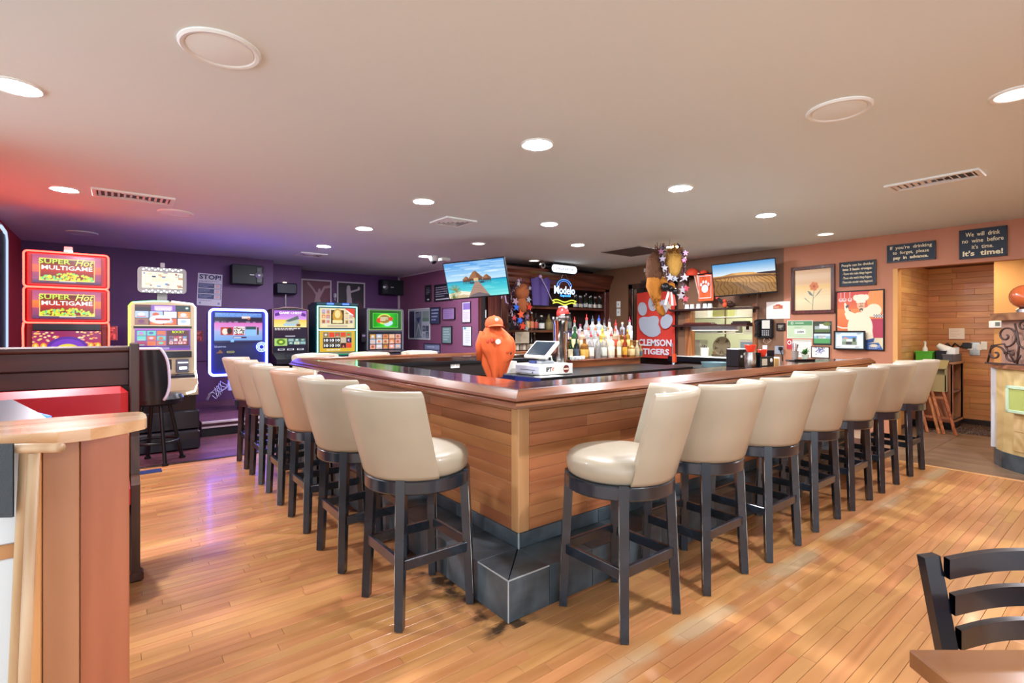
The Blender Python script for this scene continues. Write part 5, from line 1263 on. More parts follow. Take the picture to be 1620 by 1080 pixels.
t = thing('file_holder', 'olive beige hanging letter box on the cabinet front', 'letter box', (8.945, y, z), FX); MB().box(-.13, .13, -.01, 0, -.20, .22).box(-.13, -.12, -.13, 0, -.20, .12).box(.12, .13, -.13, 0, -.20, .12).box(-.13, .13, -.13, -.12, -.20, .02).box(-.13, .13, -.13, 0, -.21, -.20).prism([(-.14, .10), (-.14, .12), (0, .22), (0, .20)], -.14, .14, 'X').build('box', mat('olive_beige', '#a09060', .6), t)
M_hc = wood('high_chair_wood', '#b8744a', '#8a5030', 'Z', 9, .4)
for k, (dy, lab) in enumerate(((0.0, 'folded wooden stand leaning on the cabinet, the one nearer its front edge'), (.17, 'folded wooden stand leaning behind the other one at the niche cabinet'))):
    t = thing('folding_stand', lab, 'folding stand', (8.60, 1.78 + dy, 0))
    for a in (-.06, .06):
        MB().bar((-.05, -.10 + a, 0.0), (.28, .12 + a, .62), .03, .022).build('leg', M_hc, t)
    for zz in (.2, .45): MB().bar((-.05 + .33 * zz / .62, -.18 + .22 * zz / .62 , zz), (-.05 + .33 * zz / .62, -.02 + .22 * zz / .62, zz), .02, .03).build('rung', M_hc, t)
# curved half wall with panels, scrollwork and caps
hw = thing('half_wall', 'curved half wall with panelled face, slate base and iron scroll screen', 'half wall', (0, 0, 0))
P = [(7.21, 1.05), (7.05, 1.02), (6.92, .95), (6.82, .86), (6.74, .76), (6.66, .62), (6.60, .45), (6.57, .25), (6.56, 0)]
def curved(name, z0, z1, off, th, m, pts=P):
    mb = MB(); n = len(pts); N = []
    for i in range(n):
        a = Vector(pts[max(0, i - 1)]); b = Vector(pts[min(n - 1, i + 1)]); d = (b - a).normalized(); N.append(Vector((d.y, -d.x)) * 1.0)
    vs = []
    for (x, y), nn in zip(pts, N):
        for o_, z in ((-off, z0), (-off, z1), (th, z1), (th, z0)): vs.append((x - nn.x * o_ * -1, y - nn.y * o_ * -1, z) if False else (x + nn.x * -o_, y + nn.y * -o_, z))
    fs = [(i * 4 + k, i * 4 + (k + 1) % 4, i * 4 + 4 + (k + 1) % 4, i * 4 + 4 + k) for i in range(n - 1) for k in range(4)] + [(0, 1, 2, 3), tuple((n - 1) * 4 + k for k in (3, 2, 1, 0))]
    mb.add(vs, fs); return mb.build(name, m, hw)
M_pan = wood('half_wall_panel', '#d8bd86', '#b89a62', 'X', 4, .5, 0, .1, .2)
curved('core', .0, .99, 0, .10, M_pan)
curved('slate_base', 0, .16, .012, .11, M_slate, P[2:]); curved('slate_base', 0, .16, .012, .11, M_slate, P[:3])
curved('cap', .985, 1.025, .05, .15, wood('half_wall_cap', '#9a6848', '#6e4630', 'X', 6, .35, .2))
curved('screen', 1.02, 1.46, -.04, .06, mat('mauve_screen', '#b08a78', .7), P[1:]); curved('cap', 1.46, 1.53, .05, .12, MATS['half_wall_cap'], P[1:])
MB().box(7.10, 7.22, .98, 1.07, .16, .985, .006).build('end_post', mat('end_post_white', '#c4c4c8', .45), hw)
for i in range(4): curved('panel_board', .20 + .19 * i, .375 + .19 * i, .008, .02, wood('panel_board', '#e0c692', '#c4a468', 'X', 5, .45, 0, .15, .3), P[3:])
M_iron = mat('wrought_iron', '#3a2620', .5)
def scroll(cx_, cz_, r, a0, turns, s_=1): return [(cx_ + s_ * r * (1 - t / 26) * math.cos(a0 + turns * 2 * PI * t / 26), cz_ + r * (1 - t / 26) * math.sin(a0 + turns * 2 * PI * t / 26)) for t in range(25)]
ir = thing('iron_scroll', 'dark wrought iron scroll ornament on the curved half wall', 'ornament', (6.765, .835, 1.028), math.atan2(-.25, -.17))
mb = MB()
for c in (scroll(-.20, .10, .09, 0, 1.4), scroll(-.05, .10, .08, PI, 1.3, -1), scroll(-.10, .28, .11, -PI / 2, 1.5), scroll(.10, .24, .10, PI, 1.4), scroll(.16, .09, .09, PI / 2, 1.4), scroll(.06, .37, .06, 0, 1.3)): mb.tube([(x, 0, z) for x, z in c], .009, 6)
mb.tube([(-.28, 0, .01), (-.24, 0, .18), (-.12, 0, .2), (-.02, 0, .02)], .009, 6).tube([(.0, 0, .0), (.02, 0, .2), (-.02, 0, .40)], .009, 6).box(-.3, .3, -.01, .01, -.005, .012); mb.build('scrollwork', M_iron, ir)
t = thing('glass_globe', 'amber glass globe with metal collar on top of the half wall', 'globe', (6.775, .785, 1.53)); MB().lathe([(0, 0), (.06, 0), (.06, .03), (.03, .05), (.0, .05)], 16).build('collar', M_metal, t); MB().ball((0, 0, .15), .11, 18, 12).build('globe', mat('amber_glass', '#a8522a', .15, coat=.5), t)
t = thing('green_frame', 'pale green square frame hung on the half wall face', 'picture', (6.735, .775, .70), math.atan2(-.22, -.16)); MB().box(-.13, .13, -.0, .02, -.11, .11).build('backing', mat('leaf_green', '#a5b060', .6), t)
mb = MB()
for a in ((-.14, .14, .10, .13), (-.14, .14, -.13, -.10), (-.14, -.11, -.13, .13), (.11, .14, -.13, .13)): mb.box(a[0], a[1], -.01, .035, a[2], a[3], .004)
mb.build('frame', mat('mint_frame', '#b8cfb0', .45), t)
for x_ in (t,): x_.location = (6.70, .80, .70)

# ------------------------------------------------------------------ booth, stands and chair near the camera
M_boothw = wood('booth_wood', '#5a2e24', '#3c1c16', 'X', 8, .5, .0, .05, .25)
M_boothz = wood('booth_post', '#52301f', '#331a12', 'Z', 8, .45, .05, .05, .25)
M_redv = mat('red_vinyl', '#b8262c', .3, noise=(5, .08), coat=.25)
t = thing('booth_bench', 'red vinyl booth bench with dark wooden back beside the oak floor', 'booth', (0, 0, 0))
for a, b in ((1.045, 1.135), (1.140, 1.235)): MB().box(-1.04, .055, 3.60, 3.64, a, b, .004).build('back_board', M_boothw, t)
MB().box(-1.04, .06, 3.585, 3.66, 1.235, 1.268, .008).build('back_cap', M_boothw, t); MB().box(-1.04, .055, 3.64, 3.66, .1, 1.235).build('back_frame', M_boothw, t)
MB().box(-1.03, .05, 3.52, 3.63, .56, 1.045, .035).build('back_cushion', M_redv, t); MB().box(-1.03, .055, 3.22, 3.6, .42, .58, .04).build('seat_cushion', M_redv, t); MB().box(-1.03, .05, 3.26, 3.6, .32, .42, .004).build('seat_frame', M_boothw, t)
MB().box(.055, .10, 3.55, 3.67, 0, 1.285, .006).build('end_post', M_boothz, t); MB().prism([(3.40, 0), (3.46, 0), (3.46, .40), (3.56, .50), (3.56, .80), (3.50, .56), (3.40, .52)], .06, .10, 'X').build('leg', M_boothz, t); MB().box(.05, .115, 3.385, 3.47, 0, .05, .01).build('foot', M_boothz, t); MB().bar((.075, 3.46, .2), (.075, 3.56, .2), .03, .05).build('side_rail', M_boothz, t)
MB().box(-1.0, -.94, 3.28, 3.34, 0, .34).build('leg', M_boothz, t)
# black padded gaming stool
t = thing('gaming_stool', 'black padded stool with tall back in front of the twin screen machine', 'stool', (.32, 6.38, 0), R(60))
MB().lathe([(0, .60), (.20, .60), (.235, .62), (.24, .66), (.22, .70), (.12, .715), (0, .715)], 28).build('seat', mat('black_vinyl', '#14141c', .3, coat=.3), t)
def bk(u, v): 
    a = PI + (u - .5) * 2.0; wv = 1 - .25 * abs(2 * v - 1) ** 3; r = .26
    return (r * math.cos(PI + (u - .5) * 1.9 * wv) - .06 * v, r * math.sin(PI + (u - .5) * 1.9 * wv), .66 + .52 * v)
mb = MB().grid(bk, 16, 12).grid(lambda u, v: tuple(c * s_ for c, s_ in zip(bk(u, v), (.86, .86, 1))), 16, 12); mb.build('backrest', MATS['black_vinyl'], t)
edge = [bk(0, v / 12) for v in range(13)] + [bk(u / 16, 1) for u in range(1, 17)] + [bk(1, 1 - v / 12) for v in range(1, 13)]
MB().tube(edge, .014, 6).build('piping', mat('white_piping', '#cfc8e0', .4), t)
for k in range(4): a = PI / 4 + k * PI / 2; MB().cyl((.12 * math.cos(a), .12 * math.sin(a), .60), (.24 * math.cos(a), .24 * math.sin(a), 0), .018).cyl((.24 * math.cos(a), .24 * math.sin(a), 0), (.24 * math.cos(a), .24 * math.sin(a), .02), .03).build('leg', M_black, t)
MB().tube([(.19 * math.cos(k * PI / 12), .19 * math.sin(k * PI / 12), .22) for k in range(24)], .014, 6, True).build('foot_ring', M_black, t)
t = thing('floor_plate', 'small blue floor plate beside the booth post', 'floor plate', (0.254, 5.975, 0)); MB().box(-.10, .09, -.07, .07, 0, .006, .002).build('plate', mat('blue_plate', '#2c3a6a', .4), t)
# host counter
M_cherry = wood('cherry_panel', '#ac6a46', '#8c5030', 'Z', 5, .4, .1, .05, .2)
M_cherry2 = wood('cherry_panel_pale', '#b87e5e', '#9c6444', 'Z', 5, .4, .1, .05, .2)
M_maple = wood('maple_top', '#d8ab84', '#c08e64', 'X', 6, .25, .5, .03, .3)
hs = thing('host_counter', 'narrow cherry wood counter with a rounded top end beside the booth', 'counter', (0, 0, 0))
pts = [(-1.0, 1.98), (-.45, 1.95), (-.249, 1.925), (-.13, 1.885), (-.06, 1.893), (0, 1.932), (.045, 1.975), (.070, 2.0), (.077, 2.03), (.077, 2.11), (.070, 2.17), (.055, 2.20), (-.1, 2.215), (-1.0, 2.23)]
MB().prism(pts, 1.037, 1.070).build('counter_top', M_maple, hs)
MB().box(-.084, .030, 1.935, 1.96, 0, 1.037, .002).build('front_panel', M_cherry, hs); MB().box(-.165, -.086, 1.935, 1.96, 0, 1.037, .002).build('front_panel', M_cherry2, hs)
MB().box(.012, .030, 1.96, 2.18, 0, 1.037, .002).build('side_panel', M_cherry, hs); MB().box(-.19, -.167, 1.93, 1.95, 0, 1.037, .003).build('edge_strip', wood('pale_strip', '#c9985f', '#a87542', 'Z', 6, .4), hs); MB().box(-1.0, .012, 2.15, 2.18, 0, 1.037).build('back_panel', M_cherry, hs)
wp = thing('white_cupboard', 'white cupboard panel with a wooden strip at the frame edge', 'cupboard', (-.60, 2.03, 0)); MB().box(-.4, .405, 0, .1, 0, .70, .004).box(-.4, .405, 0, .1, .74, 1.02, .004).build('panel', mat('cool_white', '#dfe8ea', .35), wp); MB().box(-.4, .405, -.006, .1, .70, .74, .003).build('wood_strip', MATS['pale_strip'], wp)
# folded tray stand
M_dowel = wood('pale_dowel', '#cdb08c', '#a5825c', 'Z', 9, .45, 0, .06, .3)
ts = thing('tray_stand', 'folded pale wood tray stand with grey webbing leaning on the counter', 'tray stand', (0, 0, 0))
MB().tube([(-0.325, 1.96, 1.036), (-0.115, 1.778, 1.044)], .0125, 12).build('rail', M_dowel, ts)
MB().tube([(-0.173, 1.836, 1.028), (-0.188, 1.797, 0.447), (-0.199, 1.767, -0.041)], .0125, 12).build('leg', M_dowel, ts); MB().tube([(-0.198, 1.894, 1.021), (-0.206, 1.9, 0.826), (-0.227, 1.954, 0.377), (-0.255, 2.027, -0.173)], .0105, 12).build('leg', M_dowel, ts)
def strap(u, v): 
    a = Vector((-0.314, 1.933, 1.054)); b = Vector((-0.204, 1.84, 1.059)); dn = Vector((-0.204, 1.84, 0.868)); p = a.lerp(b, u); n_ = Vector((-.6157, -.788, 0)) * .014
    return tuple(p + n_ + Vector((0, 0, (dn.z - b.z) * v)))
MB().grid(strap, 3, 12).grid(lambda u, v: tuple(Vector(strap(u, v)) + Vector((.6157, .788, 0)) * .004), 3, 12).build('webbing', mat('grey_webbing', '#3e4448', .7, bump=(400, .6)), ts)
# dining table and ladder back chair at the frame corner
ax, ay = Vector((.788, -.6157, 0)), Vector((-.6157, -.788, 0))
tb = thing('dining_table', 'walnut dining table corner in the lower corner of the frame', 'table', (1.179, .292, 0), math.atan2(ax.y, ax.x))
MB().box(0, .75, -.75, 0, .716, .750, .003).build('tabletop', wood('walnut_top', '#9a6644', '#6e4228', 'X', 5, .25, .35, .04, .35, 'Object'), tb); MB().cyl((.375, -.375, .03), (.375, -.375, .716), .04).build('pedestal', M_black, tb); MB().box(.12, .63, -.42, -.33, 0, .03, .008).box(.33, .42, -.63, -.12, 0, .03, .008).build('foot', M_black, tb)
ch = thing('dining_chair', 'black lacquered ladder back chair tucked behind the walnut table', 'chair', tuple(Vector((1.352, .289, 0)) + ax * .215), math.atan2(ax.y, ax.x) )
M_lac = mat('blue_black_lacquer', '#10151f', .22, noise=(8, .3), coat=.5)
for s_ in (-1, 1):
    o = MB().bar((s_ * .145, 0, .44), (s_ * .205, .03, .868), .034, .022, up=(0, 1, 0)).bar((s_ * .145, 0, 0), (s_ * .145, 0, .44), .034, .028, up=(0, 1, 0)).build('back_post', M_lac, ch)
    MB().bar((s_ * .16, -.36, 0), (s_ * .16, -.36, .43), .034, .034).build('leg', M_lac, ch)
for zc, hw_ in ((.848, .18), (.772, .17), (.700, .158)):
    def rl(u, v, zc=zc, hw_=hw_): return ((u - .5) * 2 * hw_, .025 * math.cos((u - .5) * PI) + .02 * (zc - .6), zc + (v - .5) * .042 + .008 * math.cos((u - .5) * PI))
    mb = MB().grid(rl, 16, 2).grid(lambda u, v: tuple(Vector(rl(u, v)) + Vector((0, .016, 0))), 16, 2)
    top = [rl(u / 16, 1) for u in range(17)]; bot = [rl(u / 16, 0) for u in range(17)]
    for e in (top, bot): mb.add(e + [(x, y + .016, z) for x, y, z in e], [(i, i + 1, 18 + i, 17 + i) for i in range(16)], True)
    mb.build('back_slat', M_lac, ch)
MB().box(-.19, .19, -.38, .02, .43, .46, .012).build('seat', M_lac, ch)
for s_ in (-1, 1): MB().bar((s_ * .155, -.36, .2), (s_ * .147, 0, .2), .02, .025).build('stretcher', M_lac, ch)

# ------------------------------------------------------------------ back bar cabinet (behind the island)
M_bb = wood('back_bar_wood', '#6a3520', '#3d1b11', 'X', 7, .3, .35, .06, .3)
M_bbz = wood('back_bar_upright', '#6a3826', '#43201a', 'Z', 7, .3, .35, .06, .3)
bb = thing('back_bar', 'tall dark wooden back bar with cornice and bottle shelves on the rear wall', 'back bar', (0, 0, 0))
BX0, BX1 = 5.22, 8.0
MB().box(BX0, BX1, 7.38, 7.43, 0, 2.45).build('back_panel', mat('back_panel_dark', '#2a1714', .6), bb)
MB().prism([(6.98, 2.16), (6.98, 2.20), (6.95, 2.22), (6.95, 2.30), (6.91, 2.34), (6.91, 2.38), (6.86, 2.43), (6.86, 2.48), (7.42, 2.48), (7.42, 2.16)][::-1], BX0 - .02, BX1, 'X').build('cornice', M_bb, bb)
MB().box(BX0, BX0 + .03, 7.0, 7.68, 0, 2.2, .003).build('side_panel', M_bbz, bb); MB().box(BX0, BX0 + .16, 6.98, 7.02, 0, 2.2, .004).build('stile', M_bbz, bb); MB().box(BX1 - .13, BX1, 6.98, 7.02, 0, 2.2, .004).build('stile', M_bbz, bb); MB().box(BX1 - .03, BX1, 7.0, 7.4, 0, 2.2).build('side_panel', M_bbz, bb)
for z, x0, x1 in ((1.81, BX0 + .1, BX1 - .1), (1.375, BX0 + .1, BX1 - .1), (.98, BX0 + .05, BX1 - .05)): MB().box(x0, x1, 7.02, 7.38, z - .045, z, .004).build('shelf', M_bb, bb)
MB().box(BX0, BX1, 6.90, 7.38, .86, .94, .006).build('counter_top', M_bb, bb); MB().box(BX0, BX1, 6.96, 7.38, 0, .86).build('lower_case', M_bbz, bb)
for i in range(4): MB().box(BX0 + .05 + i * .69, BX0 + .70 + i * .69, 6.94, 6.96, .1, .82, .004).build('door', M_bbz, bb)
x, y, z, w_, h_ = (5.2, 7.468, 1.663, 0.119, 0.147)
t = thing('switch_plate', 'cream switch plate on the brown side panel of the back bar', 'switch', (5.215, y, z), FX); MB().box(-.05, .05, -.008, 0, -h_ / 2, h_ / 2, .003).build('plate', M_white, t); MB().box(-.012, .012, -.014, -.008, -.02, .02, .003).build('toggle', MATS['toggle_grey'], t)
# lit signs
t = thing('lit_sign', 'white glowing pill sign reading STELLA ARTOIS above the cornice', 'sign', (6.55, 6.78, 2.50)); x, y, z, w_, h_ = (6.528, 6.78, 2.5, 0.63, 0.135)
t.location = (x, 6.78, z - .0); MB().prism(rrect(w_ + .04, h_ + .05, (h_ + .05) * .49), .0, .06, 'Y').cyl((-w_ / 2 - .02, .03, .02), (-w_ / 2 - .20, .03, .03), .02).build('housing', M_black, t); MB().prism(rrect(w_, h_, h_ * .48), -.012, .0, 'Y').build('face', glow('sign_white', '#eef2ff', 1.6), t)
text('lettering', 'STELLA ARTOIS', mat('sign_grey_lettering', '#6a6a78', .5, emit='#6a6a78', es=.3), t, (0, -.013, 0), (.72 * w_, .045), .002, .01)
MB().lathe([(.03, -.02), (.055, -.02), (.055, .02), (.03, .02)], 16, Matrix.Translation((-w_ / 2 - .2, .03, .03)) @ Matrix.Rotation(R(90), 4, 'X')).build('end_ring', M_chrome, t)
x, y, z, w_, h_ = (6.547, 6.8, 2.083, 0.6, 0.504)
t = thing('neon_sign', 'blue and yellow neon beer sign reading Modelo Especial hanging before the back bar', 'neon sign', (x, 6.80, z))
M_neb = glow('neon_blue', '#3f8fff', 3); M_ney = glow('neon_yellow', '#e8f04a', 1.6); M_nec = glow('neon_core', '#cfe6ff', 1.6)
text('lettering', 'Modelo', M_nec, t, (0, -.006, .03), (w_ * .88, .15), .006, .02); text('lettering', 'Especial', M_neb, t, (.02, -.006, -.075), (w_ * .42, .055), .006, .01)
MB().tube([(.17 * w_ / .55 * 1.0 * math.cos(a * PI / 14), .002, .10 + .13 * math.sin(a * PI / 14)) for a in range(15)], .004).tube([(.13 * math.cos(a * PI / 14), .002, .11 + .09 * math.sin(a * PI / 14)) for a in range(15)], .003).build('neon_tube', M_neb, t)
MB().tube([(w_ * (-.5 + i / 20), -.004, -.17 + .02 * math.sin(i / 20 * 2 * PI * 1.5)) for i in range(21)], .010).tube([(w_ * (-.48 + .96 * i / 20), -.004, -.22 + .02 * math.sin(i / 20 * 2 * PI * 1.5)) for i in range(21)], .010).tube([(-w_ * .5, -.004, -.17), (-w_ * .42, -.004, -.195), (-w_ * .48, -.004, -.22)], .008).tube([(w_ * .5, -.004, -.17), (w_ * .42, -.004, -.195), (w_ * .48, -.004, -.22)], .008).build('neon_tube', M_ney, t)
MB().tube([(-.09, 0, .22), (0, 0, h_ * .5 + .14), (.10, 0, .20)], .004).build('hanger', M_metal, t)
# purple cloth pennant and cord between the wreath and the neon
t = thing('purple_pennant', 'purple fabric pennant hanging between the star wreath and the neon sign', 'pennant', (6.071, 6.93, 2.063))
MB().grid(lambda u, v: (.02 + (u - .5) * (.50 - .1 * v), .02 * math.sin(u * 14), .24 - .48 * v + .10 * u * (1 - v)), 18, 10).build('cloth', mat('purple_cloth', '#4b3a7a', .7), t, fix=False)
MB().tube([(-.02, -.03, .27), (.12, -.03, .08), (.27, -.03, -.17)], .008).ball((-.03, -.03, .28), .035).build('cord', mat('lilac_cord', '#b8a0c8', .6), t)

# ------------------------------------------------------------------ bottles
GL = {}
def glass(c, tr=.75, rough=.05):
    return mat('glass_' + c.strip('#'), c, rough, trans=tr, ior=1.45)
BOT = {}
def bottle_mesh(kind, r, h, sq):
    k = (kind, r, h, sq)
    if k in BOT: return BOT[k]
    if kind == 'tall': p = [(0, .004), (r * .9, 0), (r, .006), (r, h * .62), (r * .92, h * .68), (r * .42, h * .78), (r * .36, h * .96), (r * .42, h * .965), (r * .42, h), (0, h)]
    elif kind == 'beer': p = [(0, .003), (r * .9, 0), (r, .006), (r, h * .52), (r * .85, h * .62), (r * .45, h * .78), (r * .40, h * .98), (r * .48, h), (0, h)]
    elif kind == 'wine': p = [(0, .003), (r * .9, 0), (r, .006), (r, h * .60), (r * .8, h * .68), (r * .40, h * .76), (r * .38, h), (0, h)]
    elif kind == 'squat': p = [(0, .003), (r * .9, 0), (r, .01), (r * 1.02, h * .35), (r * .9, h * .6), (r * .45, h * .72), (r * .32, h * .95), (r * .4, h), (0, h)]
    else: p = [(0, .003), (r * .92, 0), (r, .006), (r, h * .70), (r * .75, h * .76), (r * .40, h * .80), (r * .36, h * .97), (r * .42, h), (0, h)]
    BOT[k] = MB().lathe(p, 20, sq=sq).mesh('body', None) if False else (p, sq)
    return BOT[k]
BM = {}
def bottle(label, loc, kind, r, h, col, lab=None, cap='#222222', pour=True, sq=1.0, tr=.75, group='liquor bottles on the back counter', lfrac=(.12, .5), detail=True, cat='bottle', name='bottle'):
    t = thing(name, label, cat, loc, 0, group)
    key = (kind, r, h, sq, col, tr)
    if key not in BM:
        p, s_ = bottle_mesh(kind, r, h, sq); BM[key] = MB().lathe(p, 18, sq=s_).mesh('body', glass(col, tr))
    link('body', BM[key], t)
    if lab:
        k2 = ('l', r, h, sq, lab, lfrac)
        if k2 not in BM: BM[k2] = MB().lathe([(r * 1.012, h * lfrac[0]), (r * 1.02, h * lfrac[0] + .001), (r * 1.02, h * lfrac[1]), (r * 1.012, h * lfrac[1] + .001)], 18, sq=sq).mesh('label', mat('label_' + lab.strip('#'), lab, .6, noise=(30, .12)))
        link('label', BM[k2], t)
    k3 = ('c', r, cap, pour)
    if k3 not in BM:
        m_ = MB().lathe([(0, 0), (r * .44, 0), (r * .44, .024), (r * .36, .029), (0, .029)], 12)
        if pour: m_.lathe([(r * .22, .028), (r * .14, .04), (.005, .048), (.0035, .085), (0, .085)], 10)
        BM[k3] = m_.mesh('pourer' if pour else 'cap', mat('cap_' + cap.strip('#'), cap, .35))
    link('pourer' if pour else 'cap', BM[k3], t, (0, 0, h - .012))
    return t

# ------------------------------------------------------------------ island behind the bar
isl = thing('back_counter', 'wooden back counter island with raised bottle steps and dark ledge', 'back counter', (0, 0, 0))
M_isl = wood('island_wood', '#8a4a2a', '#57291a', 'X', 7, .3, .35, .06, .3)
MB().box(3.56, 6.44, 4.07, 5.0, .81, .85, .004).build('work_top', M_black, isl)
MB().box(3.60, 6.42, 4.11, 5.6, 0, .81).build('case', mat('island_case', '#2a1a14', .6), isl); MB().box(3.552, 3.562, 4.06, 5.0, .74, .845).build('blue_edge', mat('blue_laminate', '#24306e', .35), isl)
for i, (z, y0, y1) in enumerate(((.952, 5.0, 5.16), (1.08, 5.16, 5.30), (1.20, 5.30, 5.50))):
    XS = (6.46, 6.62, 6.82)[i]; MB().box(4.95, XS - .01, y0, 5.6, z - .14 if i else .85, z - .02).box(4.94, XS, y0 - .012, y1 + (.1 if i == 2 else 0), z - .022, z, .004).build('bottle_step', M_isl, isl)
# register
M_pos = mat('register_white', '#dcdcd2', .4)
x0, y0 = 3.72, 4.25
t = thing('cash_till', 'white cash till box with club stickers on the back counter', 'cash drawer', (x0, y0, .85)); MB().box(0, .51, 0, .45, .004, .125, .006).build('housing', M_pos, t); MB().box(-.008, 0, .02, .43, .02, .11, .003).build('drawer_front', mat('drawer_grey', '#c4cad6', .4), t); MB().box(-.012, -.008, .08, .34, .06, .064).cyl((-.014, .12, .035), (-.006, .12, .035), .008).build('slot_and_lock', mat('drawer_dark', '#5a5e66', .4), t)
text('lettering', 'IPT', mat('ink_black', '#1b1b1f', .6), t, (.13, -.002, .068), (.085, .05), .001, .03); text('lettering', 'AY', mat('ink_orange', '#d8552a', .6), t, (.192, -.002, .070), (.035, .04), .001, .03)
MB().lathe([(0, 0), (.045, 0), (.045, .001), (0, .001)], 24, Matrix.Translation((.40, -.001, .065)) @ Matrix.Rotation(R(90), 4, 'X')).build('emblem', mat('emblem_red', '#7a2a2a', .6), t); MB().box(.36, .44, -.003, -.001, .055, .075).build('emblem', mat('emblem_band', '#e0c8b0', .6), t)
mb = MB().tube([(.30, .36, .13), (.34, .3, .20), (.42, .28, .20), (.46, .3, .13)], .008).tube([(.36, .38, .13), (.4, .34, .19), (.47, .33, .19), (.5, .36, .13)], .007); mb.build('cable', M_white, t)
t = thing('register_screen', 'tilted white touch screen register on the cash drawer', 'register', (3.93, 4.47, .975), FX)
MB().box(-.10, .10, -.09, .12, 0, .03, .008).bar((0, .03, .02), (0, .05, .13), .12, .05).build('stand', mat('register_grey', '#9aa0a8', .4), t)
Mt = Matrix.Translation((0, .0, .16)) @ Matrix.Rotation(R(-48), 4, 'X')
MB().box(-.20, .20, -.02, .025, -.14, .14, .012, M=Mt).build('housing', M_pos, t); MB().box(-.17, .17, -.023, -.018, -.11, .115, .002, M=Mt).build('screen', mat('dark_screen', '#23262c', .15), t)
MB().box(-.09, .02, -.12, -.085, .0, .035, .004).build('card_reader', mat('reader_blue', '#2c3a6e', .4), t)
t = thing('receipt_printer', 'white receipt printer with an orange logo beside the cash drawer', 'printer', (3.73, 4.86, .85), FX)
MB().prism([(-.08, 0), (-.08, .06), (-.03, .14), (.08, .14), (.08, 0)], -.08, .08, 'X').build('housing', M_pos, t); MB().prism([(-.03, .085), (.04, .085), (.04, .115), (-.03, .115)], -.075, -.06, 'Y').build('logo', MATS['ink_orange'], t)
t = thing('paper_sheet', 'white paper lying on the ledge before the blue counter edge', 'paper', (3.70, 4.12, .851)); MB().box(-.1, .22, -.03, .1, 0, .003).build('sheet', M_white, t)
# beer tower with helmet tap
bt = thing('beer_tower', 'chrome beer tower topped by a football helmet tap handle', 'beer tower', (4.6, 4.86, 1.175)[:2] + (.85,))
MB().lathe([(0, 0), (.12, 0), (.12, .02), (.095, .04), (.088, .3), (.10, .58), (.11, .64), (.10, .66), (0, .66)], 24).build('column', M_chrome, bt)
MB().cyl((.0, -.06, .50), (0, -.16, .47), .016).cyl((0, -.16, .48), (0, -.16, .40), .012).build('spout', M_chrome, bt)
hx, hz = .03, .735
MB().ball((hx, -.02, hz), (.085, .085, .095), 20, 14).build('helmet_shell', mat('helmet_red', '#c8302a', .25, coat=.4), bt)
MB().ball((hx, -.035, hz - .035), (.08, .08, .065), 16, 10).build('face_panel', mat('helmet_white', '#e4dcd6', .4), bt)
MB().box(hx - .012, hx + .012, -.10, .05, hz + .06, hz + .098, .004).build('stripe', MATS['helmet_white'], bt)
mb = MB()
for zz in (-.06, -.03): mb.tube([(hx + .085 * math.cos(a), -.02 - .10 * math.sin(a), hz + zz) for a in [k * PI / 10 for k in range(11)]], .006)
mb.tube([(hx - .03, -.115, hz - .02), (hx - .03, -.11, hz - .085)], .006).tube([(hx + .03, -.115, hz - .02), (hx + .03, -.11, hz - .085)], .006); mb.build('face_guard', mat('guard_dark', '#4a3a36', .4), bt)
MB().box(hx - .055, hx + .055, -.122, -.115, hz - .028, hz - .006).build('tap_label', M_black, bt)
mb = MB()
for k in range(4): mb.cyl((-.10 + .065 * k, .02 + .0 * k, .66), (-.10 + .065 * k, .02, .69), .02)
mb.build('tap_base', M_metal, bt)
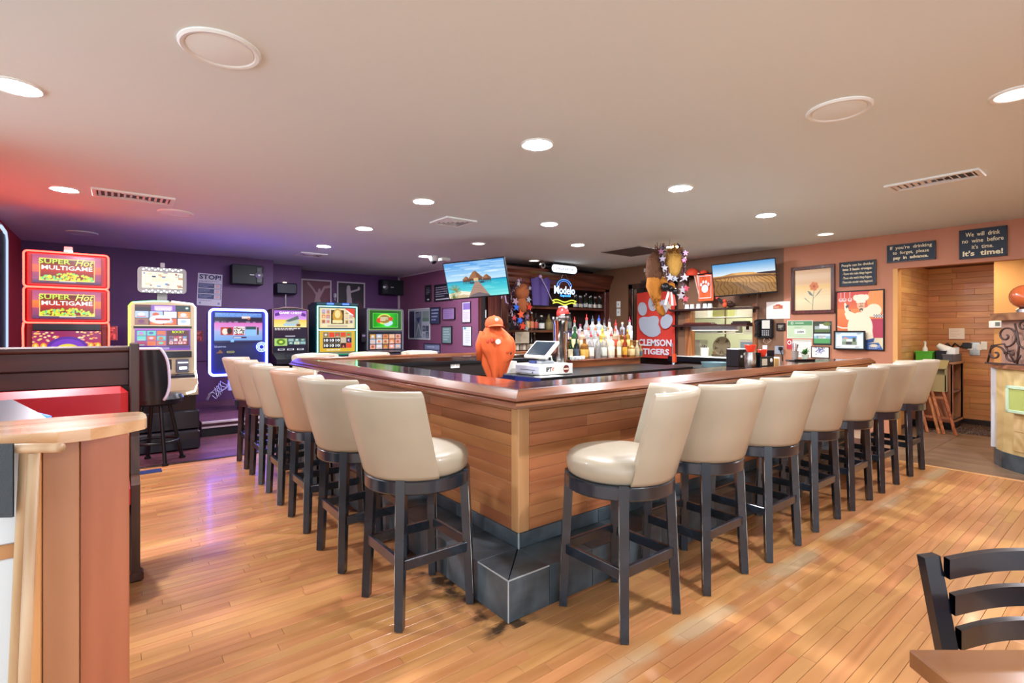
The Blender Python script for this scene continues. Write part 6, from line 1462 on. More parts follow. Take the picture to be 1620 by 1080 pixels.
# bottles on the three steps
CL = '#e8ece8'
rows = {0: (5.075, .952), 1: (5.225, 1.08), 2: (5.38, 1.20)}
def bx(px, r_): 
    l = (px - 810) / 800; Y = rows[r_][0]; d = Y / (.788 - l * .6157); return d * (.6157 + l * .788)
B = [(902.5, 0, 'beer', .032, .30, '#1f4a24', '#d8d0a8', '#c8b070', 0, 1, 'dark green beer bottle with a cream label at the front step end'),
     (912, 0, 'tall', .038, .30, '#2a3230', '#3a4a58', '#202020', 1, 1, 'smoky dark bottle beside the green beer bottle on the front step'),
     (924.5, 0, 'rect', .050, .28, '#b07a3a', '#d8a850', '#7a3a20', 0, 4, 'square amber tequila bottle with a gold label on the front step'),
     (935, 0, 'rect', .046, .33, CL, '#e8e0d0', '#c02a3a', 1, 1, 'clear bottle with white label and crimson cap beside the gold label bottle'),
     (946, 0, 'tall', .042, .34, CL, None, '#c0392b', 1, 1, 'plain clear bottle without label in the middle of the front step'),
     (955.5, 0, 'rect', .046, .32, CL, '#d8dccb', '#e0c060', 1, 1, 'clear bottle with pale green label and gold cap on the front step'),
     (967, 0, 'rect', .050, .34, '#efe6d0', '#efe0c0', '#a83020', 1, 1, 'cream bottle with a long red stripe on the front step'),
     (979.5, 0, 'rect', .034, .32, '#e8d8a8', '#efe2c0', '#b06a30', 1, 1, 'slim cream bottle between the striped and amber bottles'),
     (988.5, 0, 'tall', .038, .31, '#a8401e', '#e0a838', '#8a2a1a', 1, 1, 'reddish amber bottle with yellow label near the banner'),
     (999, 0, 'squat', .055, .25, '#c89a48', '#d8c088', '#806030', 0, 1, 'squat golden bottle near the red banner'),
     (1008, 0, 'squat', .038, .24, '#d8c8a0', '#c8b890', '#c8b080', 0, 1, 'small pale squat bottle next to the golden one'),
     (1013.5, 0, 'squat', .035, .17, '#b8a870', '#4a5a60', '#a08a50', 0, 1, 'smallest round bottle with a dark label at the banner end'),
     (909.5, 1, 'tall', .050, .32, '#2c6a3a', '#dfe0a0', '#2a5a30', 0, 1, 'green whiskey bottle with a wide yellow label on the middle step'),
     (921, 1, 'rect', .044, .28, '#e8d8b0', '#efe4c0', '#30302c', 0, 1, 'cream bottle with black cap beside the yellow label bottle'),
     (931, 1, 'rect', .042, .30, CL, '#e0c8c0', '#c84a3a', 1, 1, 'clear bottle with pink label on the middle step'),
     (942, 1, 'tall', .044, .30, CL, '#d8dce0', '#d86a30', 1, 1, 'clear bottle with silver label and orange cap on the middle step'),
     (953, 1, 'rect', .046, .29, '#e0c050', '#e8d070', '#e8c840', 1, 1, 'yellow bottle with yellow pourer on the middle step'),
     (962, 1, 'tall', .044, .31, '#efe8d8', '#efe2c8', '#8a6a3a', 1, 1, 'ivory bottle with brown pourer on the middle step'),
     (973, 1, 'rect', .046, .29, '#e0c8a0', '#c84a30', '#c8502a', 1, 1, 'bottle with a red band label on the middle step'),
     (984, 1, 'rect', .042, .28, '#8a5a2a', '#d8b060', '#5a4020', 1, 1, 'brown whiskey bottle with tan label on the middle step'),
     (993, 1, 'rect', .040, .28, '#b88a30', '#e8d080', '#d8b040', 0, 1, 'honey coloured bottle close to the banner on the middle step'),
     (909, 2, 'tall', .040, .30, CL, '#e8e0e0', '#d8402a', 1, 1, 'clear bottle with red pourer at the register end of the top step'),
     (918, 2, 'rect', .044, .24, '#e0d0d8', '#d890a0', '#8a3a50', 0, 1, 'short pink labelled bottle on the top step'),
     (928, 2, 'tall', .046, .34, CL, '#e0c0c0', '#e03a3a', 1, 1, 'tall clear vodka bottle with bright red pourer on the top step'),
     (937.5, 2, 'rect', .056, .32, '#d8e0e0', None, '#3a4450', 1, 1, 'wide frosted bottle with grey pourer on the top step'),
     (947.5, 2, 'rect', .056, .33, '#c8d8e0', '#c8d0d8', '#2a50a8', 1, 1, 'wide clear bottle with blue pourer on the top step'),
     (956, 2, 'rect', .044, .30, CL, '#efe0d0', '#3a3438', 1, 1, 'clear bottle with black pourer on the top step'),
     (964, 2, 'squat', .058, .32, '#f0ece4', None, '#4a3038', 1, 1, 'white conical bottle on the top step'),
     (974, 2, 'squat', .050, .26, '#d8d0e0', '#c8b8d8', '#e02a2a', 1, 1, 'lilac bottle with a big red pourer on the top step'),
     (984.5, 2, 'rect', .042, .28, '#c8ccd8', '#8a90b0', '#e0d0a8', 0, 1, 'blue labelled bottle with cream cap on the top step'),
     (996, 2, 'rect', .050, .32, '#e0e4e8', '#d0d4e0', '#b83a50', 1, 1, 'clear bottle with blue cross label at the banner end of the top step')]
for px, r_, kind, r, h, col, lab, cap, pour, sq, desc in B:
    bottle(desc, (bx(px, r_), rows[r_][0], rows[r_][1]), kind, r, h, col, lab, cap, pour, sq, tr=.75 if col == CL else .45)
t = bottle('orange square carton bottle with a paw mark beside the chrome tower', (5.156, 5.38, 1.146)[:2] + (1.20,), 'rect', .05, .19, '#d8703a', '#e07a40', '#e8b060', False, 4, tr=0, lfrac=(.05, .65))
MB().ball((0, -.052, .08), (.018, .004, .014), 10, 6).ball((-.02, -.052, .10), (.006, .004, .008), 8, 5).ball((0, -.052, .108), (.006, .004, .008), 8, 5).ball((.02, -.052, .10), (.006, .004, .008), 8, 5).build('paw_print', M_black, t, fix=False)
t = thing('napkin_box', 'dark navy box behind the orange carton bottle', 'box', (5.327, 5.45, 1.151)[:2] + (1.20,)); MB().box(-.07, .07, -.03, .05, 0, .16, .004).build('box', mat('navy_box', '#1e2240', .5), t); MB().box(-.06, .06, -.034, -.028, .03, .12).build('label', mat('navy_label', '#5a5a80', .5), t)
for k, (px, lab) in enumerate(((899, 'small white ramekin at the register end of the bottle step'), (905.5, 'small white ramekin, second on the bottle step'), (911, 'small white ramekin, third on the bottle step'), (916, 'small white ramekin beside the gold label bottle'))):
    t = thing('ramekin', lab, 'cup', (bx(px, 0) + .02, 5.02, .952), 0, 'white ramekins on the bottle step'); MB().lathe([(0, 0), (.022, 0), (.03, .01), (.032, .045), (.028, .05), (.024, .045), (0, .03)], 16).build('cup', M_white, t)
# bottles on the back bar shelves
cols = ['#16301c', '#1a1a1c', '#3a1c10', '#20282c', '#142818', '#2c2016', '#0f2a1c']
labs = ['#d8d0b8', '#c8ccd0', '#b8b0a0', '#e0d8c8', '#a8b0b8']
for k in range(14):
    px = 909 + k * 3.75; x = 7.154 + k * (8.124 - 7.154) / 13.5
    bottle('dark beer bottle, number %s from the neon sign in the row under the cornice' % ('one two three four five six seven eight nine ten eleven twelve thirteen fourteen'.split()[k]), (x, 7.14 + .03 * (k % 2), 1.81), 'beer', .031, .235 + .02 * (k % 3 == 1) + .06 * (k == 5), cols[k % 7], labs[k % 5], '#c8c8c8', False, 1, .1, 'beer bottles on the top back bar shelf', (.10, .38))
g = random.Random(8)
for k, (px, kind, r, h, c, l, lab) in enumerate(((834, 'tall', .045, .33, '#6a3a20', '#d8b078', 'brown bottle with tan label beside the star wreath, middle shelf'), (841, 'tall', .042, .32, '#5a2a1a', '#c87a50', 'brown bottle with rust label, middle back bar shelf'), (847.5, 'wine', .042, .30, '#241812', '#b84a3a', 'dark bottle with red label, middle back bar shelf'), (856.5, 'squat', .06, .26, '#1a1c1a', '#d8d8d0', 'black squat bottle with white label, middle shelf'), (868, 'squat', .07, .30, '#7a6a40', '#8a7a50', 'round olive gold bottle on the middle back bar shelf'), (805, 'wine', .04, .26, '#16181a', '#2a2a2c', 'black bottle in the shadow left end of the middle shelf'), (895, 'tall', .045, .33, '#3a3f3a', None, 'grey green bottle behind the helmet tap'), (901, 'tall', .045, .33, '#4a504a', '#7a8078', 'grey bottle with dull label behind the orange carton'))):
    l_ = (px - 810) / 800; d = 7.18 / (.788 - l_ * .6157); bottle(lab, (d * (.6157 + l_ * .788), 7.18, 1.375), kind, r, h, c, l, '#d0c8b8' if k % 2 else '#201a18', False, 1, .1, 'bottles on the middle back bar shelf')
for k, (px, c, cap) in enumerate(((813, '#20140f', '#8a1a2a'), (818, '#2a1510', '#a8243a'), (823, '#1a1410', '#b0203a'), (829, '#20100f', '#3a1a1a'), (834, '#16120f', '#981e30'), (840, '#241a12', '#c8b070'), (846, '#1a120f', '#2a2220'), (851, '#2a1a12', '#d8c8a0'))):
    l_ = (px - 810) / 800; d = 7.0 / (.788 - l_ * .6157); bottle('wine bottle with %s capsule, %s in the row behind the register' % (('crimson', 'dark red', 'red', 'brown', 'ruby', 'gold', 'black', 'cream')[k], ('first', 'second', 'third', 'fourth', 'fifth', 'sixth', 'seventh', 'last')[k]), (d * (.6157 + l_ * .788), 7.10, .98), 'wine', .04, .33, c, ('#c8b8a0', '#8a7a6a')[k % 2], cap, False, 1, .1, 'wine bottles on the low back bar shelf', (.1, .42))
paper('beige paper note hanging under the middle back bar shelf', 'notice', (5.7, 7, 1.237, 0.32, 0.203), Cv(50, 44, '#a89a82').lines(.15, .2, .85, .8, 5, '#8a7c68', 3, .3), 'Y', 'notice')

# ------------------------------------------------------------------ hanging decorations
def star(r, ri=None, n=5):
    ri = ri or r * .45; return [((r if k % 2 == 0 else ri) * math.sin(k * PI / n), (r if k % 2 == 0 else ri) * math.cos(k * PI / n)) for k in range(2 * n)][::-1]
def foil(name, cols, met=.6): return [mat('foil_' + c.strip('#'), c, .25, met) for c in cols]
def tinsel(name, path, rad, n, mats, par, seed, L=.05):
    g = random.Random(seed); mb = MB()
    for k in range(n):
        f = k / n * (len(path) - 1); i = int(f); p = Vector(path[i]).lerp(Vector(path[i + 1]), f - i)
        d = Vector((g.gauss(0, 1), g.gauss(0, 1), g.gauss(0, 1))).normalized(); e = p + d * g.uniform(.5, 1) * rad; s_ = d.cross(Vector((0, 0, 1))).normalized() * .007
        mb.add([p - s_, p + s_, e + s_ * .7, e - s_ * .7], [(0, 1, 2, 3)], False, None, k % len(mats))
    o = mb.build(name, mats, par, fix=False); o['kind'] = 'stuff'; return o
F = foil('f', ['#c0b8c8', '#8a2a48', '#50507a', '#d0c8d0', '#a0583a'])
SM_ = {}
def put_star(par, x, y, z, r, c, rz=0, rl=0):
    k = (round(r, 3), c)
    if k not in SM_: SM_[k] = MB().prism(star(r), -.008, .008, 'Y').mesh('star', mat('star_' + c.strip('#'), c, .3, .35))
    link('star', SM_[k], par, (x, y, z), (0, rl, rz))
# star wreath before the back bar's end
wr = thing('star_wreath', 'hanging wreath of red, silver and blue stars with brown plush on the back bar end', 'wreath', (5.45, 6.80, 1.80))
loop = [(.20 * math.cos(a) + .04, .0, .02 + .36 * math.sin(a)) for a in [k * 2 * PI / 24 for k in range(25)]]
tinsel('tinsel', loop, .11, 900, F, wr, 4)
MB().ball((.10, .03, .24), (.16, .10, .15), 18, 12).ball((.12, .03, .02), (.13, .09, .16), 16, 10).ball((.03, .0, .30), (.05, .05, .08), 10, 8).build('plush', mat('brown_plush', '#8a4a24', .9, bump=(60, .6)), wr)
for x, z, r, c, rl in ((.17, .10, .06, '#9a9ea8', .2), (-.10, -.04, .07, '#2a62c8', .1), (.0, -.16, .085, '#d85a3a', -.2), (-.02, -.26, .07, '#2f6ad0', .3), (.19, -.03, .07, '#c8382a', .2), (-.12, .06, .075, '#9a8090', .5), (.04, -.36, .08, '#cf4530', .1), (.13, -.40, .05, '#8a9894', .4), (-.14, -.22, .05, '#c84a50', .2), (.14, -.20, .05, '#84607a', 0), (-.05, .36, .05, '#a09898', .3), (.20, .30, .045, '#908890', 0)): put_star(wr, x, -.07, z, r, c, 0, rl)
MB().box(-.01, .01, -.01, .01, .38, .45).tube([(-.22, 0, .02), (-.28, -.02, .04), (-.30, -.02, .15), (-.35, 0, .17), (-.36, 0, .10)], .012).build('hook_cord', mat('lilac_cord', '#b8a0c8', .6), wr)
# straw haired plush with star garland hanging from the ceiling
pl = thing('hanging_plush', 'hanging orange brown plush figure with straw hair and a silver star garland', 'plush toy', (6.03, 4.17, 2.03))
M_fur = mat('orange_plush', '#a86a20', .9, bump=(70, .6)); M_fur2 = mat('brown_plush_dark', '#623e28', .9, bump=(70, .6))
def limb(name, pts, rs, m):
    vs = MB().tube(pts, rs, 14); return vs.build(name, m, pl)
Rv = Vector((.788, -.6157, 0))
def q3(a, b, c=0): v = Rv * a; return (v.x - .6157 * c, v.y - .788 * c, b)
limb('body', [q3(-.16, .42), q3(-.21, .30), q3(-.22, .12), q3(-.19, .0)], [.06, .11, .12, .09], M_fur2)
limb('body', [q3(-.21, .10), q3(-.22, -.05), q3(-.19, -.22), q3(-.17, -.32)], [.10, .11, .07, .04], M_fur)
limb('leg', [q3(-.14, .02, .05), q3(-.05, -.02, .08), q3(.0, -.06, .1), q3(.02, -.12, .1)], [.06, .05, .045, .03], M_fur)
limb('leg', [q3(-.17, -.28), q3(-.15, -.36, .03), q3(-.11, -.44, .04), q3(-.09, -.46, .05)], [.05, .055, .045, .02], M_fur)
limb('head', [q3(.04, .36, .04), q3(.03, .24, .06), q3(.02, .12, .08), q3(.02, .06, .09)], [.10, .12, .085, .04], mat('straw_face', '#c89a4a', .9, bump=(80, .8)))
tinsel('straw_hair', [q3(-.05, .40, .06), q3(.05, .44, .06), q3(.10, .36, .06), q3(.02, .30, .1), q3(.05, .15, .1)], .12, 500, [mat('straw', '#d0a050', .8), mat('straw_dark', '#a87834', .8)], pl, 3)
tinsel('garland', [q3(-.10, .50, .05), q3(-.16, .36, .08), q3(-.12, .22, .12), q3(-.06, .08, .12), q3(-.04, .0, .1)], .07, 420, F, pl, 8); tinsel('garland', [q3(.10, .50, .05), q3(.17, .36, .08), q3(.16, .18, .1), q3(.14, .0, .1), q3(.15, -.16, .1), q3(.16, -.26, .1)], .07, 420, F, pl, 9)
for a, b, r, c in ((-.15, .30, .05, '#9a92a4'), (-.12, .18, .05, '#a8a4aa'), (-.05, .05, .06, '#a8a8b0'), (.02, .03, .05, '#9a9ea8'), (.15, .05, .06, '#a8a4aa'), (.12, -.12, .055, '#b0aab2'), (.17, -.10, .05, '#c84a60'), (.10, -.20, .06, '#b0acb2'), (.16, -.24, .05, '#d85a6a'), (-.17, .40, .045, '#905a7a'), (.16, .38, .045, '#84506e'), (-.07, -.34, .06, '#a89f92'), (-.16, -.30, .045, '#989098'), (.14, .28, .04, '#a04a70')): p = q3(a, b, .16); put_star(pl, *p, r, c, math.atan2(Rv.y, Rv.x))
MB().ball(q3(-.10, -.08, .13), .06, 12, 8).ball(q3(.03, -.14, .14), .045, 12, 8).ball(q3(-.03, -.10, .13), .045, 12, 8).build('bow', M_black, pl)
for a in (-.09, -.03, .01, .05): 
    p0, p1 = Vector(q3(a * .4 - .02, -.14, .13)), Vector(q3(a - .02, -.33, .14)); MB().bar(p0, p1, .03, .006, up=(.6, .78, 0)).build('ribbon', mat('ribbon_white' if a in (-.09, .01) else 'ribbon_red', '#efe8e0' if a in (-.09, .01) else '#d85040', .6), pl)
MB().cyl((0, 0, .46), (0, 0, .60), .004).build('hanging_cord', M_metal, pl)
tinsel('fur', [q3(-.16, .42), q3(-.21, .30), q3(-.22, .12), q3(-.19, .0)], .15, 700, [M_fur2], pl, 21); tinsel('fur', [q3(-.21, .10), q3(-.22, -.05), q3(-.19, -.22), q3(-.17, -.32)], .12, 600, [M_fur, M_fur2, M_fur], pl, 22)
# high shelf with caps and pennants
x, y, z, w_, h_ = (7.9, 5.508, 2.292, 1.016, 0.092)
t = thing('wall_shelf', 'high dark shelf behind the hanging plush on the brown wall', 'shelf', (7.999, y, z), FX); MB().box(-w_ / 2, w_ / 2, -.22, 0, -.02, .02, .004).build('board', M_trimdark, t)
for s_ in (-1, 1): MB().prism([(0, -.14), (-.18, -.02), (0, -.02)], s_ * w_ * .35 - .012, s_ * w_ * .35 + .012, 'X').build('bracket', M_trimdark, t)
zt = z + .02
def cap(label, loc, rz, m, sc=1.0):
    t = thing('baseball_cap', label, 'cap', loc, rz)
    MB().lathe([(.10 * sc, 0), (.105 * sc, .03 * sc), (.095 * sc, .075 * sc), (.06 * sc, .11 * sc), (.012 * sc, .122 * sc), (.01 * sc, .13 * sc), (0, .13 * sc)], 22, sharp=60).build('crown', m, t)
    def br(u, v): a = R(-145 + 110 * u); r = (.098 + .075 * v * math.sin(PI * (.1 + .8 * u))) * sc; return (r * math.cos(a), r * math.sin(a), (.012 - .02 * v) * sc + .015 * sc * math.cos((u - .5) * PI))
    MB().grid(br, 16, 4).grid(lambda u, v: (br(u, v)[0], br(u, v)[1], br(u, v)[2] - .005), 16, 4).build('brim', m, t); return t
M_cap = mat('cap_orange', '#e0482a', .75)
cap('bright orange cap on the high shelf beside the hanging plush', (7.86, 4.986, zt), R(200), M_cap, 1.05); cap('small orange cap lying behind the larger one on the shelf', (7.92, 4.902 - .10, zt), R(-60), M_cap, .7)
x, y, z, w_, h_ = (7.86, 4.697, 2.087, 0.267, 0.449)
t = thing('paw_flag', 'small orange flag with a white paw hanging by the desert television', 'flag', (7.80, y, z), FX); MB().grid(lambda u, v: ((u - .5) * w_, .015 * math.sin(u * 8), (v - .5) * h_), 14, 10).build('cloth', mat('flag_orange', '#d85a2c', .75), t, fix=False)
MB().box(-w_ * .42, w_ * .42, -.02, -.018, h_ * .42, h_ * .44).box(-w_ * .42, w_ * .42, -.02, -.018, -h_ * .40, -h_ * .38).box(-w_ * .42, -w_ * .40, -.02, -.018, -h_ * .4, h_ * .44).box(w_ * .40, w_ * .42, -.02, -.018, -h_ * .4, h_ * .44).build('border', M_white, t)
mb = MB().ball((0, -.02, -.02), (.065, .006, .07), 14, 8)
for a, b in ((-.07, .05), (-.03, .09), (.02, .09), (.065, .05)): mb.ball((a, -.02, b), (.022, .006, .032), 10, 6)
mb.build('paw_print', mat('paw_white', '#d8d0c8', .7), t, fix=False)
MB().cyl((-w_ * .55, 0, h_ * .51), (w_ * .55, 0, h_ * .51), .012).build('pole', M_black, t)
x, y, z, w_, h_ = (7.88, 4.896, 2.134, 0.133, 0.436)
t = thing('white_pennant', 'narrow white pennant with red lettering beside the paw flag', 'pennant', (7.85, y, z), FX); MB().prism([(-.06, h_ / 2), (.05, h_ / 2), (.10, -h_ / 2), (.05, -h_ / 2)][::-1], 0, .006, 'Y').build('cloth', mat('pennant_white', '#e0d4c4', .7), t); MB().prism([(-.03, h_ * .4), (.0, h_ * .4), (.06, -h_ * .4), (.05, -h_ * .4)][::-1], -.003, 0, 'Y').build('lettering', MATS['ink_orange'], t)
# pass-through shelves and what stands on them
M_ps = wood('pass_shelf', '#4a2820', '#2c1612', 'Y', 7, .35, .2, .05, .2)
for z, y0, y1, lab in ((1.74, 3.88, 5.42, 'upper dark shelf across the kitchen pass-through'), (1.465, 3.99, 5.36, 'lower dark shelf across the kitchen pass-through')):
    t = thing('wall_shelf', lab, 'shelf', (7.80, 0, z)); MB().box(0, .19, y0, y1, -.035, 0, .008).build('board', M_ps, t); MB().box(.17, .19, y0 + .06, y0 + .10, -.09, -.035).box(.17, .19, y1 - .1, y1 - .06, -.09, -.035).build('bracket', M_trimdark, t)
for k, (xl, xr, n, lab) in enumerate(((1085, 1091.5, 1, 'white paper cup stack nearest the red banner on the upper shelf'), (1092, 1100, 1, 'white paper cup stack, second on the upper shelf'), (1102, 1111, 1, 'white paper cup stack, third on the upper shelf'), (1113, 1120, 1, 'white paper cup stack, fourth on the upper shelf'), (1121, 1128, 1, 'white paper cup stack below the paw flag on the upper shelf'))):
    ya = {0: 5.099, 1: 5.0, 2: 4.878, 3: 4.754, 4: 4.661}[k]
    t = thing('cup_stack', lab, 'cups', (7.88, ya, 1.74), 0, 'white paper cup stacks'); mb = MB()
    mb.lathe([(0, .0), (.040, 0), (.034, .08), (.0, .08)], 14); t2 = mb.build('cup', M_white, t); MB().lathe([(.042, 0), (.044, .004), (.042, .014), (.040, .014)], 14).lathe([(.041, .02), (.043, .024), (.040, .03)], 14).build('rim', M_white, t)
t = thing('plush_pair', 'small orange plush with coiled cable under the desert television', 'plush toy', (7.88, 4.396, 1.797), FX); t.location.z = 1.74; MB().ball((0, 0, .05), (.04, .035, .05), 12, 8).ball((0, -.01, .11), (.032, .03, .03), 12, 8).build('body', mat('plush_orange', '#d8522c', .8), t); MB().tube([(.08 + .05 * math.cos(a), 0, .06 + .045 * math.sin(a)) for a in [k * PI / 8 for k in range(20)]], .008).ball((.10, 0, .04), (.07, .05, .04), 12, 8).build('cable', mat('brown_cable', '#4a3028', .6), t)
t = thing('star_light', 'small red glowing lamp beside the paw flag', 'lamp', (7.88, 4.535, 1.908), FX); MB().ball((0, 0, 0), .022, 10, 8).build('bulb', glow('red_bulb', '#ff4a3a', 2), t); MB().bar((.01, 0, -.01), (.14, 0, -.10), .05, .03).build('holder', M_black, t)
# tray stack on the lower shelf
t = thing('serving_tray', 'brown serving trays lying on the lower pass-through shelf', 'tray', (7.90, 4.88, 1.465)); MB().box(-.09, .09, -.28, .26, 0, .02, .006).box(-.085, .085, -.25, .22, .02, .035, .005).build('tray', mat('tray_brown', '#5c2a22', .4), t)
t = thing('serving_tray', 'dark stacked trays at the phone end of the lower pass-through shelf', 'tray', (7.90, 4.12, 1.465)); MB().box(-.09, .09, -.13, .14, 0, .025, .006).box(-.08, .08, -.1, .12, .025, .05, .005).build('tray', mat('tray_dark', '#2c1c1a', .4), t)
t = thing('heat_lamp', 'long white strip heat lamp under the lower pass-through shelf', 'lamp', (8.05, 4.68, 1.40)); MB().box(-.06, .06, -.42, .42, -.03, .03, .008).build('housing', mat('strip_lilac', '#c8c4cc', .4), t); MB().box(-.04, .04, -.40, .40, -.034, -.03).build('lens', glow('strip_glow', '#fff2e0', 3), t)
MB().box(7.86, 8.2, 3.99, 5.10, .875, .90, .004).build('sill_dummy', M_white) if False else None
t = thing('pass_ledge', 'white pass-through ledge with black front edge', 'ledge', (0, 0, 0)); MB().box(7.72, 8.14, 4.0, 5.36, .885, .915, .004).build('ledge_top', M_white, t); MB().box(7.70, 7.72, 3.98, 5.37, .83, .915, .004).box(7.9, 8.0, 3.98, 5.37, .80, .885).build('edge', M_black, t)
# kitchen behind
kl = thing('kitchen_light', 'bright ceiling light panel inside the kitchen', 'ceiling light', (9.0, 5.0, 2.44)); MB().box(-.5, .5, -.3, .3, -.02, 0).build('lens', glow('kitchen_lens', '#fffbe8', 32), kl); MB().box(-.53, .53, -.33, .33, -.012, .0).build('frame', M_white, kl)
t = thing('kitchen_shelf', 'steel kitchen shelf rack seen through the pass-through', 'shelf', (9.05, 5.05, 0))
for z in (.88, 1.32, 1.62): MB().box(-.18, .25, -.75, .75, z - .02, z, .004).build('shelf_board', mat('shelf_white', '#dcdccf', .4), t)
for yy in (-.74, -.1, .74): MB().box(-.17, -.15, yy - .012, yy + .012, 0, 1.75).build('upright', M_metal, t)
KW = mat('kitchen_white', '#e8e6da', .5); KC = mat('kitchen_cardboard', '#b8905c', .7); KG = mat('kitchen_grey', '#9aa0a0', .4); KO = mat('kitchen_olive', '#8a8a58', .6)
def kbox(label, cat, y, z, wd, ht, m, dp=.25, name='carton', lidm=None):
    t = thing(name, label, cat, (8.92, y + .80, z)); MB().box(0, dp, -wd / 2, wd / 2, 0, ht * .86, .008).build('body', m, t); MB().box(-.008, dp + .005, -wd / 2 - .008, wd / 2 + .008, ht * .86, ht, .006).build('lid', lidm or m, t)
kbox('large white carton on the top kitchen shelf by the banner side', 'carton', 4.72, 1.62, .42, .30, KW); kbox('olive carton in the middle of the top kitchen shelf', 'carton', 4.28, 1.62, .3, .26, KO, lidm=KW); kbox('white box pile on the top kitchen shelf, phone side', 'carton', 3.78, 1.62, .34, .34, KW); kbox('long grey pan on the middle kitchen shelf', 'pan', 4.60, 1.32, .52, .10, KG); kbox('white container on the middle kitchen shelf', 'container', 4.1, 1.32, .26, .16, KW); kbox('white packet on the middle kitchen shelf by the casing', 'packet', 3.72, 1.32, .2, .18, KW)
kbox('white carton low on the kitchen bench by the banner side', 'carton', 4.82, .88, .28, .30, KW); kbox('cardboard tray on the kitchen bench', 'tray', 4.22, .88, .42, .09, KC); kbox('blue grey machine on the kitchen bench', 'appliance', 3.72, .88, .34, .32, mat('kitchen_blue', '#9fb2c4', .4), lidm=KW)
t = thing('white_bucket', 'white bucket of utensils on the pass-through ledge', 'bucket', (8.08, 4.88, .915)); MB().lathe([(0, 0), (.06, 0), (.072, .14), (.076, .145), (.070, .15), (.066, .14), (0, .02)], 20).build('bucket', KW, t)
for k in range(5): MB().cyl((.02 * math.cos(k), .03 * math.sin(k * 2), .02), (.045 * math.cos(k), .06 * math.sin(k * 2), .20), .006).build('utensil', M_black if k % 2 else M_metal, t)
t = thing('round_tray', 'round brown serving tray standing upright behind the pass-through ledge', 'tray', (8.62, 4.86, 1.085)); MB().lathe([(0, 0), (.15, 0), (.17, .03), (.163, .03), (.145, .01), (0, .01)], 28, Matrix.Rotation(R(-80), 4, 'Y')).build('tray', mat('tray_taupe', '#84785f', .5), t); MB().box(-.02, .06, -.2, .2, -.2, -.15).build('rack', M_metal, t)
t = thing('steel_counter', 'grey kitchen counter below the steel rack', 'counter', (8.66, 4.7, 0)); MB().box(-.16, .16, -.6, .66, .84, .88, .004).build('counter_top', mat('counter_white', '#e0e0d4', .35), t); MB().box(-.14, .15, -.58, .64, .05, .84).build('case', KG, t)

# ------------------------------------------------------------------ things standing on the bar and behind it
t = thing('orange_jersey', 'orange team jersey with draped folds hung on a stand behind the bar', 'jersey', (3.38, 4.65, 0), math.atan2(-.6157, .788))
M_or = mat('orange_cloth', '#cf5a28', .8, bump=(25, .2))
def jersey(u, v):
    a = 2 * PI * u; z = .83 + .60 * v
    wv = .145 + .05 * math.sin(PI * (1 - v) ** .8) - .10 * max(0, v - .75) / .25
    wv *= .60 + .40 * min(1, v / .5) ** .8
    f = .020 * math.sin(a * 6 + 4 * v) * (1 - v) ** .7 + .012 * math.sin(a * 3 - 6 * v) + .006 * math.sin(a * 11 + 7 * v)
    sk = .05 * (v - .5) - .03 * math.sin(PI * v)
    return ((wv + f) * math.cos(a) - sk, (wv * .62 + f) * math.sin(a), z + .02 * math.sin(a * 2) * (1 - v) + (.04 * math.cos(a) if v < .3 else 0) * (1 - v))
MB().grid(jersey, 64, 28).build('shirt_body', M_or, t)
MB().tube([(.10, -.03, 1.32), (.155, -.05, 1.22), (.155, -.06, 1.13), (.12, -.08, 1.10)], [.05, .055, .05, .035], 12).build('sleeve', M_or, t); MB().tube([(-.12, -.03, 1.34), (-.165, -.02, 1.2), (-.17, -.02, 1.02)], [.05, .05, .03], 12).build('sleeve', M_or, t)
mb = MB().ball((.17, -.06, 1.12), (.03, .03, .045), 10, 8); mb.build('cuff', mat('cuff_dark', '#3a2622', .8), t)
for k, (x, z) in enumerate(((-.07, 1.24), (-.02, 1.25))): MB().ball((x, -.115, z), (.02, .01, .03), 8, 6).build('lettering', mat('jersey_lettering', '#c0442a', .7), t)
MB().lathe([(0, 0), (.03, 0), (.03, .006), (0, .006)], 18, Matrix.Translation((.045, -.118, 1.235)) @ Matrix.Rotation(R(90), 4, 'X')).build('badge', mat('badge_white', '#ead8c8', .7), t)
MB().cyl((0, 0, 0), (0, 0, 1.42), .02).cyl((0, 0, 0), (0, 0, .03), .18).build('stand', mat('stand_dark', '#2a1c16', .5), t)
c_ = cap('orange cap with a white round badge on top of the jersey', (3.378, 4.655, 1.405), math.atan2(-.6157, .788) + R(20), mat('orange_cap', '#cc5628', .75), 1.0)
MB().ball((.0, -.095, .075), (.022, .012, .022), 12, 8).build('badge', MATS['badge_white'], c_)
def onbar(px, py): 
    l = (px - 810) / 800; d = (1.35 - 1.043) * 800 / (py - 524); return (d * (.6157 + l * .788), d * (.788 - l * .6157), 1.043)
t = thing('cocktail_shaker', 'brushed steel cocktail shaker on the bar', 'shaker', onbar(1187, 584)); MB().lathe([(0, 0), (.034, 0), (.042, .02), (.046, .09), (.040, .135), (.041, .14), (.037, .14), (.036, .13), (0, .1)], 24).build('cup', M_metal, t)
t = thing('napkin_caddy', 'black napkin caddy box with white print on the bar', 'caddy', (onbar(1171, 580)[0] + .05, 2.27, 1.043), R(-10)); MB().box(-.075, .06, -.05, .08, 0, .15, .004).build('box', M_black, t); MB().box(-.01, .03, -.053, -.05, .10, .12).box(-.05, -.03, -.053, -.05, .08, .10).build('print', M_white, t); MB().box(-.07, .055, -.04, .07, .148, .156).build('napkins', M_white, t)
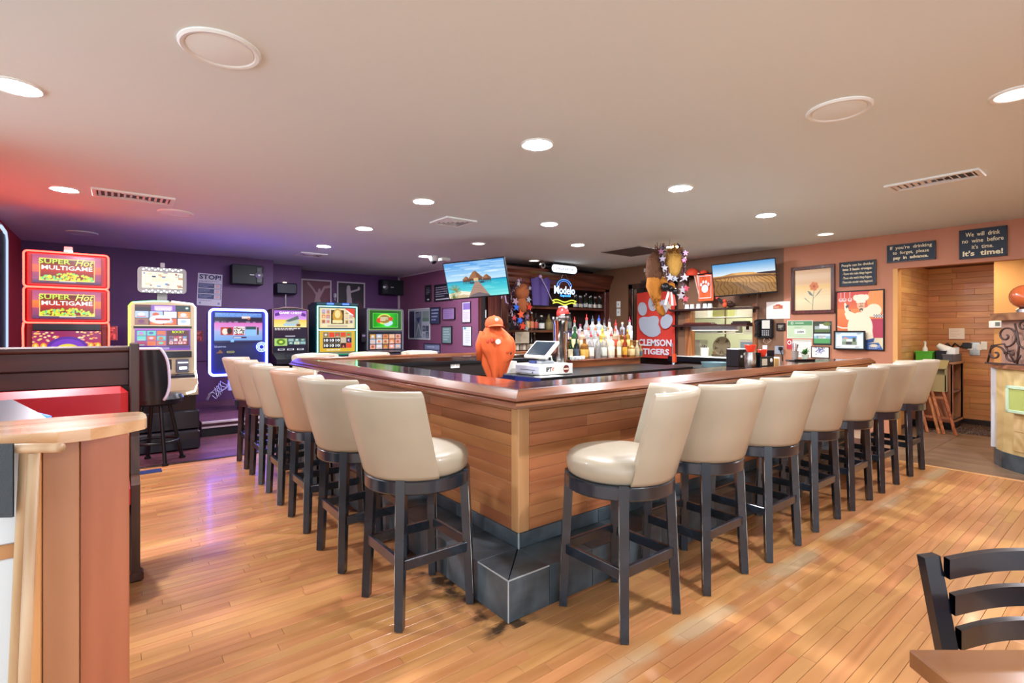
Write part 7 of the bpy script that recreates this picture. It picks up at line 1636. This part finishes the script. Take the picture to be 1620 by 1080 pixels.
for k, (px, py, dz, lab, rr) in enumerate(((1187, 571, .145, 'red plastic cup upside down on top of the shaker', .042), (1203, 577, 0.05, 'red plastic bowl in the straw caddy beside the shaker', .036))):
    p = onbar(1187, 584) if k == 0 else (onbar(1206, 583)[0], onbar(1206, 583)[1] - .03, 1.004)
    t = thing('red_cup', lab, 'cup', (p[0], p[1] + (.0 if k == 0 else .03), p[2] + (.141 if k == 0 else .14)), 0); MB().lathe([(0, 0), (rr * .6, 0), (rr * .9, .03), (rr, .055), (rr * .9, .055), (rr * .7, .02), (0, .01)], 18).build('cup', mat('red_plastic', '#e03a22', .35), t); MB().lathe([(rr, .05), (rr * 1.12, .053), (rr, .058)], 18).build('rim', MATS['red_plastic'], t)
px_ = onbar(1206, 583)
t = thing('straw_caddy', 'black bar caddy with white straws and paper on the bar', 'caddy', (px_[0], px_[1], 1.043), R(-8))
MB().box(-.09, .09, -.045, .045, 0, .10, .004).build('box', M_black, t); MB().box(-.09, -.085, -.045, .045, .10, .135).box(.085, .09, -.045, .045, .1, .15).build('divider', M_black, t)
for k in range(5): MB().cyl((.04 + .008 * k, .02 - .006 * (k % 3), .06), (.05 + .012 * k, .025, .19), .004).build('straw', M_white, t)
MB().box(-.075, -.01, -.05, -.046, .03, .085).build('print', mat('caddy_print', '#c8c0a8', .6), t); MB().ball((.05, -.046, .07), (.018, .004, .018), 10, 6).build('emblem', M_white, t)
px_ = onbar(1224, 580)
t = thing('card_holder', 'tan wooden card holder with white cards on the bar', 'holder', px_, R(-10)); MB().box(-.028, .028, -.03, .03, 0, .075, .003).build('block', mat('tan_block', '#c09a5a', .5), t); MB().box(.030, .036, -.03, .03, 0, .085).box(.038, .042, -.03, .03, 0, .08).build('card', M_white, t); MB().box(.036, .038, -.03, .03, 0, .083).build('red_card', MATS['red_plastic'], t)
px_ = onbar(1266, 570.5)
t = thing('pen_tray', 'dark tray holding a small potted plant and pens on the bar', 'tray', (px_[0], px_[1], 1.043), R(-20)); MB().box(-.14, .14, -.06, .06, 0, .012, .004).box(-.14, .14, -.06, -.055, .012, .02).build('tray', M_black, t)
MB().lathe([(.028, 0), (.034, .09), (.031, .09), (.025, .005)], 14, Matrix.Translation((-.07, 0, .012))).build('pen_cup', mat('cup_glass_grey', '#8a8078', .3), t)
for k in range(6): MB().cyl((-.07 + .008 * math.cos(k), .008 * math.sin(k), .03), (-.07 + .03 * math.cos(k * 1.7), .03 * math.sin(k * 1.7), .17 + .01 * (k % 3)), .004).build('pen', mat(('pen_dark', 'pen_red', 'pen_grey')[k % 3], ('#2a2a30', '#8a2a2a', '#8a8a90')[k % 3], .4), t)
pp = thing('potted_plant', 'little green leafy plant in a white pot on the dark tray', 'plant', (px_[0] + .07, px_[1] - .02, 1.055)); MB().lathe([(0, 0), (.03, 0), (.036, .05), (.032, .05), (0, .04)], 16).build('pot', mat('pot_pale', '#c8d0b8', .5), pp)
g = random.Random(4); mb = MB()
for k in range(60):
    a = g.uniform(0, 2 * PI); e = g.uniform(.2, 1.4); p = Vector((0, 0, .05)); tip = p + Vector((math.cos(a) * math.cos(e), math.sin(a) * math.cos(e), math.sin(e))) * g.uniform(.04, .085); s_ = Vector((-math.sin(a), math.cos(a), 0)) * .009; m_ = p.lerp(tip, .6)
    mb.add([p, m_ + s_, tip, m_ - s_], [(0, 1, 2, 3)], False)
o = mb.build('foliage', mat('leaf', '#3f7a34', .5, rand=.2), pp, fix=False); o['kind'] = 'stuff'
# equipment behind the front bar leg
t = thing('white_bin', 'white worktop with sink edge behind the front leg of the bar', 'worktop', (4.9, 2.75, 0)); MB().box(-1.0, .55, -.25, .25, .84, .90, .006).build('top', mat('worktop_white', '#e2e0d6', .3), t); MB().box(-.98, .53, -.23, .23, 0, .84).build('case', M_metal, t)
t = thing('glass_washer', 'black under-counter station with grey basin beside the pass-through', 'station', (6.9, 4.0, 0)); MB().box(-.35, .35, -.5, .75, 0, .80, .01).build('case', M_black, t); MB().box(-.30, .30, -.45, .7, .80, .83, .006).build('top', mat('station_dark', '#2a2c30', .4), t); MB().lathe([(.18, .83), (.2, .90), (.19, .9), (.16, .84), (0, .835)], 22).build('basin', mat('basin_teal', '#6a8488', .3), t)
t = thing('hose_reel', 'orange and white gun hose hanging at the banner corner', 'hose', (7.4, 5.027, 0.882)); MB().bar((0, 0, -.05), (0, 0, .09), .05, .05).build('gun', mat('hose_orange', '#d8502a', .5), t); MB().tube([(0, 0, -.05), (-.02, .03, -.14), (-.1, .12, -.2), (-.2, .3, -.22), (-.22, .5, -.2)], .014).build('hose', mat('hose_grey', '#b8bcc4', .4), t)
t = thing('floor_drain_post', 'slim steel post carrying the gun hose behind the bar', 'post', (7.4, 5.027 + .04, 0)); MB().cyl((0, 0, 0), (0, 0, 1.15), .012).cyl((0, 0, 0), (0, 0, .01), .06).build('post', M_metal, t)
t = thing('dark_cloth', 'dark crumpled cloth lying behind the far leg of the bar', 'cloth', (3.15, 5.05, .80)); MB().grid(lambda u, v: ((u - .5) * .5, (v - .5) * .3, .05 * math.sin(PI * u) * math.sin(PI * v) + .015 * math.sin(u * 17 + v * 9)), 20, 12).build('cloth', mat('cloth_black', '#1a1d22', .8), t, fix=False)
MB().box(-.9, .35, -.2, .2, -.05, -.005, .004).build('shelf', mat('steel_shelf', '#a09c92', .35, .6), t)

lamp('warm recessed light hidden in the oak niche soffit', 8.45, 1.45)
LN = [x for x in COL.objects if x.type == 'EMPTY' and x.get('label') == 'warm recessed light hidden in the oak niche soffit'][0]; LN.location.z = 2.30
for c_ in COL.objects:
    if c_.parent == LN and c_.name.startswith('lens'): c_.data = c_.data.copy(); c_.data.materials[0] = glow('niche_lens', '#ffe9c8', 150)
